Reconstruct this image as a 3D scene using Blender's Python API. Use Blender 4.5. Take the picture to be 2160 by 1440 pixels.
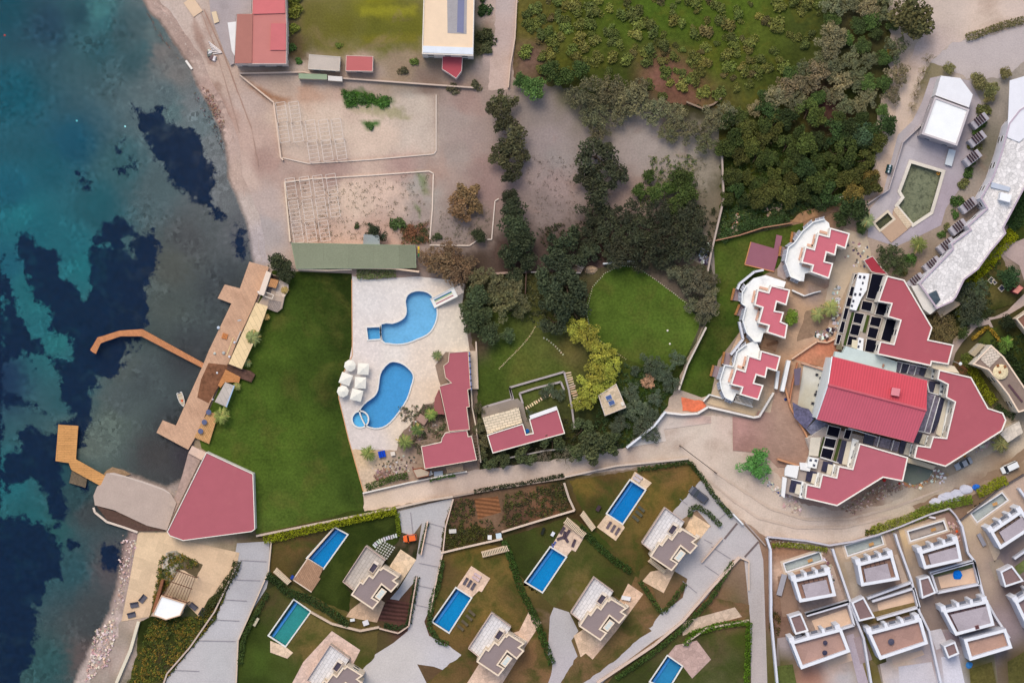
import bpy, math, random
import numpy as np
from mathutils import Vector, Matrix, noise
from mathutils.geometry import delaunay_2d_cdt
R = math.radians
random.seed(7)
rnd = random.random
U = random.uniform
scene = bpy.context.scene
for o in list(bpy.data.objects):
    bpy.data.objects.remove(o)

# ---------------------------------------------------------------- camera, sky, sun, exposure
S, H = 0.112, 483.84            # metres per photo pixel on the ground, camera height
cd = bpy.data.cameras.new('drone_camera')
cam = bpy.data.objects.new('drone_camera', cd)
scene.collection.objects.link(cam)
cam.location = (0, 0, H)
cd.sensor_width, cd.lens = 36, 72
cd.clip_start, cd.clip_end = 1, 5000
scene.camera = cam
SUN_EL, SUN_AZ = R(58), R(-22)     # azimuth measured from +Y (photo top) towards +X
w = bpy.data.worlds.new('World')
scene.world = w
w.use_nodes = True
nt = w.node_tree
bg = nt.nodes['Background']
sky = nt.nodes.new('ShaderNodeTexSky')
sky.sky_type = 'NISHITA'
sky.sun_disc = False
sky.sun_elevation = SUN_EL
sky.sun_rotation = SUN_AZ
sky.air_density, sky.dust_density, sky.ozone_density = 1.0, 3.0, 1.0
nt.links.new(sky.outputs[0], bg.inputs[0])
bg.inputs[1].default_value = 0.14
sd = bpy.data.lights.new('sun', 'SUN')
sd.energy, sd.angle, sd.color = 1.1, R(28), (1.0, 0.93, 0.85)
sun = bpy.data.objects.new('sun', sd)
scene.collection.objects.link(sun)
dirv = Vector((math.sin(SUN_AZ) * math.cos(SUN_EL), math.cos(SUN_AZ) * math.cos(SUN_EL), math.sin(SUN_EL)))
sun.rotation_euler = dirv.to_track_quat('Z', 'Y').to_euler()
sun.location = dirv * 400
scene.view_settings.view_transform = 'Standard'
scene.view_settings.look = 'None'
scene.view_settings.exposure = 0.45
scene.view_settings.gamma = 1
scene.cycles.max_bounces = 5
scene.cycles.diffuse_bounces = 3
scene.cycles.transparent_max_bounces = 8
scene.cycles.use_denoising = True

KC = (1.15, 1.15, 1.25)     # brightness a white level surface reaches under this light

# ---------------------------------------------------------------- helpers
def lin(c):
    c /= 255.0
    return c / 12.92 if c <= 0.04045 else ((c + 0.055) / 1.055) ** 2.4

def C(r, g=None, b=None, k=1.0):
    if g is None:
        if isinstance(r, (tuple, list)):
            r, g, b = r
        else:
            g = b = r
    return tuple(min(0.9, lin(v) / KC[i] * k) for i, v in enumerate((r, g, b)))

def P(x, y, z=0.0):
    k = (H - z) / H * S
    return Vector(((x - 1080) * k, (720 - y) * k, z))

def pp(s):
    if not isinstance(s, str):
        return list(s)
    return [tuple(float(v) for v in t.split(',')) for t in s.split()]

def offset(pts, d):
    """parallel copy of a closed outline; positive d moves inwards (same units as pts)"""
    n = len(pts)
    a = sum(pts[i][0] * pts[(i + 1) % n][1] - pts[(i + 1) % n][0] * pts[i][1] for i in range(n))
    s = 1 if a > 0 else -1
    out = []
    for i in range(n):
        p0, p1, p2 = Vector(pts[i - 1][:2]), Vector(pts[i][:2]), Vector(pts[(i + 1) % n][:2])
        e1, e2 = (p1 - p0).normalized(), (p2 - p1).normalized()
        n1, n2 = Vector((-e1.y, e1.x)) * s, Vector((-e2.y, e2.x)) * s
        m = n1 + n2
        if m.length < 1e-4:
            m = n1
        m.normalize()
        c = max(0.35, m.dot(n1))
        q = p1 + m * (d / c)
        out.append((q.x, q.y))
    return out

def inpoly(x, y, poly):
    x = np.asarray(x, float); y = np.asarray(y, float)
    r = np.zeros(x.shape, bool)
    n = len(poly)
    for i in range(n):
        x1, y1 = poly[i][:2]; x2, y2 = poly[(i + 1) % n][:2]
        if y1 == y2:
            continue
        c = ((y1 > y) != (y2 > y)) & (x < (x2 - x1) * (y - y1) / (y2 - y1) + x1)
        r ^= c
    return r

def sdist(x, y, poly, closed=True):
    """distance to an outline, negative inside"""
    x = np.asarray(x, float); y = np.asarray(y, float)
    d = np.full(x.shape, 1e9)
    n = len(poly)
    for i in range(n if closed else n - 1):
        x1, y1 = poly[i][:2]; x2, y2 = poly[(i + 1) % n][:2]
        dx, dy = x2 - x1, y2 - y1
        t = np.clip(((x - x1) * dx + (y - y1) * dy) / (dx * dx + dy * dy + 1e-9), 0, 1)
        d = np.minimum(d, np.hypot(x - x1 - t * dx, y - y1 - t * dy))
    if closed:
        d = np.where(inpoly(x, y, poly), -d, d)
    return d

def idw(x, y, ctrl, p=3.0):
    """smooth colour field through control points (px, py, (r,g,b))"""
    x = np.asarray(x, float); y = np.asarray(y, float)
    W = np.zeros(x.shape); A = np.zeros(x.shape + (3,))
    for cx, cy, c in ctrl:
        wgt = 1.0 / (((x - cx) ** 2 + (y - cy) ** 2) + 60.0) ** (p / 2)
        W += wgt
        A += wgt[..., None] * np.array(C(*c))
    return A / W[..., None]

COL = scene.collection

def tag(o, label=None, cat=None, group=None, kind=None):
    if label: o['label'] = label
    if cat: o['category'] = cat
    if group: o['group'] = group
    if kind: o['kind'] = kind
    return o

def empty(name, loc, label=None, cat=None, group=None, rz=0):
    o = bpy.data.objects.new(name, None)
    o.empty_display_size = 0.2
    o.location = loc
    o.rotation_euler = (0, 0, rz)
    COL.objects.link(o)
    return tag(o, label, cat, group)

class MB:
    def __init__(s):
        s.v, s.f, s.c = [], [], []
    def face(s, pts, col):
        b = len(s.v)
        s.v += [tuple(p) for p in pts]
        s.c += [col] * len(pts)
        s.f.append(tuple(range(b, b + len(pts))))
    def prism(s, pts, z0, z1, col, top=None, bottom=False, side=True):
        """pts: world xy outline"""
        n = len(pts)
        if side:
            for i in range(n):
                a, b = pts[i], pts[(i + 1) % n]
                s.face([(a[0], a[1], z0), (b[0], b[1], z0), (b[0], b[1], z1), (a[0], a[1], z1)], col)
        s.face([(p[0], p[1], z1) for p in pts], top or col)
        if bottom:
            s.face([(p[0], p[1], z0) for p in reversed(pts)], col)
    def ring(s, out, inn, z0, z1, zi, col, top=None):
        """hollow wall: outer skin z0..z1, rim, inner skin down to zi"""
        n = len(out)
        for i in range(n):
            a, b = out[i], out[(i + 1) % n]
            c, d = inn[i], inn[(i + 1) % n]
            s.face([(a[0], a[1], z0), (b[0], b[1], z0), (b[0], b[1], z1), (a[0], a[1], z1)], col)
            s.face([(a[0], a[1], z1), (b[0], b[1], z1), (d[0], d[1], z1), (c[0], c[1], z1)], top or col)
            s.face([(d[0], d[1], zi), (c[0], c[1], zi), (c[0], c[1], z1), (d[0], d[1], z1)], col)
    def box(s, c, size, rz=0.0, col=(.5, .5, .5), M=None):
        x, y, z = size[0] / 2, size[1] / 2, size[2] / 2
        M = M or Matrix.Translation(c) @ Matrix.Rotation(rz, 4, 'Z')
        p = [M @ Vector(q) for q in ((-x, -y, -z), (x, -y, -z), (x, y, -z), (-x, y, -z), (-x, -y, z), (x, -y, z), (x, y, z), (-x, y, z))]
        b = len(s.v)
        s.v += [tuple(q) for q in p]
        s.c += [col] * 8
        for f in ((3, 2, 1, 0), (4, 5, 6, 7), (0, 1, 5, 4), (1, 2, 6, 5), (2, 3, 7, 6), (3, 0, 4, 7)):
            s.f.append(tuple(b + i for i in f))
    def bar(s, a, b, w, h, col):
        """box beam from a to b (3d points on its axis)"""
        a, b = Vector(a), Vector(b)
        d = b - a
        q = d.to_track_quat('X', 'Z').to_matrix().to_4x4()
        s.box(None, (d.length, w, h), col=col, M=Matrix.Translation((a + b) / 2) @ q)
    def tube(s, pts, rad, col, n=7, cap=True):
        rings = []
        for i, p in enumerate(pts):
            p = Vector(p)
            d = (Vector(pts[min(i + 1, len(pts) - 1)]) - Vector(pts[max(i - 1, 0)])).normalized()
            u = d.orthogonal().normalized(); v = d.cross(u)
            r = rad[i] if isinstance(rad, (list, tuple)) else rad
            b = len(s.v)
            for k in range(n):
                t = 2 * math.pi * k / n
                s.v.append(tuple(p + (u * math.cos(t) + v * math.sin(t)) * r)); s.c.append(col)
            rings.append(b)
        for a, b in zip(rings, rings[1:]):
            for k in range(n):
                s.f.append((a + k, a + (k + 1) % n, b + (k + 1) % n, b + k))
        if cap:
            s.f.append(tuple(rings[0] + k for k in range(n)))
            s.f.append(tuple(rings[-1] + k for k in reversed(range(n))))
    def lathe(s, c, prof, col, n=16):
        rings = []
        for r, z in prof:
            b = len(s.v)
            for k in range(n):
                t = 2 * math.pi * k / n
                s.v.append((c[0] + r * math.cos(t), c[1] + r * math.sin(t), c[2] + z)); s.c.append(col)
            rings.append(b)
        for a, b in zip(rings, rings[1:]):
            for k in range(n):
                s.f.append((a + k, a + (k + 1) % n, b + (k + 1) % n, b + k))
        s.f.append(tuple(rings[-1] + k for k in range(n)))
    def leaf(s, p, sz, col, up=0.35, asp=0.6):
        nrm = Vector((U(-1, 1), U(-1, 1), U(-.2, 1) + up)).normalized()
        u = nrm.orthogonal().normalized()
        u.rotate(Matrix.Rotation(U(0, 6.28), 3, nrm))
        v = nrm.cross(u) * sz * asp
        u = u * sz
        b = len(s.v)
        k = U(.72, 1.3)
        cc = (col[0] * k, col[1] * k, col[2] * k)
        s.v += [tuple(p - u), tuple(p + v), tuple(p + u), tuple(p - v)]
        s.c += [cc] * 4
        s.f.append((b, b + 1, b + 2, b + 3))
    def mesh(s, name, mat, org=(0, 0, 0)):
        me = bpy.data.meshes.new(name)
        V = np.array(s.v, float).reshape(-1, 3) - np.array(org[:])
        me.from_pydata(V.tolist(), [], s.f)
        ca = me.color_attributes.new('Col', 'FLOAT_COLOR', 'POINT')
        cc = np.ones((len(s.v), 4), np.float32)
        cc[:, :3] = np.array(s.c)[:, :3]
        ca.data.foreach_set('color', cc.ravel())
        me.materials.append(mat)
        return me
    def build(s, name, mat, parent=None, org=None, smooth=False):
        if not s.f:
            return None
        if parent is not None:
            o = bpy.data.objects.new(name, s.mesh(name, mat, parent['_w'] if '_w' in parent else parent.location))
            o.parent = parent
            if parent.parent is not None or parent.type == 'MESH':
                pass
        else:
            org = org if org is not None else (0, 0, 0)
            o = bpy.data.objects.new(name, s.mesh(name, mat, org))
            o.location = org
        if smooth:
            o.data.polygons.foreach_set('use_smooth', [True] * len(o.data.polygons))
        COL.objects.link(o)
        return o

def part(name, mb, mat, parent, label=None):
    """mesh whose vertices are given in world space, parented to an (unrotated) thing or part"""
    o = bpy.data.objects.new(name, None)
    w0 = Vector((0, 0, 0))
    q = parent
    while q is not None:
        w0 += q.location
        q = q.parent
    bpy.data.objects.remove(o)
    o = bpy.data.objects.new(name, mb.mesh(name, mat, w0))
    o.parent = parent
    COL.objects.link(o)
    if label: o['label'] = label
    return o

def copy_tree(o, loc=None, parent=None):
    c = o.copy()
    COL.objects.link(c)
    c.parent = parent
    if loc is not None: c.location = loc
    for ch in list(o.children):
        copy_tree(ch, None, c)
    return c

def W(pts, z=0.0):
    """photo outline -> world xy outline of something whose top stands z high"""
    return [tuple(P(x, y, z)[:2]) for x, y in pp(pts)]

def cen(pts):
    n = len(pts)
    return (sum(p[0] for p in pts) / n, sum(p[1] for p in pts) / n)

# ---------------------------------------------------------------- materials: Col attribute x procedural variation
MATS = {}
def mat(name, fine=(3.0, .25), mid=(.35, .18), rough=.85, bump=0.0, pattern=None, tint=None, objcol=False, spec=.08, metal=0.0):
    m = bpy.data.materials.new(name)
    m.use_nodes = True
    nt = m.node_tree; N = nt.nodes; L = nt.links
    bs = N['Principled BSDF']
    bs.inputs['Roughness'].default_value = rough
    bs.inputs['Specular IOR Level'].default_value = spec
    bs.inputs['Metallic'].default_value = metal
    geo = N.new('ShaderNodeNewGeometry')
    at = N.new('ShaderNodeAttribute'); at.attribute_name = 'Col'
    col = at.outputs['Color']
    def math_(op, a, b=None):
        n = N.new('ShaderNodeMath'); n.operation = op
        for i, v in enumerate((a, b)):
            if v is None: continue
            if isinstance(v, (int, float)): n.inputs[i].default_value = v
            else: L.new(v, n.inputs[i])
        return n.outputs[0]
    def noise_(sc, det=4, dist=0.0):
        n = N.new('ShaderNodeTexNoise'); n.inputs['Scale'].default_value = sc
        n.inputs['Detail'].default_value = det; n.inputs['Roughness'].default_value = .62
        n.inputs['Distortion'].default_value = dist
        L.new(geo.outputs['Position'], n.inputs['Vector'])
        return n.outputs['Fac']
    nf = noise_(fine[0], 3); nm = noise_(mid[0], 5)
    f = math_('ADD', math_('MULTIPLY', math_('SUBTRACT', nf, .5), fine[1] * 4), math_('MULTIPLY', math_('SUBTRACT', nm, .5), mid[1] * 4))
    f = math_('MAXIMUM', math_('ADD', f, 1.0), .12)
    hgt = nf
    if pattern:
        kind, ang, sx, sy, amt, pc = pattern
        mp = N.new('ShaderNodeMapping'); mp.inputs['Rotation'].default_value = (0, 0, R(ang))
        L.new(geo.outputs['Position'], mp.inputs['Vector'])
        if kind == 'brick':
            b = N.new('ShaderNodeTexBrick')
            b.inputs['Scale'].default_value = 1
            b.inputs['Brick Width'].default_value = sx
            b.inputs['Row Height'].default_value = sy
            b.inputs['Mortar Size'].default_value = pc
            b.inputs['Mortar Smooth'].default_value = .1
            b.inputs['Color1'].default_value = (1, 1, 1, 1); b.inputs['Color2'].default_value = (.86, .86, .86, 1)
            b.inputs['Mortar'].default_value = (1 - amt,) * 3 + (1,)
            b.offset = .5
            L.new(mp.outputs[0], b.inputs['Vector'])
            bw = N.new('ShaderNodeRGBToBW'); L.new(b.outputs['Color'], bw.inputs[0])
            pf = bw.outputs[0]
        elif kind == 'wave':
            b = N.new('ShaderNodeTexWave'); b.wave_type = 'BANDS'; b.bands_direction = 'X'
            b.inputs['Scale'].default_value = sx
            b.inputs['Distortion'].default_value = sy
            b.inputs['Detail'].default_value = 2
            L.new(mp.outputs[0], b.inputs['Vector'])
            pf = math_('ADD', math_('MULTIPLY', b.outputs['Fac'], amt), 1 - amt)
        else:
            b = N.new('ShaderNodeTexVoronoi'); b.feature = 'DISTANCE_TO_EDGE'
            b.inputs['Scale'].default_value = sx
            L.new(mp.outputs[0], b.inputs['Vector'])
            pf = math_('SUBTRACT', 1.0, math_('MULTIPLY', math_('LESS_THAN', b.outputs['Distance'], pc), amt))
            v2 = N.new('ShaderNodeTexVoronoi'); v2.inputs['Scale'].default_value = sx
            L.new(mp.outputs[0], v2.inputs['Vector'])
            bw = N.new('ShaderNodeRGBToBW'); L.new(v2.outputs['Color'], bw.inputs[0])
            pf = math_('MULTIPLY', pf, math_('ADD', math_('MULTIPLY', bw.outputs[0], .35), .84))
        f = math_('MULTIPLY', f, pf)
        hgt = pf
    if objcol:
        oi = N.new('ShaderNodeObjectInfo')
        mx = N.new('ShaderNodeMix'); mx.data_type = 'RGBA'; mx.blend_type = 'MULTIPLY'; mx.inputs[0].default_value = 1
        L.new(col, mx.inputs[6]); L.new(oi.outputs['Color'], mx.inputs[7])
        col = mx.outputs[2]
    if tint:
        tc, tscale, lo, hi, amt = tint
        rp = N.new('ShaderNodeMapRange'); rp.inputs[1].default_value = lo; rp.inputs[2].default_value = hi
        rp.inputs[4].default_value = amt
        L.new(noise_(tscale, 6, .4), rp.inputs[0])
        mx = N.new('ShaderNodeMix'); mx.data_type = 'RGBA'
        L.new(rp.outputs[0], mx.inputs[0]); L.new(col, mx.inputs[6])
        mx.inputs[7].default_value = tuple(tc) + (1,)
        col = mx.outputs[2]
    sc = N.new('ShaderNodeVectorMath'); sc.operation = 'SCALE'
    L.new(col, sc.inputs[0]); L.new(f, sc.inputs[3])
    L.new(sc.outputs[0], bs.inputs['Base Color'])
    if bump:
        bp = N.new('ShaderNodeBump'); bp.inputs['Strength'].default_value = bump; bp.inputs['Distance'].default_value = .08
        L.new(hgt, bp.inputs['Height']); L.new(bp.outputs[0], bs.inputs['Normal'])
    MATS[name] = m
    return m

M = MATS
mat('ground', (2.2, .16), (.18, .12), .95, .5, tint=(C(150, 118, 105), .09, .56, .72, .5))
mat('dirt', (1.6, .2), (.25, .12), .95, .6, tint=(C(135, 105, 92), .12, .58, .72, .55))
mat('track', (2.6, .12), (.16, .12), .95, .4, tint=(C(165, 140, 125), .07, .5, .66, .6))
mat('concrete', (3.5, .1), (.3, .08), .9, .2, tint=(C(140, 130, 128), .25, .58, .72, .4))
mat('plain', (6, .05), (.5, .05), .8)
mat('plaster', (4, .07), (.45, .07), .9, .1)
mat('white_terrace', (5, .07), (.8, .08), .8, .1, tint=(C(175, 172, 180), .5, .55, .7, .35))
mat('lawn', (1.7, .3), (.2, .28), .95, .5, tint=(C(96, 92, 44), .11, .5, .68, .45))
mat('dry_lawn', (2.6, .2), (.25, .14), .95, .5, tint=(C(62, 72, 28), .16, .45, .62, .75))
mat('meadow', (1.1, .3), (.2, .25), .95, .8, tint=(C(98, 92, 34), .14, .52, .68, .6))
mat('leaf', (2.2, .3), (.5, .16), .75, 0, objcol=True, spec=.2)
mat('bark', (5, .3), (1, .2), .95)
mat('red_roof', (7, .05), (.35, .045), .85, .05, tint=(C(196, 128, 128), .22, .58, .8, .25))
mat('red_terrace_roof', (6, .09), (.4, .06), .9, .05, tint=(C(214, 150, 145), .3, .62, .74, .45))
mat('red_tile', (5, .08), (.3, .05), .75, .8, pattern=('wave', 14.5, .5, 0, .17, 0))
mat('grey_roof', (7, .13), (.4, .06), .95, .1)
mat('gravel_roof', (1.8, .16), (.5, .08), .95, .1, pattern=('voronoi', 0, 1.1, 0, .18, .07))
mat('green_roof', (3.2, .12), (.25, .06), .85, .2, pattern=('brick', 0, 5.9, 40, .25, .02))
mat('deck', (2.2, .12), (.25, .1), .85, .3, pattern=('brick', 63, 3.0, .3, .3, .03), tint=(C(150, 108, 84), .16, .55, .75, .35))
mat('deck_flat', (2.2, .14), (.3, .12), .85, .3, pattern=('brick', 0, 3.2, .42, .34, .05))
mat('deck_cross', (2.2, .14), (.3, .12), .85, .3, pattern=('brick', 62, 2.4, .42, .34, .05))
mat('deck_dark', (1.2, .3), (.3, .2), .9, .3, pattern=('brick', 62, 3.0, .17, .5, .03))
mat('awning', (4, .06), (.3, .06), .8, .2, pattern=('brick', 63, 4.1, 1.1, .35, .04))
mat('crazy', (3, .12), (.4, .1), .9, .2, pattern=('voronoi', 0, .9, 0, .13, .05))
mat('pool_deck', (3.2, .07), (.25, .05), .9, .15, pattern=('brick', 45, .55, .55, .12, .03))
mat('brick_pave', (4, .1), (.4, .1), .9, .2, pattern=('brick', 14, .9, .45, .12, .04))
mat('block_terrace', (4, .06), (.4, .05), .9, .3, pattern=('brick', -14, 1.25, .62, .62, .05))
mat('block_white', (4, .06), (.4, .05), .9, .3, pattern=('brick', -57, 1.4, .75, .38, .05))
mat('slabs', (3, .1), (.3, .07), .9, .15, pattern=('brick', 20, 2.6, 2.6, .1, .015))
mat('drive', (3.2, .13), (.25, .06), .95, .25)
mat('furrows', (2, .2), (.4, .1), .95, 1.0, pattern=('wave', 97, .33, 1.2, .5, 0))
mat('tarp', (1.6, .5), (.4, .3), .35, .8, spec=.5)
mat('black_tarp', (3, .15), (.4, .15), .8, 0)
mat('metal', (4, .05), (.5, .04), .4, 0, metal=.3)
mat('paint', (4, .02), (.5, .02), .25, 0, spec=.5)
mat('glass', (4, .03), (.5, .03), .08, 0, spec=.6)
mat('canvas', (4, .03), (.6, .04), .9, .1)
mat('rock', (3, .3), (.8, .2), .95, .5)
mat('pool_floor', (1.6, .1), (.35, .09), .5, 0)
mat('algae', (2.5, .3), (.3, .12), .6, 0, tint=(C(62, 66, 50), .8, .5, .62, .6))

def water_mat(name, tint, ior=1.33, rough=.06, bump=.08, scale=1.2, murk=0.0, murkcol=(0, 0, 0)):
    m = bpy.data.materials.new(name); m.use_nodes = True
    nt = m.node_tree; N = nt.nodes; L = nt.links
    N.remove(N['Principled BSDF'])
    out = N['Material Output']
    tr = N.new('ShaderNodeBsdfTransparent'); tr.inputs[0].default_value = tuple(tint) + (1,)
    gl = N.new('ShaderNodeBsdfGlossy'); gl.inputs['Roughness'].default_value = rough
    fr = N.new('ShaderNodeFresnel'); fr.inputs[0].default_value = ior
    ns = N.new('ShaderNodeTexNoise'); ns.inputs['Scale'].default_value = scale; ns.inputs['Detail'].default_value = 4
    geo = N.new('ShaderNodeNewGeometry'); L.new(geo.outputs['Position'], ns.inputs['Vector'])
    bp = N.new('ShaderNodeBump'); bp.inputs['Strength'].default_value = bump; bp.inputs['Distance'].default_value = .3
    L.new(ns.outputs['Fac'], bp.inputs['Height']); L.new(bp.outputs[0], gl.inputs['Normal']); L.new(bp.outputs[0], fr.inputs['Normal'])
    mx = N.new('ShaderNodeMixShader')
    L.new(fr.outputs[0], mx.inputs[0]); L.new(tr.outputs[0], mx.inputs[1]); L.new(gl.outputs[0], mx.inputs[2])
    last = mx.outputs[0]
    if murk:
        df = N.new('ShaderNodeBsdfDiffuse'); df.inputs[0].default_value = tuple(murkcol) + (1,)
        m2 = N.new('ShaderNodeMixShader'); m2.inputs[0].default_value = murk
        L.new(last, m2.inputs[1]); L.new(df.outputs[0], m2.inputs[2]); last = m2.outputs[0]
    L.new(last, out.inputs[0])
    MATS[name] = m
    return m
water_mat('sea_water', (.96, .98, 1.0), 1.14, .12, .25, .9)
water_mat('pool_water', (.97, .99, 1.0), 1.25, .05, .12, 1.6)

# ---------------------------------------------------------------- pools known first: the ground is cut open for them
POOLS = []      # (photo outline, ...) filled below
def smooth_outline(pts, n=3):
    """Catmull-Rom through a closed outline"""
    out = []
    m = len(pts)
    for i in range(m):
        p0, p1, p2, p3 = (np.array(pts[(i + k) % m], float) for k in (-1, 0, 1, 2))
        for j in range(n):
            t = j / n
            q = .5 * ((2 * p1) + (-p0 + p2) * t + (2 * p0 - 5 * p1 + 4 * p2 - p3) * t * t + (-p0 + 3 * p1 - 3 * p2 + p3) * t ** 3)
            out.append((float(q[0]), float(q[1])))
    return out

ZS = [0.008]
def nextz():
    ZS[0] += 0.0025
    return ZS[0]

def wobble(pts, amp, step=8):
    """natural ragged outline (photo px)"""
    out = []
    n = len(pts)
    for i in range(n):
        a, b = Vector(pts[i]), Vector(pts[(i + 1) % n])
        L_ = (b - a).length
        k = max(1, int(L_ / step))
        nn = Vector((-(b - a).y, (b - a).x)).normalized() if L_ > 0 else Vector((0, 0))
        for j in range(k):
            p = a + (b - a) * (j / k)
            q = noise.noise(Vector((p.x * .09, p.y * .09, 3.1))) + .6 * noise.noise(Vector((p.x * .3, p.y * .3, 7.7)))
            p = p + nn * q * amp * 1.6
            out.append((p.x, p.y))
    return out

def sheet(name, pts, m, ctrl, kind='structure', z=None, step=16, rag=0.0, label=None, cat=None, group=None, hole=True):
    """flat ground surface, cut open for pools, coloured through control points"""
    pts = pp(pts)
    if rag: pts = wobble(pts, rag)
    if isinstance(ctrl, tuple): ctrl = [(0, 0, ctrl)]
    holes = []
    if hole:
        for q in POOLS:
            cx, cy = cen(q)
            if inpoly([cx], [cy], pts)[0] or any(inpoly([p[0] for p in q], [p[1] for p in q], pts)):
                holes.append(q)
    xs = [p[0] for p in pts]; ys = [p[1] for p in pts]
    V = [Vector(p) for p in pts]; E = [(i, (i + 1) % len(pts)) for i in range(len(pts))]
    for q in holes:
        b = len(V)
        V += [Vector(p) for p in q]
        E += [(b + i, b + (i + 1) % len(q)) for i in range(len(q))]
    if len(ctrl) > 1:
        gx, gy = np.meshgrid(np.arange(min(xs), max(xs), step), np.arange(min(ys), max(ys), step))
        gx = gx.ravel(); gy = gy.ravel()
        k = inpoly(gx, gy, pts)
        for x, y in zip(gx[k], gy[k]):
            V.append(Vector((x + U(-2, 2), y + U(-2, 2))))
    r = delaunay_2d_cdt(V, E, [], 0, 1e-4)
    vs, fs = r[0], r[2]
    cx = np.array([sum(vs[i].x for i in f) / len(f) for f in fs]); cy = np.array([sum(vs[i].y for i in f) / len(f) for f in fs])
    keep = inpoly(cx, cy, pts)
    for q in holes:
        keep &= ~inpoly(cx, cy, q)
    z = nextz() if z is None else z
    cols = idw([v.x for v in vs], [v.y for v in vs], ctrl)
    if m in ('lawn', 'dry_lawn', 'meadow'):      # grass is duller than the picked greens
        G = cols[:, 1].copy()
        G2 = np.where(G > .085, .085 * (G / .085) ** .55, G)
        if m == 'meadow': G2 = G2 * .8
        fade = np.clip((cols[:, 1] - cols[:, 0]) / (G + 1e-6) * 3, 0, 1) * .75
        yg = np.stack([.70 * G2, G2, .13 * G2], -1)
        cols = cols * (G2 / (G + 1e-6))[:, None] * (1 - fade[:, None]) + yg * fade[:, None]
    mb = MB()
    mb.v = [tuple(P(v.x, v.y, z)) for v in vs]
    mb.c = [tuple(c) for c in cols]
    mb.f = [tuple(reversed(f)) for f, k in zip(fs, keep) if k]
    c0 = P(*cen(pts), z)
    o = mb.build(name, M[m], None, c0)
    return tag(o, label, cat, group, kind)
# ---------------------------------------------------------------- pool outlines (photo px)
PO = {}
PO['slide'] = smooth_outline(pp("805,684 828,683 848,675 857,664 858,650 856,636 861,622 875,615 893,615 908,622 917,637 921,655 920,672 912,692 900,705 880,714 860,722 838,725 820,723 807,718"), 2)
PO['kids'] = pp("774,691 801,690 802,714 777,716")
PO['bean'] = smooth_outline(pp("822,765 836,764 852,770 867,784 871,797 866,815 858,840 842,866 822,890 806,900 790,902 776,898 770,893 760,870 764,858 775,847 790,836 798,822 801,800 806,782"), 2)
PO['spa'] = [(760 + 16 * math.cos(t * math.pi / 12), 884 + 16 * math.sin(t * math.pi / 12)) for t in range(24)]
PO['v1'] = pp("706,1113 732,1127 682,1197 649,1176")
PO['v2'] = pp("620,1265 654,1289 602,1361 568,1339")
PO['v3'] = pp("962,1240 993,1260 947,1332 913,1310")
PO['v4'] = pp("1161,1154 1193,1174 1144,1247 1109,1226")
PO['v5'] = pp("1329,1013 1360,1033 1313,1103 1281,1082")
PO['v6'] = pp("1408,1383 1438,1404 1410,1450 1372,1436")
PO['r1'] = pp("1654,1188 1728,1164 1733,1180 1659,1204")
PO['r2'] = pp("1783,1151 1857,1129 1862,1146 1789,1170")
PO['r3'] = pp("1916,1121 1989,1099 1995,1116 1921,1139")
PO['r4'] = pp("2049,1082 2113,1040 2124,1054 2061,1099")
PO['green'] = pp("1922,345 1986,364 1975,403 1962,447 1926,471 1895,434 1908,417 1900,404 1911,375")
PO['small'] = pp("1872,449 1883,462 1856,484 1846,471")
for k in PO: POOLS.append(PO[k])

SHORE = pp("285,-60 300,0 318,30 345,62 372,100 400,140 414,180 440,225 458,265 474,310 479,350 482,385 500,425 518,470 526,510 535,560 545,575 528,620 505,690 480,745 455,800 430,860 412,905 404,935 400,962 390,1002 372,1017 350,1024 300,1005 262,992 235,988 218,1005 206,1040 206,1065 222,1085 250,1098 270,1118 258,1150 254,1180 247,1230 227,1290 202,1340 182,1380 152,1440 130,1500")
def ragged_line(pts, amp, step):
    out = []
    for a, b in zip(pts, pts[1:]):
        a, b = Vector(a), Vector(b); L_ = (b - a).length; k = max(1, int(L_ / step))
        nn = Vector((-(b - a).y, (b - a).x)).normalized()
        for j in range(k):
            p = a + (b - a) * (j / k)
            q = noise.noise(Vector((p.x * .05, p.y * .05, 1))) + .5 * noise.noise(Vector((p.x * .2, p.y * .2, 2)))
            p += nn * q * amp
            out.append((p.x, p.y))
    return out + [tuple(pts[-1])]
SHORE = ragged_line(SHORE, 4, 9)
SEA = SHORE + [(120, 2600), (-2600, 2600), (-2600, -1200), (270, -1200)]

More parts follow.
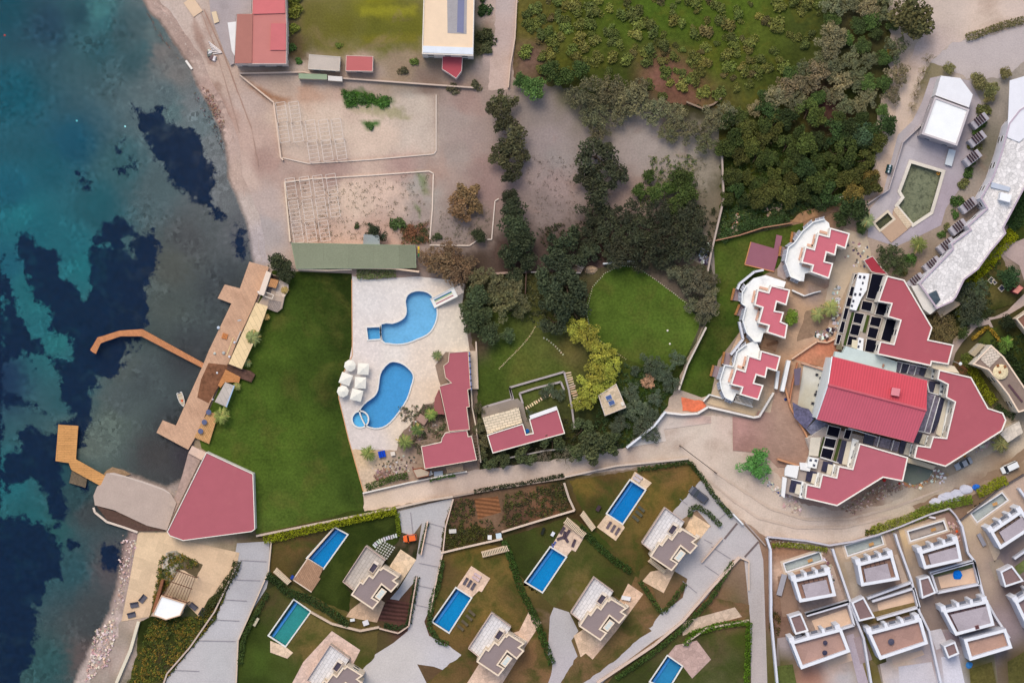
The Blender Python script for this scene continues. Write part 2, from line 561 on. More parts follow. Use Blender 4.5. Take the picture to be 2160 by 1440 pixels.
# ---------------------------------------------------------------- sea bed (rises out of the water as the wet beach)
SEA_Z = -.25  # the water's light absorption is painted into the bed colours below
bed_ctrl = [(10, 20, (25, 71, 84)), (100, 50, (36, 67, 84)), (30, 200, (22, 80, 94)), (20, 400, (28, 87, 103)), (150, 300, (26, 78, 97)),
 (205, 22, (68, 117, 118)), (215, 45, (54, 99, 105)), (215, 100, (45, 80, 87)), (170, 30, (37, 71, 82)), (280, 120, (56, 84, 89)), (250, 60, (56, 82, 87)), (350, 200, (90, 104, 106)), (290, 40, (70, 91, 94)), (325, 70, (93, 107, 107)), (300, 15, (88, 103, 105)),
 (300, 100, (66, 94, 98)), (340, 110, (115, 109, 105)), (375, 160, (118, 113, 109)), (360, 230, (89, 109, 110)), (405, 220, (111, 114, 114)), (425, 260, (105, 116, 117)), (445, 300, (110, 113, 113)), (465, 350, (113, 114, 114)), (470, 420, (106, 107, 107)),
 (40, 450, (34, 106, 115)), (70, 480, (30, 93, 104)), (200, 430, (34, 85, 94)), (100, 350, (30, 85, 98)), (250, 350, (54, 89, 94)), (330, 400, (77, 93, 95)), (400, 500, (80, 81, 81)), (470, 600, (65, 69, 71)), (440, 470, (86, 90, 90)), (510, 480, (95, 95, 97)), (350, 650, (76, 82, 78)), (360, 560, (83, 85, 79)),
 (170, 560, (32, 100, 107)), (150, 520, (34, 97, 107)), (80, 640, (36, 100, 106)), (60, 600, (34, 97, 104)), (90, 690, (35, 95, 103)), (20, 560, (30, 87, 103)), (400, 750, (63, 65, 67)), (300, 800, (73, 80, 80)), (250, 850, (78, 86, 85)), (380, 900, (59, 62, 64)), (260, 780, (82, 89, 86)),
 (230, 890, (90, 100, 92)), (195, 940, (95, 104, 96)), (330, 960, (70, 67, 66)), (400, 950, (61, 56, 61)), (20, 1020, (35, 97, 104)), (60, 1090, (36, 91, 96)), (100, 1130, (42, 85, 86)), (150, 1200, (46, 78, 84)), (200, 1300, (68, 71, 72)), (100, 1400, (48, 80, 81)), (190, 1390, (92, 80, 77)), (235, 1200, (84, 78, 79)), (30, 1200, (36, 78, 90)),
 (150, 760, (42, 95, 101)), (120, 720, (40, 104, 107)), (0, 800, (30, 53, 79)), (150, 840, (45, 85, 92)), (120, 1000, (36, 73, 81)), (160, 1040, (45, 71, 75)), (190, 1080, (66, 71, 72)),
 # land side: wet sand and shingle
 (330, 10, (175, 150, 140)), (365, 50, (172, 148, 138)), (390, 95, (165, 140, 130)), (420, 140, (178, 155, 145)), (440, 190, (175, 148, 138)), (470, 240, (170, 145, 135)), (490, 300, (185, 160, 150)), (505, 370, (185, 160, 148)), (530, 440, (185, 168, 160)), (555, 510, (178, 165, 165)),
 (395, 1015, (150, 135, 128)), (350, 1045, (160, 145, 138)), (280, 1130, (160, 135, 130)), (275, 1200, (160, 138, 132)), (265, 1260, (170, 150, 142)), (245, 1320, (185, 165, 158)), (215, 1400, (178, 160, 155)), (190, 1440, (182, 165, 158))]
weed_polys = [pp(s) for s in (
 "35,498 60,497 72,518 112,527 122,545 112,552 120,575 148,600 163,615 158,630 172,634 188,600 188,572 180,545 176,535 190,512 193,497 213,488 215,473 238,465 262,462 282,475 285,488 300,492 308,487 325,495 332,525 322,545 325,580 320,605 306,608 312,640 312,680 300,692 279,722 263,757 238,791 205,796 212,815 192,832 190,866 195,888 171,940 140,960 128,1000 135,1040 132,1095 110,1092 98,1050 60,1012 30,1022 0,1040 0,955 40,940 32,900 0,880 0,835 30,830 80,850 110,885 150,880 128,840 108,800 66,765 40,722 88,705 100,690 95,655 70,620 48,588 33,530",
 "0,545 14,590 38,640 42,660 60,690 75,690 58,720 38,760 0,775", "278,215 300,228 322,228 347,213 342,238 375,265 410,275 432,305 450,342 455,380 450,412 470,462 455,458 435,440 418,430 398,412 378,392 350,365 322,345 310,300 292,268",
 "500,475 513,490 520,530 514,560 497,545 482,512", "0,1085 60,1100 100,1108 128,1150 130,1200 100,1235 72,1282 80,1345 50,1440 30,1520 -400,1520 -400,1085", "85,1168 130,1178 126,1215 100,1202", "215,1150 240,1140 252,1170 246,1200 218,1192",
 "-400,540 0,545 0,1100 -400,1100", "150,985 172,995 178,1030 160,1025", "190,700 240,715 232,760 190,775 160,740", "0,985 25,1000 22,1040 0,1050")]
weed_holes = [pp(s) for s in ("262,505 272,500 275,522 285,548 272,545 262,528", "216,512 230,518 232,523 222,520", "0,860 25,850 90,870 120,905 95,920 55,905 20,915 0,905",
 "75,640 100,700 140,705 150,760 118,740 95,745 80,700", "60,745 90,760 120,800 130,840 100,830 70,790")]
weed_dots = [(263, 301, 6), (252, 320, 5.5), (277, 325, 7), (278, 347, 9), (257, 357, 10), (250, 360, 8), (238, 355, 3), (162, 366, 3), (170, 378, 5), (180, 379, 4.5), (182, 393, 6), (224, 386, 4.5), (124, 425, 4), (150, 1150, 12), (118, 1110, 8)]
def arr(a, b, st, lo, hi):
    return np.concatenate([np.array(lo), np.arange(a, b, st), np.array(hi)])
gx = arr(-120, 640, 4.2, [-2600, -1200, -500, -200], [])
gy = arr(-80, 1520, 4.2, [-1200, -600, -200], [1700, 2500])
X, Y = np.meshgrid(gx, gy)
ny, nx = X.shape
d = sdist(X, Y, SEA) * S            # metres, negative at sea
n1 = np.array([noise.noise(Vector((x * .02, y * .02, 0))) for x, y in zip(X.ravel(), Y.ravel())]).reshape(X.shape)
n2 = np.array([noise.noise(Vector((x * .09, y * .09, 5))) for x, y in zip(X.ravel(), Y.ravel())]).reshape(X.shape)
Z = np.where(d < 0, SEA_Z + .05 * d, np.where(d < 3, SEA_Z + .11 * d, .08 - (d - 3) * .14))
Z = np.maximum(np.minimum(Z, .08), -4.0)
under = (Y > 556) & (Y < 965) & (X > 395)
Z = np.where(under, np.minimum(Z, -.15), Z)
Z = np.where(d < -6, Z + .25 * n1, Z)
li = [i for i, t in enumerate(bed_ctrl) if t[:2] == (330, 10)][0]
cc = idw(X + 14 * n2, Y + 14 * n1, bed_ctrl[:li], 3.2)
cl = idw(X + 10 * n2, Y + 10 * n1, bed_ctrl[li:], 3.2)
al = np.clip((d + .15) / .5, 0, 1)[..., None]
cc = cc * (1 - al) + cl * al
wet = np.exp(-((d - .35) / .3) ** 2)[..., None] * .42
cc = cc * (1 - wet)
fac = 1 + .1 * n1 + .12 * n2
cc = cc * fac[..., None]
wd = np.full(X.shape, 1e9)
for q in weed_polys: wd = np.minimum(wd, sdist(X, Y, q))
for q in weed_holes: wd = np.maximum(wd, -sdist(X, Y, q))
for q in weed_dots: wd = np.minimum(wd, np.hypot(X - q[0], Y - q[1]) - q[2])
wd = wd + 7 * n2 + 9 * n1
me = bpy.data.meshes.new('seabed')
k = (H) / H * S
V = np.stack([(X - 1080) * S, (720 - Y) * S, Z], -1)
f = []
keepd = (d < 7.5)
for j in range(ny - 1):
    kk = keepd[j, :-1] & keepd[j, 1:] & keepd[j + 1, :-1] & keepd[j + 1, 1:]
    for i in np.nonzero(kk)[0]:
        a = j * nx + i
        f.append((a, a + nx, a + nx + 1, a + 1))
me.from_pydata(V.reshape(-1, 3).tolist(), [], f)
ca = me.color_attributes.new('Col', 'FLOAT_COLOR', 'POINT')
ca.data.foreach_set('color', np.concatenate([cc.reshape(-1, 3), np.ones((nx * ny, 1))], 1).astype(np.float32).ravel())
wa = me.attributes.new('weed', 'FLOAT', 'POINT'); wa.data.foreach_set('value', wd.ravel().astype(np.float32))
da = me.attributes.new('depth', 'FLOAT', 'POINT'); da.data.foreach_set('value', d.ravel().astype(np.float32))
m = bpy.data.materials.new('seabed'); m.use_nodes = True
nt = m.node_tree; N = nt.nodes; L = nt.links; bs = N['Principled BSDF']; bs.inputs['Roughness'].default_value = .95; bs.inputs['Specular IOR Level'].default_value = .1
def _n(t): return N.new(t)
geo = _n('ShaderNodeNewGeometry')
def _noise(sc, det):
    n = _n('ShaderNodeTexNoise'); n.inputs['Scale'].default_value = sc; n.inputs['Detail'].default_value = det; n.inputs['Roughness'].default_value = .65
    L.new(geo.outputs['Position'], n.inputs['Vector']); return n.outputs['Fac']
def _m(op, a, b):
    n = _n('ShaderNodeMath'); n.operation = op
    for i, v in enumerate((a, b)):
        if isinstance(v, (int, float)): n.inputs[i].default_value = v
        else: L.new(v, n.inputs[i])
    return n.outputs[0]
at = _n('ShaderNodeAttribute'); at.attribute_name = 'Col'
aw = _n('ShaderNodeAttribute'); aw.attribute_name = 'weed'
ad = _n('ShaderNodeAttribute'); ad.attribute_name = 'depth'
edge = _m('ADD', aw.outputs['Fac'], _m('ADD', _m('MULTIPLY', _m('SUBTRACT', _noise(.16, 9), .5), 60), _m('MULTIPLY', _m('SUBTRACT', _noise(.7, 8), .5), 46)))
mr = _n('ShaderNodeMapRange'); mr.inputs[1].default_value = -5; mr.inputs[2].default_value = 3.5; mr.inputs[3].default_value = 1; mr.inputs[4].default_value = 0
L.new(edge, mr.inputs[0])
grain = _m('ADD', .55, _m('MULTIPLY', _noise(2.8, 4), .9))
vo = _n('ShaderNodeTexVoronoi'); vo.inputs['Scale'].default_value = 1.1; L.new(geo.outputs['Position'], vo.inputs['Vector'])
bw = _n('ShaderNodeRGBToBW'); L.new(vo.outputs['Color'], bw.inputs[0])
stone = _n('ShaderNodeMapRange'); stone.inputs[1].default_value = .47; stone.inputs[2].default_value = .62; L.new(_noise(.12, 3), stone.inputs[0])
rockf = _m('ADD', 1.0, _m('MULTIPLY', _m('MULTIPLY', _m('SUBTRACT', bw.outputs[0], .42), stone.outputs[0]), .8))
sc1 = _n('ShaderNodeVectorMath'); sc1.operation = 'SCALE'; L.new(at.outputs['Color'], sc1.inputs[0]); L.new(_m('MULTIPLY', grain, rockf), sc1.inputs[3])
wcol = _n('ShaderNodeVectorMath'); wcol.operation = 'SCALE'; wcol.inputs[0].default_value = C(12, 32, 58); L.new(_m('ADD', .2, _m('MULTIPLY', _noise(.8, 6), 1.6)), wcol.inputs[3])
mx = _n('ShaderNodeMix'); mx.data_type = 'RGBA'; L.new(_m('MULTIPLY', mr.outputs[0], _m('MINIMUM', _m('ADD', .5, _noise(.25, 7)), .97)), mx.inputs[0]); L.new(sc1.outputs[0], mx.inputs[6]); L.new(wcol.outputs[0], mx.inputs[7])
L.new(mx.outputs[2], bs.inputs['Base Color'])
bp = _n('ShaderNodeBump'); bp.inputs['Strength'].default_value = .4; L.new(_noise(2.5, 4), bp.inputs['Height']); L.new(bp.outputs[0], bs.inputs['Normal'])
me.materials.append(m)
me.polygons.foreach_set('use_smooth', [True] * len(me.polygons))
bed = bpy.data.objects.new('seabed', me); COL.objects.link(bed); tag(bed, kind='structure')

# water surface
mb = MB()
q = [tuple(P(x, y, SEA_Z)) for x, y in offset(SEA, -14)]
V2 = [Vector(p[:2]) for p in q]
r = delaunay_2d_cdt(V2, [(i, (i + 1) % len(V2)) for i in range(len(V2))], [], 1, 1e-4)
mb.v = [(v.x, v.y, SEA_Z) for v in r[0]]; mb.f = [tuple(reversed(t)) for t in r[2]]; mb.c = [(1, 1, 1)] * len(mb.v)
sea = mb.build('sea', M['sea_water'])
tag(sea, kind='structure')

# ---------------------------------------------------------------- the ground, one sheet
gc = [(390, 20, (195, 175, 165)), (430, 90, (190, 168, 158)), (470, 160, (190, 165, 152)), (480, 250, (180, 150, 138)), (520, 220, (188, 165, 155)), (540, 300, (190, 162, 150)), (520, 380, (195, 170, 158)), (560, 420, (185, 165, 158)), (560, 340, (172, 142, 132)), (560, 480, (172, 160, 158)),
 (600, 350, (175, 150, 140)), (700, 350, (168, 140, 132)), (850, 345, (172, 142, 134)), (930, 350, (171, 146, 135)), (620, 250, (210, 188, 172)), (700, 270, (214, 192, 176)), (800, 290, (216, 188, 170)), (880, 280, (180, 168, 160)), (880, 220, (175, 165, 155)), (650, 200, (185, 150, 130)), (740, 220, (190, 160, 145)),
 (640, 430, (198, 175, 160)), (740, 420, (214, 188, 170)), (820, 400, (208, 180, 164)), (890, 400, (165, 155, 148)), (880, 470, (162, 145, 138)), (700, 500, (198, 168, 152)), (800, 490, (192, 160, 146)),
 (960, 250, (163, 146, 139)), (960, 330, (162, 146, 139)), (1000, 300, (160, 141, 135)), (960, 480, (148, 132, 126)), (1000, 480, (135, 117, 109)), (1020, 400, (151, 125, 120)), (980, 220, (160, 134, 126)), (1030, 350, (154, 128, 122)), (1150, 300, (151, 137, 135)), (1170, 380, (154, 134, 130)), (1150, 450, (135, 119, 115)), (1130, 240, (144, 131, 126)), (1180, 340, (151, 140, 137)), (1330, 330, (160, 146, 141)), (1370, 300, (163, 150, 144)), (1330, 400, (153, 131, 123)), (1450, 310, (157, 146, 137)), (1480, 350, (148, 137, 123)),
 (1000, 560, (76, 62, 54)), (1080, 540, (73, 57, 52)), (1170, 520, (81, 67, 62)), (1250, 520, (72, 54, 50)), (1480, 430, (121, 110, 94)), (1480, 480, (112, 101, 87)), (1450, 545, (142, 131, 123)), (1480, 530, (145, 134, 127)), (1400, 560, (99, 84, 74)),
 (1060, 20, (190, 168, 160)), (1050, 120, (190, 168, 162)), (1110, 100, (140, 110, 92)), (1120, 60, (115, 105, 55)), (1200, 60, (95, 100, 40)), (1300, 40, (82, 100, 30)), (1500, 20, (80, 110, 20)), (1400, 60, (72, 100, 28)), (1450, 120, (85, 98, 32)), (1600, 40, (90, 100, 42)), (1250, 130, (80, 88, 32)), (1400, 170, (96, 75, 50)), (1650, 80, (88, 92, 38)), (1550, 120, (78, 88, 28)), (1600, 200, (60, 68, 30)), (1700, 150, (50, 58, 28)), (1750, 300, (42, 52, 24)), (1600, 330, (48, 58, 22)), (1550, 400, (45, 55, 22)), (1700, 420, (48, 60, 26)), (1580, 460, (70, 70, 42)), (1250, 180, (55, 62, 35)), (1450, 220, (54, 53, 30)),
 (660, 60, (115, 105, 58)), (720, 60, (108, 102, 42)), (800, 20, (130, 125, 35)), (800, 60, (98, 98, 38)), (860, 60, (105, 105, 38)), (620, 100, (95, 80, 55)), (1010, 90, (65, 72, 42)), (850, 140, (150, 130, 110)), (760, 165, (170, 150, 140)), (650, 160, (185, 168, 158)), (900, 180, (130, 110, 100)),
 (2000, 40, (200, 180, 170)), (2100, 60, (205, 185, 172)), (1900, 130, (195, 172, 158)), (2050, 110, (198, 182, 176)), (1880, 250, (205, 182, 165)), (1850, 400, (195, 172, 158)), (1950, 150, (130, 120, 95)), (2000, 300, (180, 170, 172)), (2100, 150, (150, 142, 135)), (2050, 300, (110, 105, 90)),
 (1700, 440, (165, 125, 95)), (1740, 430, (150, 120, 100)), (1800, 520, (170, 150, 138)), (1780, 560, (185, 165, 150)), (1750, 640, (170, 135, 115)), (2100, 520, (180, 160, 150)), (2080, 600, (85, 78, 45)), (2000, 680, (80, 72, 50)), (2100, 680, (65, 62, 35)), (2140, 640, (70, 65, 35)), (2130, 740, (50, 58, 25)), (2060, 800, (90, 85, 50)),
 (1400, 920, (195, 175, 162)), (1500, 950, (205, 184, 170)), (1560, 1000, (200, 180, 168)), (1700, 1120, (202, 184, 172)), (1900, 1050, (198, 178, 160)), (2050, 980, (190, 170, 150)), (2120, 940, (185, 168, 150)), (1720, 1070, (165, 135, 122)), (1850, 1030, (160, 130, 112)), (1680, 1020, (190, 160, 145)),
 (800, 1010, (200, 178, 155)), (850, 990, (185, 165, 148)), (900, 900, (150, 125, 112)), (960, 1000, (165, 140, 125)), (1300, 960, (180, 160, 148)),
 (400, 1200, (215, 188, 160)), (330, 1180, (218, 192, 165)), (300, 1300, (180, 160, 148)), (260, 1400, (178, 160, 152)), (340, 1400, (55, 62, 28)), (400, 1330, (62, 68, 32)), (330, 1340, (60, 65, 30)), (460, 1280, (60, 66, 32)), (300, 1440, (70, 75, 38)),
 (620, 1150, (88, 72, 42)), (640, 1100, (78, 68, 40)), (770, 1120, (38, 52, 22)), (700, 1210, (42, 55, 22)), (600, 1230, (48, 52, 28)), (540, 1300, (48, 58, 26)), (540, 1400, (55, 72, 35)), (680, 1320, (118, 102, 58)), (650, 1380, (110, 95, 55)), (760, 1310, (90, 80, 45)), (850, 1300, (95, 65, 58)), (860, 1180, (45, 48, 28)), (740, 1340, (70, 70, 38)),
 (1000, 1060, (110, 78, 58)), (1080, 1050, (85, 65, 50)), (1170, 1040, (70, 60, 35)), (1000, 1130, (60, 52, 28)), (960, 1080, (95, 75, 65)), (1100, 1090, (95, 65, 50)), (1250, 1040, (110, 92, 48)), (1300, 1020, (85, 70, 45)), (1230, 1080, (70, 55, 32)), (1400, 1010, (128, 100, 62)), (1400, 1050, (125, 100, 55)), (1280, 1150, (80, 75, 38)), (1140, 1130, (62, 58, 30)), (1100, 1160, (60, 52, 30)), (1080, 1100, (60, 62, 30)), (980, 1170, (110, 92, 50)), (1060, 1250, (130, 108, 60)), (930, 1220, (95, 78, 48)), (960, 1180, (112, 92, 50)), (1220, 1220, (95, 88, 45)), (1150, 1300, (82, 72, 40)), (1350, 1160, (92, 78, 42)), (1050, 1330, (108, 92, 50)), (1200, 1190, (72, 75, 35)), (970, 1400, (95, 72, 52)), (1130, 1390, (140, 108, 75)), (1340, 1330, (115, 92, 62)), (1160, 1430, (130, 100, 72)),
 (1500, 1400, (75, 75, 42)), (1550, 1340, (70, 78, 32)), (1480, 1300, (130, 95, 70)), (1650, 1160, (140, 108, 88)), (1650, 1250, (125, 98, 82)), (1640, 1300, (115, 90, 75)), (1700, 1290, (170, 148, 138)), (1780, 1200, (165, 145, 132)), (1800, 1260, (150, 132, 125)), (1900, 1150, (158, 138, 125)), (1880, 1260, (160, 140, 130)), (2020, 1240, (160, 140, 132)), (2060, 1160, (175, 152, 138)), (2080, 1250, (130, 112, 108)), (2120, 1300, (150, 135, 138)), (1800, 1400, (120, 105, 75)), (1950, 1420, (120, 110, 85)), (2100, 1420, (95, 82, 52)), (2040, 1400, (150, 140, 120)), (1650, 1420, (90, 85, 45)), (1850, 1310, (130, 112, 75)), (2050, 1060, (120, 98, 75)), (1960, 1085, (130, 110, 90)), (1980, 1260, (120, 105, 102)), (1900, 1400, (170, 158, 155))]
gx = arr(250, 2290, 5.0, [110, 130, 160, 190, 220], [2360, 2500, 3000, 6000])
gy = arr(-100, 1560, 5.0, [-4000, -1200, -500, -220], [1620, 1800, 2600, 6000])
X, Y = np.meshgrid(gx, gy)
ny, nx = X.shape
def nfield(sc, off):
    return np.array([noise.noise(Vector((x * sc, y * sc, off))) for x, y in zip(X.ravel(), Y.ravel())]).reshape(X.shape)
n1, n2, n3 = nfield(.03, 1), nfield(.11, 2), nfield(.03, 9)
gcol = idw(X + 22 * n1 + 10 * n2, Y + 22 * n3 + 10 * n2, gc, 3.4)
def paint(poly, col, soft=6, rag=8, amt=1.0):
    global gcol
    sdv = sdist(X, Y, pp(poly)) + rag * n2 + rag * .7 * n1
    a = np.clip(.5 - sdv / (2 * soft), 0, 1) * amt
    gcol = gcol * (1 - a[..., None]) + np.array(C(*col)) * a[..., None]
paint("583,220 920,200 920,325 780,330 640,345 592,328", (210, 188, 172), 6, 4, .55)
paint("722,190 760,185 790,205 830,208 828,222 790,228 770,222 730,225", (58, 95, 32), 5, 8)
paint("765,258 800,252 800,265 775,275", (62, 105, 42), 4, 6)
paint("730,230 790,222 850,225 860,250 800,245", (150, 145, 105), 6, 10, .7)
paint("520,175 560,190 610,210 590,222 555,205", (150, 105, 75), 6, 6, .8)
paint("880,365 900,370 905,410 890,405", (110, 125, 78), 5, 6, .7)
paint("875,430 890,440 885,460", (100, 120, 65), 4, 5, .7)
paint("845,480 900,470 905,510 850,515", (120, 75, 55), 6, 8, .8)
paint("440,170 462,180 480,250 470,270 440,215", (140, 105, 90), 5, 10, .6)
paint("405,20 420,60 440,110 455,140 440,135 410,80", (150, 118, 105), 4, 4, .7)
paint("350,0 372,40 400,90 430,150 420,155 385,100 350,40", (205, 188, 180), 5, 5, .5)
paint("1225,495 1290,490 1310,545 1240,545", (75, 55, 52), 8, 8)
paint("640,0 890,0 885,105 640,112", (100, 98, 40), 6, 5, .5)
paint("760,15 880,10 880,32 760,34", (150, 145, 45), 5, 5, .6)
paint("760,75 880,70 880,90 765,92", (122, 115, 40), 5, 5, .6)
sg = sdist(X, Y, SEA) * S
keepg = (sg > 1.9) | ((Y > 575) & (Y < 955) & (X > 395) & (sg > .2))
for q in POOLS:
    keepg &= ~(sdist(X, Y, q) < 4)
me = bpy.data.meshes.new('ground')
V = np.stack([(X - 1080) * S, (720 - Y) * S, np.zeros(X.shape)], -1)
f = []
for j in range(ny - 1):
    kk = keepg[j, :-1] & keepg[j, 1:] & keepg[j + 1, :-1] & keepg[j + 1, 1:]
    for i in np.nonzero(kk)[0]:
        a = j * nx + i
        f.append((a, a + nx, a + nx + 1, a + 1))
me.from_pydata(V.reshape(-1, 3).tolist(), [], f)
ca = me.color_attributes.new('Col', 'FLOAT_COLOR', 'POINT')
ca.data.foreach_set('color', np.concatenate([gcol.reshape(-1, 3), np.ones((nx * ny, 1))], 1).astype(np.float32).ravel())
me.materials.append(M['ground'])
g = bpy.data.objects.new('ground', me); COL.objects.link(g); tag(g, kind='structure')

# ---------------------------------------------------------------- ground surfaces laid on it
sheet('meadow', "1095,-60 1870,-60 1880,120 1850,250 1845,400 1780,440 1520,500 1520,230 1400,215 1380,190 1220,190 1085,170 1085,60", 'meadow',
      [(1120, 60, (120, 112, 52)), (1120, 120, (140, 108, 95)), (1200, 60, (100, 105, 38)), (1300, 40, (88, 110, 30)), (1380, 20, (72, 120, 18)), (1450, 40, (82, 115, 25)), (1550, 20, (92, 125, 22)), (1600, 60, (105, 115, 45)), (1500, 120, (92, 105, 32)), (1250, 100, (92, 100, 40)), (1180, 130, (95, 98, 38)), (1400, 165, (140, 98, 85)), (1440, 178, (130, 90, 75)), (1300, 170, (62, 72, 30)), (1700, 60, (75, 82, 40)), (1800, 50, (70, 66, 45)), (1650, 150, (72, 80, 32)), (1780, 200, (58, 66, 30)), (1750, 215, (95, 62, 60)), (1600, 330, (50, 62, 20)), (1700, 380, (55, 68, 24)), (1580, 440, (66, 82, 38)), (1700, 440, (75, 72, 42)), (1640, 420, (62, 78, 36)), (1560, 460, (55, 68, 30)), (1800, 330, (55, 66, 24))], rag=5)
sheet('lawn', "622,572 742,577 744,750 722,790 714,838 735,925 766,1035 768,1075 660,1100 540,1126 530,1060 440,955 425,945 418,915 440,868 470,800 500,745 530,670 560,600 575,570", 'lawn',
      [(680, 600, (35, 62, 22)), (730, 600, (28, 50, 20)), (640, 620, (42, 72, 24)), (640, 700, (45, 80, 26)), (720, 700, (34, 60, 22)), (590, 740, (52, 88, 26)), (640, 800, (42, 74, 24)), (700, 830, (30, 58, 24)), (540, 850, (52, 92, 28)), (640, 900, (58, 98, 28)), (580, 950, (60, 102, 30)), (700, 950, (40, 75, 28)), (500, 920, (60, 96, 34)), (740, 1040, (42, 72, 30)), (650, 1040, (66, 98, 36)), (570, 1080, (78, 110, 46)), (700, 1080, (62, 92, 38)), (560, 1110, (80, 105, 55))])
sheet('garden_ground', "985,582 1110,577 1240,572 1300,552 1420,540 1500,560 1510,640 1480,690 1430,800 1400,870 1318,945 1200,968 1012,990 1002,740 975,640", 'lawn',
      [(1010, 620, (62, 58, 42)), (1080, 620, (75, 72, 40)), (1060, 660, (78, 88, 40)), (1060, 740, (72, 92, 38)), (1100, 780, (98, 104, 46)), (1030, 800, (60, 82, 36)), (1160, 720, (92, 95, 46)), (1170, 780, (84, 92, 42)), (1200, 740, (98, 88, 52)), (1230, 640, (70, 62, 42)), (1260, 700, (60, 72, 36)), (1350, 830, (42, 72, 26)), (1330, 790, (48, 70, 28)), (1380, 880, (38, 55, 26)), (1450, 600, (112, 98, 86)), (1400, 560, (105, 90, 78)), (1480, 620, (95, 88, 76)), (1250, 900, (38, 42, 28)), (1100, 960, (48, 48, 34)), (1250, 580, (88, 80, 58)), (1430, 790, (42, 55, 28)), (1010, 720, (100, 82, 66)), (1010, 930, (42, 42, 30)), (1190, 850, (70, 72, 42))], rag=3)
sheet('putting_green', smooth_outline(pp("1237,645 1250,605 1275,577 1308,560 1345,564 1380,588 1420,618 1458,645 1476,678 1462,720 1440,762 1410,785 1370,775 1330,760 1290,735 1255,710 1240,682"), 3), 'lawn',
      [(1310, 580, (55, 88, 32)), (1350, 600, (62, 98, 34)), (1300, 640, (72, 108, 38)), (1360, 680, (74, 112, 40)), (1250, 650, (80, 110, 48)), (1440, 680, (84, 118, 48)), (1400, 730, (80, 112, 42)), (1320, 720, (66, 102, 36)), (1370, 765, (52, 82, 34)), (1420, 770, (70, 92, 38))], label='smooth oval putting green lawn edged with pale stones')
sheet('lawn', "1505,510 1560,498 1640,482 1695,470 1690,520 1650,560 1590,590 1560,640 1560,700 1515,760 1500,832 1480,838 1435,822 1455,760 1480,700 1512,640 1508,570", 'lawn',
      [(1530, 530, (72, 92, 38)), (1600, 500, (66, 86, 34)), (1550, 570, (78, 92, 40)), (1580, 580, (52, 80, 28)), (1530, 620, (58, 90, 28)), (1540, 680, (38, 72, 24)), (1500, 720, (36, 68, 22)), (1460, 800, (55, 88, 26)), (1490, 820, (52, 78, 28)), (1480, 750, (42, 75, 22))])
sheet('pool_deck', "743,582 775,590 880,583 965,592 980,600 975,640 985,700 991,742 940,742 918,770 925,800 935,830 912,850 892,853 870,890 842,920 838,950 790,948 742,948 722,870 715,838 720,795 735,770 744,720", 'pool_deck',
      [(780, 620, (229, 221, 219)), (850, 600, (236, 227, 223)), (940, 600, (234, 219, 208)), (780, 740, (232, 219, 215)), (950, 700, (229, 215, 200)), (890, 760, (234, 215, 200)), (900, 830, (232, 208, 187)), (780, 930, (225, 211, 206)), (740, 850, (223, 211, 206)), (850, 900, (234, 213, 194)), (830, 745, (234, 223, 216))])
sheet('yard', "742,948 838,950 842,920 870,890 892,853 935,850 945,905 925,930 888,945 895,990 1005,972 1012,990 905,1008 768,1036", 'dirt',
      [(770, 960, (215, 185, 150)), (780, 1010, (208, 182, 158)), (850, 990, (188, 168, 152)), (850, 1010, (150, 125, 110)), (900, 880, (140, 115, 102)), (920, 900, (158, 135, 120)), (870, 930, (128, 108, 96)), (880, 970, (160, 138, 122)), (950, 990, (150, 130, 118)), (900, 860, (112, 98, 88))], rag=2)
sheet('road', "766,1036 905,1010 1012,990 1200,966 1318,944 1405,866 1545,880 1546,950 1562,962 1640,1000 1690,1062 1770,1076 1870,1064 1940,1028 1995,1008 2080,962 2170,918 2240,880 2240,1000 2160,1022 2060,1042 2000,1058 1920,1094 1860,1122 1790,1142 1700,1146 1615,1132 1590,1112 1540,1077 1500,1032 1472,988 1450,972 1195,1006 955,1046 768,1078", 'track',
      [(800, 1055, (212, 188, 168)), (850, 1040, (218, 195, 178)), (950, 1020, (205, 182, 168)), (1000, 1030, (190, 168, 156)), (1100, 1005, (202, 182, 170)), (1200, 990, (200, 180, 168)), (1300, 965, (196, 176, 165)), (1300, 990, (178, 160, 150)), (1400, 900, (205, 188, 178)), (1480, 900, (212, 195, 182)), (1400, 960, (198, 180, 166)), (1500, 960, (212, 192, 178)), (1530, 900, (208, 186, 174)), (1560, 980, (196, 178, 165)), (1600, 1010, (200, 180, 168)), (1550, 1040, (212, 192, 178)), (1620, 1080, (210, 190, 176)), (1700, 1110, (208, 188, 176)), (1800, 1110, (210, 192, 180)), (1800, 1085, (186, 158, 140)), (1900, 1065, (212, 192, 172)), (2000, 1030, (205, 184, 165)), (1960, 1055, (178, 158, 138)), (2050, 990, (208, 188, 165)), (2060, 1010, (148, 122, 100)), (2120, 990, (158, 132, 108)), (2150, 945, (202, 182, 160)), (2150, 985, (150, 124, 100))], rag=2.5)
sheet('wet_track', "1925,1068 1990,1040 2040,1022 2100,990 2160,948 2240,905 2240,925 2165,968 2110,1000 2105,1010 2060,1018 2010,1038 1960,1062 1930,1076", 'track', (148, 122, 100), rag=4)
sheet('dirt_track', "1955,60 1935,90 1905,170 1880,260 1850,330 1845,400 1790,425 1700,445 1705,460 1800,438 1860,420 1880,350 1905,290 1930,210 1960,130 2010,90 2160,60 2300,40 2300,-60 1960,-60", 'track',
      [(2000, 20, (200, 182, 172)), (2080, 40, (208, 186, 172)), (2150, 20, (205, 185, 175)), (1960, 90, (196, 176, 170)), (1900, 200, (205, 184, 170)), (1870, 320, (208, 184, 168)), (1855, 400, (200, 175, 160)), (1740, 445, (160, 128, 108))], rag=4)
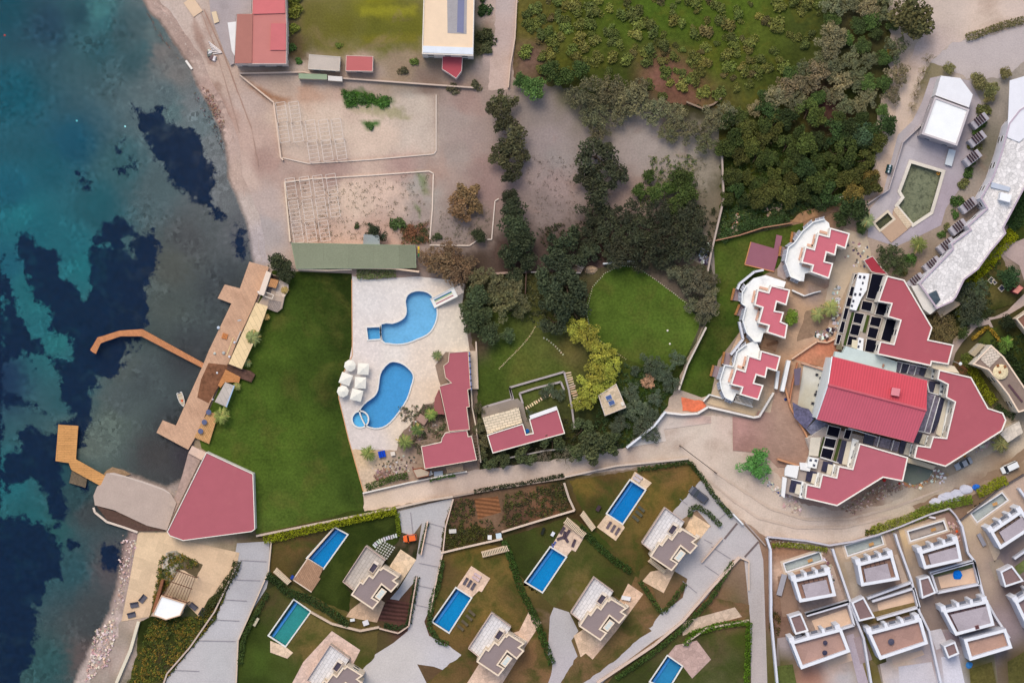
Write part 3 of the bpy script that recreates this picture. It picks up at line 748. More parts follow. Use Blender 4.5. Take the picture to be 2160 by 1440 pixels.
sheet('asphalt', "1960,130 2010,92 2060,80 2160,55 2300,40 2300,130 2160,130 2120,165 2040,165 1990,140", 'drive', (188, 176, 176), rag=3)
sheet('path', "1045,-60 1090,-60 1088,60 1080,140 1070,190 1030,190 1035,120 1045,60", 'track', [(1060, 50, (190, 168, 162)), (1050, 160, (200, 175, 165)), (1065, 20, (185, 168, 165))], rag=2)
sheet('paving', "1894,285 1925,255 1945,215 1962,165 1985,160 2045,170 2070,215 2068,270 2045,340 2023,400 1995,440 1985,475 1935,500 1890,520 1830,500 1835,440 1862,410", 'slabs',
      [(1900, 330, (188, 180, 186)), (2000, 330, (180, 170, 178)), (2000, 420, (176, 162, 172)), (1850, 440, (190, 180, 184)), (1960, 480, (178, 166, 178)), (1900, 510, (180, 170, 180))])
# villa estate
DR = (184, 178, 180)
sheet('driveway', "500,1145 568,1141 570,1205 562,1240 530,1290 505,1340 500,1392 498,1460 340,1470 352,1430 400,1370 452,1310 485,1230", 'drive', [(520, 1180, (182, 178, 182)), (530, 1230, (176, 172, 176)), (470, 1300, (190, 186, 190)), (400, 1400, (192, 186, 188)), (460, 1390, (186, 182, 184))])
sheet('driveway', "838,1078 905,1062 955,1050 940,1110 935,1160 922,1220 912,1270 895,1310 905,1340 975,1375 955,1420 915,1405 880,1400 900,1440 930,1480 700,1480 790,1380 830,1355 860,1330 875,1245 880,1220 845,1260 812,1310 790,1300 842,1240 878,1180 890,1102 870,1130 842,1120", 'drive', [(880, 1090, (184, 180, 182)), (900, 1160, (186, 178, 180)), (890, 1280, (192, 184, 186)), (850, 1390, (200, 192, 190)), (940, 1390, (198, 192, 196)), (850, 1250, (178, 176, 182))])
sheet('driveway', "1440,1030 1462,1012 1480,1015 1545,1080 1600,1140 1610,1180 1620,1480 1585,1480 1582,1300 1570,1180 1545,1180 1490,1260 1430,1320 1380,1350 1300,1410 1230,1480 1120,1480 1110,1400 1155,1385 1160,1300 1168,1280 1200,1290 1220,1330 1205,1350 1225,1400 1290,1380 1375,1330 1335,1290 1365,1240 1400,1290 1440,1260 1450,1220 1400,1190 1440,1150 1500,1110 1470,1075 1430,1100 1408,1085", 'drive', [(1480, 1040, (182, 176, 180)), (1540, 1110, (188, 182, 184)), (1570, 1150, (190, 182, 184)), (1500, 1170, (192, 184, 186)), (1430, 1290, (196, 188, 188)), (1350, 1340, (192, 186, 190)), (1380, 1320, (200, 192, 192)), (1590, 1300, (178, 168, 166)), (1250, 1420, (186, 178, 182)), (1150, 1420, (188, 178, 182)), (1190, 1320, (182, 176, 178)), (1595, 1420, (185, 172, 170))])
for nm_, pts, cs in (
 ('lawn', "572,1141 700,1090 735,1078 838,1076 848,1120 840,1140 800,1180 770,1150 724,1226 740,1256 735,1290 680,1270 600,1235 570,1210", [(620, 1150, (105, 82, 48)), (590, 1200, (88, 74, 40)), (640, 1110, (80, 66, 44)), (760, 1110, (38, 58, 22)), (720, 1180, (36, 58, 20)), (700, 1230, (40, 58, 22)), (720, 1270, (42, 54, 24)), (650, 1200, (60, 55, 34)), (830, 1100, (40, 52, 24))]),
 ('lawn', "562,1245 600,1225 670,1262 735,1295 800,1320 790,1385 700,1480 495,1480 505,1345 530,1290", [(560, 1270, (78, 70, 42)), (530, 1330, (50, 62, 28)), (540, 1400, (58, 85, 38)), (700, 1310, (122, 108, 62)), (650, 1360, (118, 100, 58)), (730, 1360, (80, 78, 42)), (600, 1420, (70, 80, 42)), (750, 1320, (100, 84, 50)), (540, 1450, (48, 60, 32))]),
 ('lawn', "938,1165 1010,1145 1070,1155 1080,1200 1110,1290 1165,1400 1150,1480 930,1480 900,1440 975,1380 905,1330 915,1270 925,1220", [(980, 1170, (118, 96, 48)), (940, 1200, (92, 75, 45)), (1050, 1200, (125, 102, 55)), (1040, 1290, (138, 112, 62)), (1000, 1370, (95, 74, 50)), (980, 1350, (108, 84, 50)), (1120, 1380, (140, 105, 72)), (1130, 1440, (142, 108, 76)), (960, 1330, (115, 92, 52)), (1080, 1260, (95, 78, 45))]),
 ('lawn', "1060,1135 1200,1090 1250,1115 1330,1190 1350,1200 1330,1270 1260,1240 1215,1225 1170,1280 1110,1230 1075,1180", [(1090, 1150, (58, 62, 28)), (1150, 1110, (72, 70, 34)), (1110, 1200, (50, 55, 26)), (1250, 1160, (80, 80, 38)), (1220, 1210, (108, 95, 55)), (1290, 1220, (68, 66, 35)), (1300, 1180, (88, 74, 42)), (1170, 1250, (92, 85, 48)), (1270, 1140, (60, 72, 30))]),
 ('lawn', "1200,1012 1460,975 1480,1010 1410,1090 1340,1140 1375,1180 1340,1210 1250,1110 1225,1070", [(1240, 1030, (122, 100, 48)), (1280, 1020, (92, 72, 42)), (1400, 1000, (138, 104, 66)), (1380, 1040, (128, 104, 52)), (1430, 1050, (120, 96, 50)), (1250, 1070, (72, 58, 34)), (1300, 1160, (88, 76, 40)), (1350, 1120, (108, 90, 48)), (1390, 1080, (112, 92, 48)), (1320, 1190, (98, 76, 44))]),
 ('lawn', "1340,1215 1375,1235 1395,1290 1370,1325 1330,1290 1330,1240", [(1350, 1300, (130, 100, 70)), (1370, 1250, (120, 92, 62))]),
 ('lawn', "1215,1385 1330,1290 1365,1330 1300,1390 1230,1440 1190,1480 1160,1480", [(1300, 1340, (125, 100, 65)), (1230, 1410, (128, 100, 70))]),
 ('lawn', "1430,1325 1500,1260 1580,1275 1582,1480 1240,1480 1300,1420", [(1480, 1290, (132, 98, 72)), (1540, 1300, (130, 98, 74)), (1560, 1350, (70, 78, 30)), (1520, 1380, (88, 78, 52)), (1540, 1400, (82, 82, 52)), (1500, 1440, (88, 88, 55)), (1350, 1440, (62, 65, 34)), (1470, 1340, (75, 72, 42))]),
 ('garden_bed', "945,1080 960,1052 1090,1022 1190,1008 1208,1075 1060,1120 930,1163 938,1110", [(960, 1080, (105, 80, 66)), (1000, 1110, (120, 88, 64)), (1080, 1040, (112, 88, 68)), (1130, 1050, (125, 92, 70)), (1150, 1070, (118, 80, 60)), (1090, 1090, (92, 66, 54)), (1180, 1040, (52, 55, 26)), (970, 1140, (46, 48, 20)), (1010, 1140, (62, 46, 30)), (1040, 1100, (128, 100, 80)), (1080, 1110, (72, 58, 40))])):
    sheet(nm_, pts, 'dry_lawn' if nm_ == 'lawn' else 'dirt', cs, rag=2)
sheet('ploughed_bed', "1000,1052 1050,1046 1057,1080 1008,1094", 'furrows', (150, 100, 68), rag=1)
sheet('ploughed_bed', "820,1262 872,1272 862,1312 790,1308", 'furrows', (98, 66, 60), rag=1)
TER = (222, 192, 162)
for pts, c in (("845,1158 878,1180 838,1240 812,1212 824,1190", (226, 198, 168)), ("740,1285 770,1262 800,1262 812,1270 795,1312 730,1300", (212, 178, 150)), ("1460,1083 1499,1108 1450,1170 1420,1140 1448,1110", (228, 196, 164)), ("1372,1205 1425,1195 1440,1170 1405,1240 1400,1250 1355,1225", (222, 190, 162)),
  ("1115,1290 1142,1312 1110,1360 1060,1440 1000,1480 960,1480 1010,1400 1060,1340 1095,1330", (222, 190, 170)), ("1325,1230 1357,1252 1300,1330 1250,1390 1230,1372 1290,1300", (220, 186, 162)), ("1440,1310 1550,1280 1565,1300 1490,1320 1440,1340", (205, 180, 160)), ("640,1395 700,1330 760,1370 720,1450 600,1470", (214, 186, 174)), ("825,1190 842,1165 868,1175", (222, 195, 168)), ("1210,1340 1240,1320 1270,1350 1225,1385", (224, 192, 165)),
  ("1425,1360 1470,1350 1500,1390 1460,1430 1440,1404 1409,1380", (190, 160, 152))):
    sheet('terrace_paving', pts, 'crazy', c)
sheet('terrace_paving', "292,1118 352,1118 390,1140 505,1165 498,1200 470,1240 440,1262 420,1300 392,1272 415,1217 370,1200 345,1170 330,1240 315,1300 256,1310 270,1240 283,1170", 'slabs', [(320, 1160, (228, 198, 164)), (300, 1230, (226, 196, 164)), (450, 1190, (222, 190, 158)), (420, 1230, (220, 188, 158)), (280, 1290, (222, 190, 160))])
sheet('garden_bed', "330,1245 350,1165 372,1162 428,1190 415,1217 380,1200 340,1255 315,1305 315,1300", 'dirt', [(350, 1190, (190, 180, 170)), (340, 1230, (110, 100, 55)), (330, 1270, (92, 78, 40)), (400, 1190, (95, 80, 55))], rag=2)
sheet('slope_planting', "320,1300 420,1302 455,1265 495,1200 500,1190 486,1228 452,1310 402,1368 352,1430 340,1480 262,1480 288,1380 292,1310", 'meadow', [(320, 1330, (48, 56, 24)), (380, 1320, (58, 66, 28)), (300, 1420, (78, 82, 36)), (350, 1400, (80, 70, 48)), (470, 1250, (42, 46, 24)), (440, 1290, (60, 55, 30))], rag=2)
# row houses: courtyards
sheet('courtyard', "1628,1150 1745,1160 1760,1175 1800,1330 1640,1345 1625,1300", 'dirt', [(1650, 1160, (158, 118, 94)), (1700, 1160, (150, 112, 90)), (1645, 1210, (205, 172, 152)), (1645, 1270, (140, 110, 92)), (1640, 1300, (120, 92, 80)), (1750, 1190, (150, 125, 112)), (1770, 1280, (172, 150, 142)), (1720, 1290, (160, 142, 136))], rag=1)
sheet('courtyard', "1760,1150 1870,1115 1900,1180 1945,1330 1800,1330 1780,1250", 'concrete', [(1780, 1160, (198, 172, 150)), (1880, 1140, (175, 150, 135)), (1790, 1200, (165, 148, 130)), (1810, 1270, (165, 150, 142)), (1900, 1230, (150, 128, 118)), (1920, 1290, (168, 145, 138))])
sheet('courtyard', "1895,1115 2000,1080 2030,1110 2060,1200 2085,1330 1950,1330 1925,1230", 'concrete', [(1905, 1130, (210, 180, 142)), (2015, 1110, (150, 118, 108)), (1930, 1180, (160, 142, 128)), (2040, 1180, (150, 130, 120)), (2000, 1260, (128, 112, 108)), (2070, 1290, (140, 122, 120)), (1960, 1230, (152, 135, 128))])
sheet('courtyard', "2025,1100 2110,1025 2260,960 2260,1480 2100,1480 2090,1300 2060,1200", 'concrete', [(2040, 1110, (195, 172, 148)), (2080, 1150, (172, 150, 132)), (2060, 1160, (180, 158, 142)), (2150, 1040, (190, 165, 150)), (2080, 1230, (175, 155, 142)), (2130, 1230, (105, 90, 92)), (2100, 1330, (158, 142, 150)), (2150, 1400, (95, 80, 55)), (2120, 1180, (128, 115, 118))])
sheet('courtyard', "1640,1345 1830,1315 1850,1400 1870,1480 1630,1480", 'concrete', [(1660, 1350, (165, 152, 155)), (1800, 1350, (165, 148, 150)), (1760, 1400, (222, 190, 172)), (1650, 1410, (95, 88, 50)), (1780, 1430, (190, 182, 185)), (1820, 1370, (130, 110, 60)), (1840, 1420, (110, 98, 50)), (1710, 1425, (180, 130, 110))])
sheet('courtyard', "1950,1330 2090,1320 2110,1480 1870,1480 1855,1395", 'concrete', [(1900, 1395, (222, 192, 168)), (1990, 1400, (205, 200, 212)), (2000, 1440, (210, 205, 215)), (1900, 1430, (198, 190, 195)), (2060, 1410, (108, 98, 55)), (2000, 1350, (150, 132, 138)), (2080, 1440, (82, 75, 40)), (1975, 1400, (175, 155, 155))])
for pts in ("1712,1308 1785,1283 1797,1315 1725,1338", "1850,1272 1925,1247 1934,1275 1857,1300", "1978,1217 2052,1197 2060,1228 1985,1240", "1745,1395 1800,1375 1800,1392 1748,1408", "1880,1388 1945,1370 1950,1380 1885,1402"):
    sheet('terrace_paving', pts, 'plaster', (224, 192, 170))
# hotel forecourt and courts
sheet('terrace_paving', "1545,878 1590,884 1640,800 1700,760 1740,900 1710,985 1640,985 1610,955 1546,950", 'brick_pave',
      [(1560, 900, (191, 148, 141)), (1570, 940, (164, 126, 118)), (1640, 870, (178, 148, 133)), (1660, 900, (175, 144, 129)), (1660, 850, (187, 153, 135)), (1690, 800, (190, 155, 135)), (1610, 880, (172, 138, 128)), (1650, 950, (166, 136, 123))])
sheet('terrace_paving', "1655,595 1700,592 1740,610 1790,570 1800,575 1785,650 1760,730 1690,780 1640,800 1625,870 1570,862 1500,830 1560,700 1600,640", 'brick_pave',
      [(1690, 610, (202, 166, 138)), (1710, 620, (149, 134, 134)), (1700, 650, (201, 166, 137)), (1660, 720, (196, 163, 137)), (1650, 770, (195, 155, 126)), (1760, 620, (198, 169, 142)), (1780, 600, (163, 149, 137)), (1740, 720, (200, 167, 145)), (1620, 850, (201, 181, 160)), (1560, 845, (208, 189, 168)), (1650, 830, (192, 157, 138)), (1640, 670, (192, 159, 134))])
sheet('terrace_paving', "1780,480 1830,500 1845,575 1800,577 1770,640 1740,640 1750,590", 'slabs', (198, 178, 158), rag=1)
sheet('garden_bed', "1700,655 1770,640 1740,700 1680,720", 'dirt', (150, 125, 105), rag=2)
sheet('court_floor', "1695,770 1745,775 1740,830 1722,880 1715,905 1690,890 1680,870", 'plaster', [(1710, 790, (210, 208, 203)), (1700, 830, (195, 188, 173)), (1730, 860, (208, 208, 200)), (1690, 870, (183, 173, 155))])
sheet('sloping_bank', "1668,755 1725,722 1745,715 1765,712 1768,740 1748,765 1745,778 1692,762", 'dirt', [(1700, 745, (205, 140, 112)), (1740, 740, (198, 128, 102)), (1735, 765, (170, 125, 100))], rag=1)
sheet('sloping_bank', "1690,448 1740,432 1775,418 1785,428 1740,450 1690,470 1668,468", 'dirt', (172, 132, 98), rag=2)
sheet('sloping_bank', "1437,838 1484,846 1490,856 1470,868 1440,866", 'dirt', (222, 120, 88), rag=1)
sheet('forecourt', "1320,944 1404,868 1500,878 1500,892 1400,905 1405,930", 'concrete', [(1350, 925, (215, 205, 198)), (1420, 880, (205, 190, 182)), (1480, 885, (205, 175, 165))])
sheet('terrace_paving', "1490,850 1592,878 1600,862 1500,832", 'slabs', (212, 188, 160))
sheet('path', "2011,716 2040,690 2060,672 2098,668 2125,655 2150,630 2162,618 2168,640 2120,668 2088,675 2095,690 2120,720 2130,726 2118,732 2085,684 2060,690 2030,722 2015,745 2003,790 1996,785", 'slabs', (182, 162, 155))
sheet('path', "2095,500 2200,470 2200,600 2168,615 2150,560 2120,540", 'slabs', (188, 165, 160))
sheet('lawn', "2060,570 2110,540 2150,600 2140,640 2075,660 2040,690 2000,700 2000,650", 'lawn', [(2080, 600, (80, 75, 40)), (2080, 615, (125, 108, 72)), (2100, 650, (52, 58, 26)), (2030, 670, (50, 52, 30))], rag=2)
sheet('lawn', "2100,690 2180,640 2240,640 2240,900 2150,860 2060,725 2090,690", 'lawn', [(2130, 680, (62, 58, 30)), (2080, 710, (70, 80, 38)), (2150, 740, (38, 48, 20)), (2140, 780, (30, 42, 18))], rag=2)
sheet('lawn', "2150,400 2240,300 2240,480 2100,520 2125,490", 'lawn', (42, 62, 24), rag=2)

ZT = ZS[0] + .004
def strip(name, a, b_, w_, m, col):
    a, b_ = Vector(a), Vector(b_); n_ = Vector((-(b_ - a).y, (b_ - a).x)).normalized() * w_ / 2
    return sheet(name, [tuple(a + n_), tuple(b_ + n_), tuple(b_ - n_), tuple(a - n_)], m, col, hole=False, z=ZT)
for t in "507,1181,562,1184 493,1222,549,1224 474,1264,521,1267 442,1306,505,1309 400,1350,497,1352 354,1412,420,1415 903,1102,941,1113 894,1143,933,1155 884,1187,925,1195 881,1234,918,1242 877,1275,912,1283 866,1080,871,1125 1434,1052,1450,1064 1517,1094,1530,1083 1485,1137,1502,1146 1500,1152,1541,1178 1487,1192,1516,1212 1440,1225,1470,1250".split():
    x1, y1, x2, y2 = [float(v) for v in t.split(',')]
    strip('driveway_joint', (x1, y1), (x2, y2), 1.6, 'drive', (150, 144, 152))
strip('driveway_joint', (1528, 1136), (1555, 1103), 4, 'drive', (118, 104, 104))
strip('driveway_joint', (1571, 1174), (1600, 1142), 4, 'drive', (118, 104, 104))
sheet('driveway', "1985,1385 2022,1380 2035,1440 2040,1500 2000,1500", 'drive', (216, 212, 224))
sheet('driveway', "1785,1340 1800,1335 1832,1440 1815,1460 1800,1400", 'drive', (184, 170, 182))
sheet('driveway', "1895,1405 1965,1395 1985,1480 1900,1480", 'drive', (205, 198, 206))
sheet('lawn', "1635,1405 1672,1400 1680,1440 1632,1460", 'lawn', (104, 110, 62)); sheet('lawn', "1820,1335 1858,1318 1870,1395 1850,1402 1838,1390", 'lawn', (112, 104, 58)); sheet('lawn', "2045,1410 2092,1395 2110,1480 2050,1480", 'lawn', (96, 88, 48)); sheet('lawn', "2125,1395 2200,1350 2200,1480 2130,1480", 'lawn', (84, 80, 44))
sheet('lawn', "1800,1300 1935,1268 1940,1290 1830,1318", 'lawn', (140, 120, 80)); sheet('lawn', "1965,1205 2055,1185 2056,1195 1972,1216", 'lawn', (128, 132, 104)); sheet('lawn', "2140,1195 2200,1150 2200,1175 2150,1212", 'lawn', (120, 130, 96))
# tyre tracks and cracks of the sandy road
for s_, c_ in (("1480,1000 1540,1050 1600,1092 1680,1112 1780,1112 1880,1088", (202, 180, 166)), ("1495,985 1560,1030 1625,1072 1700,1095 1790,1094 1890,1068 1990,1030", (203, 181, 166)), ("430,20 470,110 500,190 530,270 545,350", (168, 135, 122)), ("418,10 455,105 480,190 505,280", (172, 142, 130))):
    q_ = pp(s_)
    for a_, b_ in zip(q_, q_[1:]): sheet('tyre_track', z=ZT, pts=wobble([(a_[0], a_[1] - 2.6), (b_[0], b_[1] - 2.6), (b_[0], b_[1] + 2.6), (a_[0], a_[1] + 2.6)], .8, 12), m='track', ctrl=c_)

for k_ in ('r1', 'r2', 'r3', 'r4'):
    sheet('terrace_paving', offset(PO[k_], -7), 'slabs', (212, 190, 172), z=ZT + .004)
for s_, c_ in (("1640,1215 1664,1212 1690,1300 1650,1300", (150, 122, 106)), ("1745,1195 1757,1192 1780,1262 1768,1268", (196, 172, 160)), ("1886,1170 1893,1168 1915,1225 1903,1232", (200, 178, 165)), ("1780,1185 1800,1182 1815,1240 1800,1262", (176, 160, 146)), ("2070,1110 2085,1105 2110,1165 2098,1185", (202, 180, 160)), ("2085,1185 2110,1178 2130,1205 2100,1225", (160, 145, 132)), ("1800,1345 1822,1338 1840,1390 1815,1400", (170, 152, 158)), ("1960,1330 1985,1325 2000,1360 1975,1370", (205, 200, 210))):
    sheet('terrace_paving', s_, 'slabs', c_, z=ZT + .009)
# ================================================================ buildings
WHITE = (240, 238, 240)
CREAM = (236, 220, 200)
REDR = (176, 92, 100)

def wc(pts):
    x, y = cen(pts)
    return Vector((x, y, 0))

def add_windows(root, out, z0, floors, fh=3.0, col=(50, 58, 70), frame=WHITE, every=3.6, mx=16, ww=1.3, wh=1.35):
    n = len(out)
    a = sum(out[i][0] * out[(i + 1) % n][1] - out[(i + 1) % n][0] * out[i][1] for i in range(n))
    s = 1 if a > 0 else -1
    cnt = 0
    for fl in range(floors):
        for i in range(n):
            p, q = Vector(out[i]), Vector(out[(i + 1) % n])
            L_ = (q - p).length
            if L_ < 2.6: continue
            d = (q - p) / L_
            nn = Vector((d.y, -d.x)) * s
            mid = (p + q) / 2
            if nn.dot(-mid) < 0: continue            # sides the drone cannot see stay plain
            k = max(1, int(L_ / every))
            for j in range(k):
                if cnt >= mx: return
                c = p + d * (L_ * (j + .5) / k)
                z = z0 + fl * fh + 1.55
                mb = MB(); ang = math.atan2(d.y, d.x)
                mb.box((c.x + nn.x * .01, c.y + nn.y * .01, z), (ww + .22, .07, wh + .22), ang, C(*frame))
                mb.box((c.x + nn.x * .03, c.y + nn.y * .03, z), (ww, .08, wh), ang, C(*col))
                part('window', mb, M['glass'], root)
                cnt += 1

def flat_building(name, label, cat, pts, z, roofcol, roofmat='grey_roof', wall=WHITE, pw=.28, ph=.35, rim=None, floors=0, group=None, wmat='plaster', z0=0.0, every=3.6, mx=16, world=False, wname='wall'):
    out = pts if world else W(pts, z + ph)
    inn = offset(out, pw)
    root = empty(name, wc(out), label, cat, group)
    mb = MB()
    mb.ring(out, inn, z0, z + ph, z - .02, C(*wall), C(*(rim or wall)))
    part(wname, mb, M[wmat], root)
    mb = MB(); mb.face([(p[0], p[1], z) for p in inn], C(*roofcol))
    part('roof', mb, M[roofmat], root)
    if floors: add_windows(root, out, z0, floors, every=every, mx=mx)
    return root

SL = [0]
def slab(root, name, pts, z0, z1, col, m='plaster', top=None, label=None, at=None):
    SL[0] = (SL[0] + 1) % 37; z1 += SL[0] * .0041
    mb = MB(); mb.prism(W(pts, z1 if at is None else at), z0, z1, C(*col), C(*top) if top else None)
    return part(name, mb, M[m], root, label)

def rail(root, name, pts, z, h, w, col, m='plaster', closed=False):
    q = [P(x, y, z + h) for x, y in pp(pts)]
    mb = MB()
    for a, b in zip(q, q[1:] + (q[:1] if closed else [])):
        a = Vector((a.x, a.y, z + h / 2)); b = Vector((b.x, b.y, z + h / 2))
        mb.bar(a, b, w, h, C(*col))
    return part(name, mb, M[m], root)

# ---- the three white villas with stepped red roofs and big terraces
RV = [
 ("1751,480 1793,492 1784,525 1766,518 1762,539 1744,533 1740,551 1758,555 1749,588 1710,574 1714,560 1690,554 1699,520 1717,525 1725,492 1748,498",
  "1740,462 1750,470 1752,482 1749,497 1725,491 1717,526 1699,521 1690,555 1714,561 1710,574 1699,577 1697,593 1688,592 1668,583 1657,552 1663,522 1676,512 1693,488 1716,468",
  'white villa with stepped red roof nearest the dirt bank, above the other two',
  [("1672,489 1690,494 1686,516 1668,511", 'p'), ("1647,519 1666,525 1662,545 1644,540", 'p')]),
 ("1626,601 1667,611 1659,644 1639,637 1635,655 1654,658 1648,678 1662,684 1657,714 1617,701 1621,687 1599,681 1608,649 1591,643 1598,610 1621,616",
  "1592,586 1616,580 1659,594 1655,606 1626,601 1621,616 1598,610 1591,643 1608,649 1599,681 1621,688 1617,701 1609,703 1604,720 1592,720 1575,701 1567,675 1574,646 1565,640 1566,617 1575,602",
  'white villa with stepped red roof beside the round bright green tree',
  [("1549,608 1562,613 1559,635 1543,633", 'd'), ("1560,642 1573,646 1566,668 1551,664", 'd')]),
 ("1605,739 1647,751 1639,783 1619,777 1615,797 1596,791 1591,807 1611,812 1600,844 1560,832 1565,817 1541,811 1552,776 1571,782 1579,749 1602,756",
  "1592,719 1598,722 1604,738 1602,756 1579,750 1571,782 1552,776 1541,811 1565,818 1560,832 1552,829 1545,845 1530,838 1522,820 1519,802 1529,770 1547,773 1555,741 1575,726",
  'white villa with stepped red roof above the ramp, lowest of the three',
  [("1528,742 1542,745 1538,770 1523,768", 'd'), ("1505,770 1520,774 1513,796 1499,793", 'd')])]
for k, (roof, ter, label, decks) in enumerate(RV):
    root = flat_building('seafront_villa', label, 'villa', roof, 6.3, (204, 112, 125), 'red_terrace_roof', (240, 232, 228), .32, .35, (246, 238, 232), group='white villas with red roofs')
    out = W(ter, 4.1)
    mb = MB(); mb.prism(out, 0, 3.2, C(226, 226, 232), C(240, 240, 242)); part('terrace', mb, M['white_terrace'], root)
    q = pp(ter)
    # parapet only along the outer edge of the terrace
    outer = q[-9:] if k else q[-7:] + q[:1]
    rail(root, 'parapet', outer, 3.2, .9, .22, (245, 245, 248))
    # sloping glazed bays under the parapet
    for i in range(0, len(outer) - 1):
        a, b = Vector(outer[i]), Vector(outer[i + 1])
        if (b - a).length < 12: continue
        m_ = (a + b) / 2; c_ = Vector(cen(q)); nn = (m_ - c_).normalized() * 7
        d = (b - a) * .12
        mb = MB()
        A, B = P(*(a + d), 2.9), P(*(b - d), 2.9)
        n3 = Vector((nn.x, -nn.y, 0)).normalized()
        mb.face([A + n3 * .12, B + n3 * .12, B + n3 * .8 - Vector((0, 0, 1.0)), A + n3 * .8 - Vector((0, 0, 1.0))], C(158, 160, 174))
        mb.face([A + n3 * .8 - Vector((0, 0, 1.0)), B + n3 * .8 - Vector((0, 0, 1.0)), B + n3 * .8 - Vector((0, 0, 2.85)), A + n3 * .8 - Vector((0, 0, 2.85))], C(205, 205, 215))
        g_ = part('bay_window', mb, M['plaster'], root)
        mb = MB()
        for t in (0, .5, 1):
            p = A.lerp(B, t)
            mb.bar(p + n3 * .12 + Vector((0, 0, .05)), p + n3 * .82 - Vector((0, 0, .95)), .1, .08, C(222, 222, 232))
        part('frame', mb, M['plaster'], g_)
    # planter strips with terracotta pots along the roof edge
    rp = pp(roof)
    for i in range(len(rp)):
        a, b = Vector(rp[i]), Vector(rp[(i + 1) % len(rp)])
        m_ = (a + b) / 2
        if (b - a).length > 16 and m_.x < cen(rp)[0] - 4:
            nn = Vector((-(b - a).y, (b - a).x)).normalized() * 5
            if not inpoly([m_.x + nn.x], [m_.y + nn.y], q)[0]: nn = -nn
            if not inpoly([m_.x + nn.x], [m_.y + nn.y], q)[0]: continue
            A, B = P(*(a + (b - a) * .12 + nn), 3.4), P(*(a + (b - a) * .88 + nn), 3.4)
            mb = MB(); mb.bar(A, B, .55, .35, C(222, 178, 160)); part('planter', mb, M['brick_pave'], root)
    # garden decks with timber edge
    for dk, kind in decks:
        dkr = pp(dk)
        slab(root, 'deck', dk, 0, .35, (152, 132, 138), 'plaster')
        i = min(range(len(dkr)), key=lambda i: dkr[i][0] + dkr[(i + 1) % 4][0])
        a, b = P(*dkr[i], 1.0), P(*dkr[(i + 1) % 4], 1.0)
        mb = MB(); a.z = b.z = .6; mb.bar(a, b, .5, .9, C(176, 124, 80)); part('planter_box', mb, M['deck_cross'], root)
    # roof hatch and pergola bars in the recess
    add_windows(root, W(roof, 6.6), 3.2, 1, 3, mx=6)
# recess pergolas by the villas
def pergola(name, label, pts, z, col, nbars, along=0, w=.1, posts=True, cat='pergola', m='bark', beam=None, group=None, beams=(0, 1)):
    q = [P(x, y, z) for x, y in pp(pts)]
    root = empty(name, wc([(p.x, p.y) for p in q]), label, cat, group)
    a, b, c, d = q if along == 0 else (q[1], q[2], q[3], q[0])
    mb = MB()
    for t in beams:
        A, B = a.lerp(d, t), b.lerp(c, t)
        mb.bar(A, B, w * 1.6, w * 1.8, C(*(beam or col)))
    part('beam', mb, M[m], root)
    mb = MB()
    up = Vector((0, 0, w * 1.8))
    for i in range(nbars):
        t = (i + .5) / nbars
        mb.bar(a.lerp(b, t) + up, d.lerp(c, t) + up, w, w * 1.4, C(*col))
    part('slats', mb, M[m], root)
    if posts:
        for p in q:
            mb = MB(); mb.tube([(p.x, p.y, 0), (p.x, p.y, z)], w, C(*col), 6); part('post', mb, M[m], root)
    return root
pergola('pergola', 'brown slatted pergola between the two lower white villas', "1613,713 1642,722 1636,740 1606,732", 3.0, (130, 98, 78), 13)
pergola('pergola', 'pale slatted pergola over the stair below the lowest white villa', "1552,834 1588,843 1586,856 1549,846", 2.8, (228, 220, 215), 14)

# red timber sun deck of the first villa
r_ = empty('sun_deck', P(1615, 545), 'large plum red wooden sun deck on the lawn', 'deck')
slab(r_, 'platform', "1584,510 1633,524 1638,495 1650,498 1644,530 1632,574 1571,558", .0, .4, (150, 98, 112), 'plain')
rail(r_, 'edging', "1633,573 1571,558 1584,510", .4, .08, .22, (200, 140, 95))
r_ = empty('terrace', P(1650, 560), 'grey fan of paved steps between two white villas', 'steps')
for i, s_ in enumerate(("1640,566 1651,546 1657,552 1668,583 1655,590 1640,582", "1644,566 1652,550 1657,553 1667,582 1657,587", "1649,566 1653,554 1657,556 1666,581 1659,584")):
    slab(r_, 'step', s_, 0, .15 * (i + 1), (178 - 5 * i, 160 - 4 * i, 156), 'slabs')

# ---- hotel: podium, red wings, gabled hall
hotel = empty('hotel', P(1850, 820), 'large hotel block with red flat wings round a ribbed red gable', 'hotel')
PZ = 3.6
def wing(pts, col, z=9.2):
    out = W(pts, z + .3); inn = offset(out, .3)
    mb = MB(); mb.ring(out, inn, 0, z + .3, z - .02, C(236, 226, 218), C(244, 234, 226)); wl = part('wall', mb, M['plaster'], hotel)
    mb = MB(); mb.face([(p[0], p[1], z) for p in inn], C(*col)); part('roof', mb, M['red_roof'], hotel)
    add_windows(hotel, out, PZ, 2, 2.9, mx=22, every=4)
wing("1871,581 1908,590 1967,691 1959,716 2012,727 2001,769 1966,763 1964,772 1850,747 1857,719 1885,725 1899,676 1872,668 1880,641 1852,636", (177, 92, 102))
wing("1981,779 2049,795 2085,860 2116,870 2123,886 2114,909 1995,984 1928,966 1934,938 1961,942 1968,920 1996,923 2014,848 1995,838 1999,811 1977,800", (176, 94, 104))
wing("1813,934 1916,964 1905,1015 1863,1007 1766,1067 1697,1051 1701,1020 1728,1026 1734,999 1764,1006 1769,982 1798,988", (184, 102, 115))
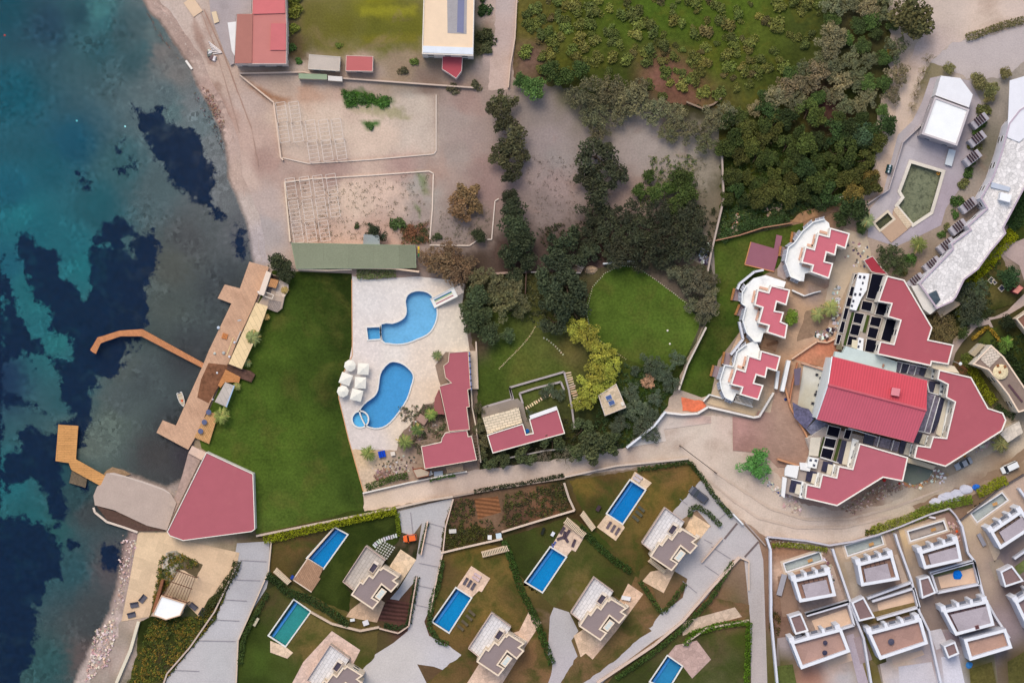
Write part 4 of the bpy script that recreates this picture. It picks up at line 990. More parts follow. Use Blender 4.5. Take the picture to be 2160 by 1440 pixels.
# podium
for nm_, s_, c_ in (('podium', "1803,575 1875,580 1856,636 1880,641 1872,668 1899,676 1886,726 1857,720 1850,748 1763,727", (172, 158, 150)),
               ('podium', "1885,764 1966,765 1981,779 1977,800 1999,811 1995,838 2014,848 1996,923 1968,920 1961,942 1934,938 1927,966 1890,955 1925,932 1955,803 1890,785", (168, 155, 158)),
               ('podium', "1740,900 1930,945 1928,966 1813,934 1798,988 1769,982 1764,1006 1734,999 1728,1026 1701,1020 1697,1053 1652,1038 1660,1000 1700,985 1712,955 1702,925", (172, 158, 152))):
    slab(hotel, nm_, s_, 0, PZ, (226, 215, 205), 'plaster', c_)
# teal-grey link roof
slab(hotel, 'link_roof', "1785,730 1850,748 1893,763 1890,786 1760,752 1763,741 1778,744", PZ + .05, 6.2, (200, 215, 215), 'plaster', (196, 208, 210))
slab(hotel, 'roof_hatch', "1863,767 1866,768 1864,775 1861,774", 6.2, 6.7, (172, 128, 112), 'plaster')
slab(hotel, 'planting_strip', "1784,656 1789,657 1774,716 1777,738 1763,736", PZ + .01, PZ + .06, (120, 112, 92), 'dirt')
slab(hotel, 'planting_strip', "1797,658 1802,659 1784,728 1779,727", PZ + .01, PZ + .3, (62, 78, 38), 'meadow')
slab(hotel, 'planting_strip', "1829,664 1835,665 1826,702 1820,700", PZ + .01, PZ + .3, (64, 80, 40), 'meadow')
slab(hotel, 'planting_strip', "1809,633 1816,633 1812,655 1806,654", PZ + .01, PZ + .3, (64, 80, 40), 'meadow')
for s_ in ("1840,638 1848,640 1842,662 1834,660", "1822,664 1829,665 1819,700 1812,698", "1864,671 1871,672 1857,718 1850,716"):
    slab(hotel, 'walkway', s_, PZ + .01, PZ + .12, (185, 178, 168), 'plaster')
# black covered terraces of the north wing
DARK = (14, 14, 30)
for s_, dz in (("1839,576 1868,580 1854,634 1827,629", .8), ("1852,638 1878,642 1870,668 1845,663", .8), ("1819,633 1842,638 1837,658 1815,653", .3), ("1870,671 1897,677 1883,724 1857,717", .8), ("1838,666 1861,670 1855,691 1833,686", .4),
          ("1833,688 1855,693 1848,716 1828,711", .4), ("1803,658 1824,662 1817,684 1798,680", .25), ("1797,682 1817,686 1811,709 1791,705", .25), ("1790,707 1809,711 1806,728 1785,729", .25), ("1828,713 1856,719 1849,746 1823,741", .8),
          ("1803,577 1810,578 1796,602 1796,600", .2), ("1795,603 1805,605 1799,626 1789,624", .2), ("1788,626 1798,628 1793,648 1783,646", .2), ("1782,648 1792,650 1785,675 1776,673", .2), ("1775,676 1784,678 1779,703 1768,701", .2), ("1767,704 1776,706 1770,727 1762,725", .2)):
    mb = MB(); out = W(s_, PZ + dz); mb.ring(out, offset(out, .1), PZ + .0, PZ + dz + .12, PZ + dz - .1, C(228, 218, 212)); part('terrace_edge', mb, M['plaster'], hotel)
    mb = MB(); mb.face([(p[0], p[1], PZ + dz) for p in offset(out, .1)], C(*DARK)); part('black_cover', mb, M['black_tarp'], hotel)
def stair_block(s_, z, dark, dz=.0):
    mb = MB(); mb.prism(W(s_, z), PZ, z, C(238, 236, 240), C(243, 242, 246)); b = part('white_block', mb, M['plaster'], hotel)
    for x, y, w_, h_ in dark:
        p = P(x, y, z + .03); mb = MB(); mb.box(p, (w_, h_, .06), R(-14), C(60, 58, 72)); part('roof_light', mb, M['glass'], b)
stair_block("1811,575 1834,577 1828,612 1817,629 1806,655 1793,652", PZ + 1.4, [(1814, 584, .55, .7), (1823, 585, .55, .7), (1820, 597, .4, .6), (1816, 610, .4, .5), (1804, 621, .55, .7), (1814, 621, .55, .7), (1800, 635, .5, .6), (1797, 645, .5, .5)])
stair_block("1811,711 1822,714 1820,742 1808,738", PZ + 1.4, [(1814, 720, .45, .6), (1811, 731, .45, .6)])
slab(hotel, 'awning', "1798,716 1810,718 1808,736 1796,732", PZ + .6, PZ + .75, (222, 210, 188), 'plaster')
# terraces with seats along the east and south sides: navy glazing, beige floor, white blocks with roof lights
NAVY = (36, 34, 62); LILAC = (120, 112, 130); BEI = (216, 206, 192)
def unit(nv, bg_, wh, lights):
    for s_ in nv:
        slab(hotel, 'glazed_terrace', s_, PZ + .01, PZ + .35, NAVY, 'tarp')
    slab(hotel, 'terrace_floor', bg_, PZ + .01, PZ + .5, BEI, 'plaster')
    mb = MB(); mb.prism(W(wh, PZ + 1.3), PZ, PZ + 1.3, C(238, 238, 240)); b = part('white_block', mb, M['plaster'], hotel)
    for x, y in lights:
        p = P(x, y, PZ + 1.33); mb = MB(); mb.box(p, (.6, .55, .06), R(-14), C(82, 84, 98)); part('roof_light', mb, M['glass'], b)
unit(["1944,769 1956,773 1948,793 1939,790"], "1956,776 1968,778 1964,799 1950,795", "1967,774 1977,777 1977,800 1964,799", [(1971, 783), (1968, 794)])
unit(["1961,803 1983,808 1973,829 1957,826"], "1974,809 1984,811 1980,832 1969,828", "1984,808 1998,811 1995,835 1981,832", [(1989, 815), (1986, 826)])
unit(["1983,837 1993,840 1985,879 1970,912 1962,912"], "1994,839 2001,842 1986,921 1974,915", "2001,842 2015,848 1998,922 1986,920", [(2006, 851), (2005, 859), (2002, 876), (1998, 888), (1994, 903), (1990, 916)])
unit(["1934,912 1946,914 1938,935 1927,932"], "1947,915 1956,917 1950,938 1939,935", "1956,918 1968,920 1961,942 1950,938", [(1959, 924), (1955, 935)])
unit(["1901,927 1912,930 1905,957 1895,955"], "1913,933 1922,936 1917,961 1906,957", "1922,936 1934,938 1927,965 1917,962", [(1926, 943), (1922, 955)])
unit(["1737,972 1757,975 1748,997 1732,993"], "1747,978 1758,981 1752,1001 1743,999", "1759,978 1769,982 1763,1005 1754,1002", [(1763, 986), (1760, 997)])
unit(["1703,991 1723,995 1717,1018 1699,1014"], "1715,998 1724,999 1719,1021 1710,1018", "1725,996 1734,999 1728,1026 1718,1022", [(1729, 1006), (1725, 1017)])
unit(["1669,1013 1690,1015 1684,1040 1664,1036"], "1681,1020 1692,1022 1687,1043 1676,1040", "1692,1014 1702,1019 1697,1052 1686,1049", [(1695, 1026), (1692, 1042)])
unit(["1777,927 1787,930 1775,978 1765,976"], "1787,930 1798,932 1787,981 1776,978", "1799,924 1812,928 1798,987 1787,984", [(1805, 938), (1802, 952), (1798, 965), (1794, 979)])
unit([], "1710,922 1732,922 1726,962 1706,960", "1706,963 1727,967 1722,988 1703,984", [(1710, 970), (1721, 971), (1717, 981)])
for s_ in ("1656,988 1661,980 1686,982 1681,1009 1655,1002", "1687,975 1712,977 1708,994 1688,990", "1651,1005 1660,1008 1655,1050 1648,1045"):
    slab(hotel, 'white_roof', s_, PZ, PZ + .9, (236, 234, 236), 'plaster')
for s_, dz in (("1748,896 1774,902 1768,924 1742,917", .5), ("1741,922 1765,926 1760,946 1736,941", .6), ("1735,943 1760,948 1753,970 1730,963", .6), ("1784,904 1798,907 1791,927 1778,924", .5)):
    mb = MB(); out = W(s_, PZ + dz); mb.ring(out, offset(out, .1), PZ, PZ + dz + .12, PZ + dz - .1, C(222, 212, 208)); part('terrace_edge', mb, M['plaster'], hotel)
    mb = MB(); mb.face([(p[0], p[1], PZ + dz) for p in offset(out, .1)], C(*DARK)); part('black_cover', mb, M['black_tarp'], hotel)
for s_ in ("1737,921 1740,922 1729,964 1725,963", "1770,925 1776,926 1763,974 1757,972"):
    slab(hotel, 'planting_strip', s_, PZ + .01, PZ + .3, (66, 80, 42), 'meadow')
slab(hotel, 'glazed_terrace', "1825,914 1845,918 1841,939 1820,933", PZ + .01, PZ + .45, (34, 36, 68), 'tarp')
for s_ in ("1848,919 1858,922 1852,941 1842,938", "1859,922 1881,927 1875,947 1853,942", "1882,928 1899,932 1893,953 1876,948", "1892,762 1903,764 1898,786 1891,784", "1919,768 1932,771 1926,790 1913,787", "1934,768 1943,770 1938,790 1929,788", "1957,828 1972,833 1950,910 1938,906", "1973,834 1982,837 1960,912 1951,910"):
    slab(hotel, 'plastic_awning', s_, PZ + .01, PZ + .4, LILAC, 'tarp')
slab(hotel, 'glazed_terrace', "1904,764 1918,768 1912,786 1899,785", PZ + .01, PZ + .42, NAVY, 'tarp')
for s_ in ("1892,762 1966,778", "1856,920 1850,942", "1886,928 1880,950", "1904,763 1898,786", "1920,768 1913,788", "1934,771 1928,791", "1958,826 1997,838", "1973,833 1950,911", "1983,838 1962,913", "1936,908 1962,914", "1765,926 1741,921", "1760,947 1735,942", "1726,996 1735,999", "1700,1018 1669,1010", "1730,964 1769,976", "1955,803 1960,826", "1790,903 1850,921"):
    rail(hotel, 'white_beam', s_, PZ + .4, .25, .2, (236, 234, 240))
# pillars of cream blocks at wing corners
slab(hotel, 'side_roof', "1966,763 2001,770 2013,772 2024,787 1981,780 1965,775", 0, 8.2, (230, 216, 196), 'plaster', (222, 206, 184))
slab(hotel, 'side_roof', "1916,965 1930,968 1975,983 1968,990 1914,975", 0, 4.2, (226, 208, 184), 'plaster', (214, 196, 172))
slab(hotel, 'yard_floor', "1914,976 1968,992 1958,1010 1928,1022 1905,1015", 0, .35, (118, 124, 115), 'concrete')
slab(hotel, 'stair_roof', "2122,902 2150,888 2158,912 2126,933 2110,915", 0, 3.2, (230, 214, 200), 'crazy', (222, 208, 194))
# gabled hall
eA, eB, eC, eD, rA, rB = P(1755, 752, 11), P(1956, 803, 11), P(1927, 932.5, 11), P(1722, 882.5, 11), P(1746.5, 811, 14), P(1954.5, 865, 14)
mb = MB()
for a, b in ((eA, eB), (eC, eD), (eD, eA), (eB, eC)):
    ia = a.lerp((eA + eC) / 2, .02); ib = b.lerp((eA + eC) / 2, .02)
    mb.face([(ia.x, ia.y, 0), (ib.x, ib.y, 0), (ib.x, ib.y, 11), (ia.x, ia.y, 11)], C(232, 236, 240))
mb.face([eD, eA, rA], C(232, 236, 240)); mb.face([eB, eC, rB], C(225, 230, 236))
hw = part('hall_wall', mb, M['plaster'], hotel)
mb = MB(); mb.face([eA, rA, rB, eB], C(208, 84, 98)); part('gable_roof', mb, M['red_tile'], hotel, 'upper slope of the gable, sunlit red put into its colour')  # sunlit and shaded slopes of one tile roof, toned apart in colour
mb = MB(); mb.face([rA, eD, eC, rB], C(218, 106, 124)); part('gable_roof', mb, M['red_tile'], hotel, 'lower slope of the gable, red adjusted for its slope shading')  # colour raised to offset the shading of this slope
mb = MB(); mb.tube([rA + Vector((0, 0, .03)), rB + Vector((0, 0, .03))], .32, C(200, 100, 112), 8); part('ridge_cap', mb, M['plain'], hotel)
q = P(1888, 826, 14.0); mb = MB(); mb.box((q.x, q.y, 13.3), (1.7, 1.5, 2.4), R(-10), C(200, 60, 75)); ch = part('chimney', mb, M['plain'], hotel)
mb = MB(); mb.box((q.x, q.y, 14.6), (1.95, 1.75, .2), R(-10), C(222, 140, 150)); part('chimney_cap', mb, M['plain'], ch)
mb = MB()
for a, b in ((eA, eB), (eD, eC)):
    mb.bar(a + Vector((0, 0, -.1)), b + Vector((0, 0, -.1)), .25, .2, C(205, 120, 125))
mb.bar(eA, rA, .22, .2, C(235, 240, 245)); mb.bar(rA, eD, .22, .2, C(235, 240, 245))
part('gutter', mb, M['plain'], hotel)
# plastic sheeting over the west atrium
slab(hotel, 'atrium_sheet', "1672,848 1690,858 1706,862 1718,880 1700,905 1675,880", 2.2, 2.35, (92, 88, 118), 'tarp')
slab(hotel, 'atrium_sheet', "1700,905 1722,884 1745,893 1750,905 1740,920 1712,918", 2.4, 2.55, (110, 110, 132), 'tarp')
slab(hotel, 'atrium_sheet', "1675,778 1690,775 1686,812 1676,812", 2.4, 2.5, (112, 100, 118), 'plain')
for i, (x, y) in enumerate(((1722, 790), (1730, 797), (1727, 812), (1733, 815), (1722, 826), (1719, 832), (1713, 850), (1723, 852))):
    p = P(x, y); r_ = empty('terrace_chair', p, ['dark chair on the pale court beside the gabled hall'][0], 'chair', 'dark chairs on the pale hotel court')
    mb = MB(); mb.box((p.x, p.y, .42), (.5, .6, .08), R(-15), C(60, 60, 68)); part('seat', mb, M['plain'], r_)
    mb = MB(); mb.box((p.x + .25, p.y, .7), (.08, .6, .55), R(-15), C(60, 60, 68)); part('backrest', mb, M['plain'], r_)
    for dx in (-.2, .2):
        for dy in (-.24, .24):
            mb = MB(); mb.tube([(p.x + dx, p.y + dy, 0), (p.x + dx, p.y + dy, .42)], .025, C(50, 50, 55), 5); part('leg', mb, M['plain'], r_)

# ---- red roofed buildings by the pools and the shore
boat = flat_building('beach_hall', 'big five-sided red roofed hall at the lawn corner by the jetty', 'hall', "435,953 534,999 538,1116 531,1121 386,1140 358,1130 352,1121", 3.4, (176, 98, 108), 'red_roof', (228, 220, 212), .18, .18, (236, 228, 220))
club = flat_building('clubhouse', 'long red roofed building with zigzag edge beside the slide pool deck', 'building', "947,743 988,740 993,820 987,822 991,858 985,859 991,906 947,910 926,814 951,807 939,796 935,771 945,763", 4.2, (174, 96, 106), 'red_roof', (230, 214, 200), .15, .15, (226, 200, 180), floors=1)
cl2 = flat_building('kitchen_block', 'red roofed wing next to the lane with wide rectangular end', 'building', "939,912 985,907 988,920 995,919 1006,970 896,989 888,941 930,932 932,923", 3.9, (180, 98, 110), 'red_roof', (230, 214, 200), .15, .15, (240, 222, 205), floors=1)
for s_, l_ in (("988,740 1004,740 1009,820 994,820", 'side_walk'),):
    slab(club, 'side_walk', s_, 0, 1.2, (224, 200, 180), 'slabs')
rail(club, 'gutter', "990,742 994,822", 4.0, .2, .18, (110, 130, 200), 'plain')
for k in range(6):
    p = P(990.6 + k * .7, 750 + k * 13, 4.2); mb = MB(); mb.box(p, (.5, .3, .4), 0, C(70, 65, 70)); part('wall_bracket', mb, M['plain'], club)
lt = empty('lean_to', P(925, 855), 'faded maroon canvas lean-to against the clubhouse wall', 'lean-to')
slab(lt, 'canopy', "917,840 926,820 938,874 914,872", 2.4, 2.5, (150, 92, 92), 'plain'); slab(lt, 'wall', "918,841 926,822 937,872 916,870", 0, 2.39, (150, 130, 120), 'plaster')
pergola('store_pergola', 'open timber frame strip along the clubhouse back wall', "996,915 1006,915 1012,972 1004,972", 2.6, (150, 130, 118), 9, along=1)
pergola('bamboo_pergola', 'weathered slatted reed pergola in front of the kitchen block', "876,932 905,926 930,925 888,942", 2.6, (140, 118, 104), 12)
pergola('reed_awning', 'ribbed reed awning between kitchen block and the lane wall', "940,984 975,978 978,992 944,996", 2.4, (168, 145, 125), 16)
sh = flat_building('hut', 'small hut with pale roof and rusty red eave beside the lane', 'hut', "870,990 888,987 906,994 904,1003 879,1008", 2.4, (188, 168, 148), 'plaster', (150, 72, 45), .1, .05)
sh2 = flat_building('green_shed', 'long narrow shed with faded green sheet roof above the lawn', 'shed', "614,512 876,517 878,565 625,567", 3.2, (136, 140, 118), 'green_roof', (225, 200, 180), .1, .04, (140, 158, 130), floors=1, every=6)
rail(sh2, 'rear_wall', "628,568 690,570 742,568", 0, 2.6, .35, (226, 202, 182))
rail(sh2, 'rear_wall', "742,565 830,566 884,573", 0, 2.9, .4, (226, 198, 175))
s3 = flat_building('small_shed', 'small grey flat shed tucked against the green shed roof', 'shed', "767,494 800,496 801,517 766,517", 2.6, (150, 158, 158), 'concrete', (165, 165, 165), .08, .05)
# garden house
gh = flat_building('garden_house', 'U-shaped house with red roof inside the walled garden', 'house', "1027,917 1103,893 1110,916 1124,913 1116,884 1176,861 1192,914 1039,956", 4.4, (176, 96, 108), 'red_roof', (240, 230, 220), .22, .2, (244, 234, 222), floors=1)
slab(gh, 'sun_terrace', "1018,881 1094,859 1102,891 1028,915", 0, 3.4, (236, 216, 190), 'block_terrace')
slab(gh, 'stone_floor', "1016,882 1016,858 1028,858 1092,840 1104,852 1110,880 1116,884 1124,912 1112,915 1104,892 1094,858", 0, .6, (150, 138, 130), 'slabs')
rail(gh, 'upper_wall', "1118,880 1175,860", 4.4, .3, .9, (238, 234, 236))
mb = MB(); q = P(1112, 909, 1); mb.lathe((q.x, q.y, .6), [(.5, 0), (.55, .5), (.3, .7)], C(30, 110, 200), 10); part('blue_barrel', mb, M['plain'], gh)
# cottage with solar panels
ct = flat_building('cottage', 'small square tan roofed cottage with two solar panels', 'cottage', "1262,834 1300,809 1321,859 1276,877", 3.3, (206, 184, 158), 'crazy', (214, 200, 190), .14, .12, (226, 210, 200), floors=1)
for x, y in ((1284, 838), (1290, 849)):
    p = P(x, y, 3.9); mb = MB(); T = Matrix.Translation(p) @ Matrix.Rotation(R(22), 4, 'Z') @ Matrix.Rotation(R(-12), 4, 'X')
    mb.box(None, (1.35, 1.0, .06), col=C(74, 94, 142), M=T); sp = part('solar_panel', mb, M['plain'], ct)
    mb = MB(); mb.box(None, (1.45, 1.1, .05), col=C(200, 200, 205), M=T @ Matrix.Translation((0, 0, -.03))); part('panel_frame', mb, M['metal'], sp)
mb = MB(); mb.box(P(1313, 851, 3.5), (.9, .7, .4), R(-60), C(225, 215, 205)); part('vent_box', mb, M['plaster'], ct)
# beach house with white angular roof
bh = flat_building('beach_house', 'little beach house with bright white five-sided roof', 'house', "340,1255 392,1272 380,1298 350,1307 321,1297", 3.4, (248, 248, 250), 'plain', (216, 178, 150), .22, .25, (214, 180, 155), floors=1, mx=5)
pergola('beach_pergola', 'brown timber pergola over the terrace of the beach house', "372,1202 414,1218 396,1271 342,1254", 2.9, (104, 70, 55), 9, beams=(0, .45, 1))
slab(bh, 'side_boarding', "340,1222 345,1224 327,1292 320,1290", 0, 2.2, (150, 100, 75), 'deck_flat')

# ---- top left: houses along the beach road
a1 = flat_building('warehouse', 'large building with mixed terracotta sheet roofs beside the beach', 'building', "533,-30 602,-30 605,60 604,135 495,135 499,30 531,29", 5, (198, 128, 122), 'red_roof', (220, 205, 200), .1, .08, floors=1)
slab(a1, 'roof_panel', "495,134 500,30 533,30 531,134", 5.02, 5.12, (176, 118, 108), 'plain'); slab(a1, 'roof_panel', "572,50 603,50 603,106 570,106", 5.03, 5.16, (205, 115, 118), 'plain')
slab(a1, 'roof_panel', "534,-30 601,-30 601,28 534,30", 5.03, 5.2, (212, 118, 120), 'plain')
a1t = empty('concrete_terrace', P(480, 50), 'grey concrete terrace edged with rubble next to the terracotta roofs', 'terrace')
slab(a1t, 'floor', "438,-30 532,-30 530,28 498,30 494,134 486,138 476,118 460,75 445,35", 0, .8, (172, 160, 162), 'concrete')
slab(a1t, 'white_floor', "480,48 498,46 495,118 489,108", .8, .85, (228, 226, 230), 'plain')
slab(a1t, 'step', "446,26 456,24 462,46 452,50", .8, 1.2, (222, 198, 168), 'plain')
flat_building('cabin', 'beige cabin with two blue roof panels, left of the small red one', 'cabin', "652,115 718,120 716,150 650,146", 3, (196, 182, 172), 'plaster', (215, 205, 195), .12, .1, floors=1, mx=4)
flat_building('cabin', 'small square cabin with plain red roof among the top row of huts', 'cabin', "730,117 787,119 786,151 729,150", 3, (192, 108, 108), 'red_roof', (225, 200, 190), .1, .06, floors=1, mx=4)
flat_building('cabin', 'pointed dark red roofed annex below the peach coloured building', 'cabin', "933,118 976,116 974,150 962,166 948,156 932,146", 3, (178, 82, 92), 'red_roof', (225, 205, 200), .1, .06)
pc = flat_building('peach_building', 'long peach roofed building cut by the top edge', 'building', "894,-30 1001,-30 998,118 890,114", 6, (240, 212, 184), 'plain', (236, 226, 220), .22, .3, (238, 226, 215), floors=2)
slab(pc, 'light_well', "943,-20 985,-20 984,72 944,70", 6.01, 6.05, (168, 162, 165), 'concrete'); slab(pc, 'light_well', "966,-20 980,-20 978,70 964,68", 6.05, 6.09, (128, 130, 160), 'plain')
rail(pc, 'white_band', "892,104 998,108", 6.05, .3, 1.6, (226, 230, 240), 'plain')
for s_, c_ in (("630,155 690,157 690,168 630,166", (150, 165, 138)), ("692,160 722,162 722,172 692,170", (222, 214, 210))):
    hroot = empty('lean_to', P(*cen(pp(s_))), ('faded green awning' if c_[0] < 200 else 'little white awning') + ' along the track wall by the huts', 'lean-to')
    slab(hroot, 'canopy', s_, 2.2, 2.3, c_, 'plain'); slab(hroot, 'wall', s_, 0, 2.19, (200, 180, 165), 'plaster')

# ---- top right: the white apartments and pool pavilion
wb = flat_building('pool_pavilion', 'white flat roofed pavilion above the green pool', 'building', "1972,204 2045,231 2019,308 1944,283", 5.5, (246, 246, 248), 'plain', (186, 176, 182), .45, .25, (200, 190, 194), floors=1)
slab(wb, 'upper_roof', "1985,160 2026,165 2052,200 2044,227 1973,201", 0, 5.1, (225, 222, 228), 'plain', (234, 232, 238))
ap = flat_building('apartment_block', 'long curved white apartment block with gravel roof', 'building',
   "2230,180 2150,232 2128,260 2112,320 2094,372 2068,418 2081,439 2040,476 2046,484 2006,514 2009,524 1938,598 1976,652 2010,636 2018,626 2035,590 2064,568 2091,530 2123,492 2118,480 2160,400 2230,300",
   7.0, (226, 220, 220), 'gravel_roof', (226, 222, 232), .38, .45, (190, 172, 186), floors=2, mx=30)
slab(ap, 'white_roof', "2130,170 2230,140 2230,230 2150,300 2125,290", 7.05, 7.3, (232, 230, 238), 'plain')
slab(ap, 'roof_room', "2111,405 2134,412 2130,427 2108,421", 7.01, 9.0, (228, 228, 236), 'plain', (244, 244, 250))
slab(ap, 'roof_tank', "2092,384 2132,395 2128,404 2090,395", 7.01, 7.5, (190, 196, 212), 'plain')
slab(ap, 'stair_head', "1958,620 1975,612 1984,632 1970,648", 7.01, 7.1, (60, 75, 85), 'tarp')
slab(ap, 'side_wall', "1922,603 1940,601 1976,652 1962,663 1948,652", 0, 5.5, (225, 220, 218), 'plaster')
slab(ap, 'side_terrace', "1976,655 2018,628 2030,640 1985,670", 0, 3.0, (190, 168, 145), 'plaster')
slab(ap, 'light_well', "1958,656 1968,645 1977,655 1965,664", 3, 3.2, (150, 130, 115), 'plaster')
for k, (x, y) in enumerate(((2032, 440), (2010, 486), (1985, 525), (1955, 565), (1920, 600), (2040, 340), (2050, 300), (2055, 262))):
    a = P(x, y, 3.0); d = Vector((.72, .62, 0)) if k > 4 else Vector((.78, .6, 0))
    rr = empty('balcony', (a.x, a.y, 0), 'white stepped balcony with dark railing on the long white apartment block', 'balcony', 'balconies of the white apartment block')
    mb = MB(); mb.box((a.x + 1.4, a.y + .8, 2.9), (4.0, 1.9, .25), R(38), C(176, 172, 184)); part('floor', mb, M['plain'], rr)
    mb = MB()
    for j in range(4): mb.box((a.x + .5 + j * .5, a.y + .4 + j * .4, 3.4), (.22, 2.0, .7), R(38), C(78, 58, 66))
    part('railing', mb, M['plain'], rr)
    mb = MB(); mb.box((a.x + 1.4, a.y + .8, 1.4), (4.2, 2.0, 2.75), R(38), C(190, 186, 196)); part('support', mb, M['plain'], rr)
# ---- right edge: the diagonal stone house
dh = flat_building('hillside_house', 'long diagonal cream house with brown roof beside the hedge', 'house', "2051,768 2091,727 2118,752 2190,858 2148,870 2127,834 2118,822 2085,780", 7, (150, 130, 120), 'slabs', (228, 218, 208), .35, .35, (240, 214, 192), floors=2)
slab(dh, 'tile_terrace', "2068,757 2091,731 2112,750 2087,775", 7.01, 7.12, (222, 205, 190), 'block_terrace')
slab(dh, 'entrance_roof', "2046,746 2068,724 2078,727 2056,752", 0, 3.6, (216, 206, 190), 'plaster', (176, 162, 140))
mb = MB(); q = P(2110, 784, 7.3)
mb.lathe((q.x, q.y, 7.3), [(1.75, 0), (1.8, .35), (1.2, .55), (.3, .6)], C(228, 208, 170), 14); fn = part('round_stone_seat', mb, M['rock'], dh)
for x, y in ((2105, 771), (2120, 773), (2109, 785)):
    p = P(x, y, 7.95); mb = MB(); mb.box(p, (.6, .6, .1), R(20), C(150, 95, 60)); part('cushion', mb, M['plain'], fn)
slab(dh, 'ridge_bar', "2126,812 2130,810 2158,846 2155,848", 7.02, 7.25, (95, 70, 78), 'plain')
flat_building('gate_house', 'small red capped gatehouse by the pink path', 'kiosk', "2135,615 2150,600 2160,607 2147,620", 3, (214, 138, 125), 'plain', (120, 60, 70), .08, .05)
flat_building('side_villa', 'corner of a brown roofed villa cut by the right edge', 'house', "2143,672 2175,650 2230,720 2180,720", 4, (140, 100, 85), 'slabs', (225, 205, 185), .3, .3)
for k, s_ in enumerate(("2083,592 2091,583 2099,590 2091,599", "2092,592 2096,589 2104,596 2098,601", "2105,608 2113,600 2121,608 2113,616")):
    flat_building('skylight', ['square dark skylight with pale frame, the left one of the joined pair in the lawn', 'smaller dark skylight joined to a bigger one in the lawn', 'single dark skylight in the lawn near the pink path'][k], 'skylight', s_, .5, (62, 64, 80), 'glass', (226, 210, 195), .12, .1)
flat_building('canopy_roof', 'dark red pitched canopy at the head of the hotel drive', 'canopy', "1822,549 1841,540 1860,565 1873,579 1848,576 1838,573", 3, (160, 58, 70), 'plain', (225, 215, 210), .1, .05)

# ---- villas of the lower estate (same design; each placed with the plan of the first)
VP = dict(roof="808,1195 842,1216 831,1224 841,1231 825,1249 805,1233 786,1260 800,1268 786,1285 740,1254 759,1225 765,1229 778,1211 786,1217 800,1198 803,1200",
  ter="772,1151 813,1181 806,1192 803,1199 799,1198 786,1216 778,1211 765,1229 759,1225 745,1244 723,1226",
  well="790,1181 802,1189 787,1210 776,1202", sky="805,1239 816,1247 801,1266 790,1258", pil="758,1224 765,1229 763,1232 756,1228")
VZ = 6.4
def shift_world(pts, z, off):
    q = W(pts, z); k = (H - z) / H * S
    return [(p[0] + off[0] * k, p[1] - off[1] * k) for p in q]
vlabels = {(0, 0): 'grey roofed villa with tiled terrace right of the wooden pool deck', (631, -81): 'grey roofed villa nearest the parked dark pickup', (265, 141): 'grey roofed villa below the pool with three loungers in a row', (481, 66): 'grey roofed villa right of the long blue pool in the middle plot', (-76, 208): 'grey roofed villa cut by the bottom edge'}
for off, lb in vlabels.items():
    wt = (228, 224, 228) if off != (0, 0) else (196, 186, 180)
    out = shift_world(VP['roof'], VZ + .3, off)
    root = flat_building('estate_villa', lb, 'villa', out, VZ, (148, 132, 132), 'grey_roof', (232, 214, 196), .34, .3, (236, 214, 192), group='grey roofed villas of the lower estate', floors=2, world=True, mx=14)
    mb = MB(); mb.prism(shift_world(VP['ter'], 3.4, off), 0, 3.3, C(214, 196, 182), C(*wt)); tr = part('terrace', mb, M['block_white'], root)
    o2 = shift_world(VP['ter'], 4.1, off)
    mb = MB()
    for a, b in ((o2[-1], o2[0]), (o2[0], o2[1]), (o2[-2], o2[-1])):
        mb.bar((a[0], a[1], 3.7), (b[0], b[1], 3.7), .16, .8, C(206, 180, 170))
    part('parapet', mb, M['plaster'], root)
    q = shift_world(VP['well'], 3.4, off)
    mb = MB(); mb.ring(q, offset(q, .2), 3.2, 3.75, 3.3, C(206, 190, 180)); wl = part('light_well', mb, M['plaster'], root)
    mb = MB(); mb.face([(p[0], p[1], 3.42) for p in offset(q, .2)], C(80, 74, 92)); part('well_glass', mb, M['plain'], wl)
    q = shift_world(VP['sky'], VZ + .4, off)
    mb = MB(); mb.prism(q, VZ, VZ + .35, C(236, 216, 196)); sk = part('skylight', mb, M['plaster'], root)
    mb = MB(); mb.face([(p[0], p[1], VZ + .36) for p in offset(q, .3)], C(205, 212, 210)); part('skylight_glass', mb, M['plain'], sk)
    mb = MB()
    a, b, c, d = [Vector((p[0], p[1], VZ + .38)) for p in q]
    for t in (.33, .66): mb.bar(a.lerp(d, t), b.lerp(c, t), .08, .06, C(236, 226, 216))
    part('glazing_bar', mb, M['plain'], sk)
    q = shift_world("790,1181 800,1187 797,1192 787,1186", 3.6, off); mb = MB(); mb.prism(q, 3.3, 3.9, C(226, 212, 202)); part('planter', mb, M['plaster'], root)
    q = shift_world("838,1206 846,1211 843,1217 835,1212", 1.4, off); mb = MB(); mb.prism(q, 0, 1.3, C(232, 214, 198)); part('service_box', mb, M['plaster'], root)

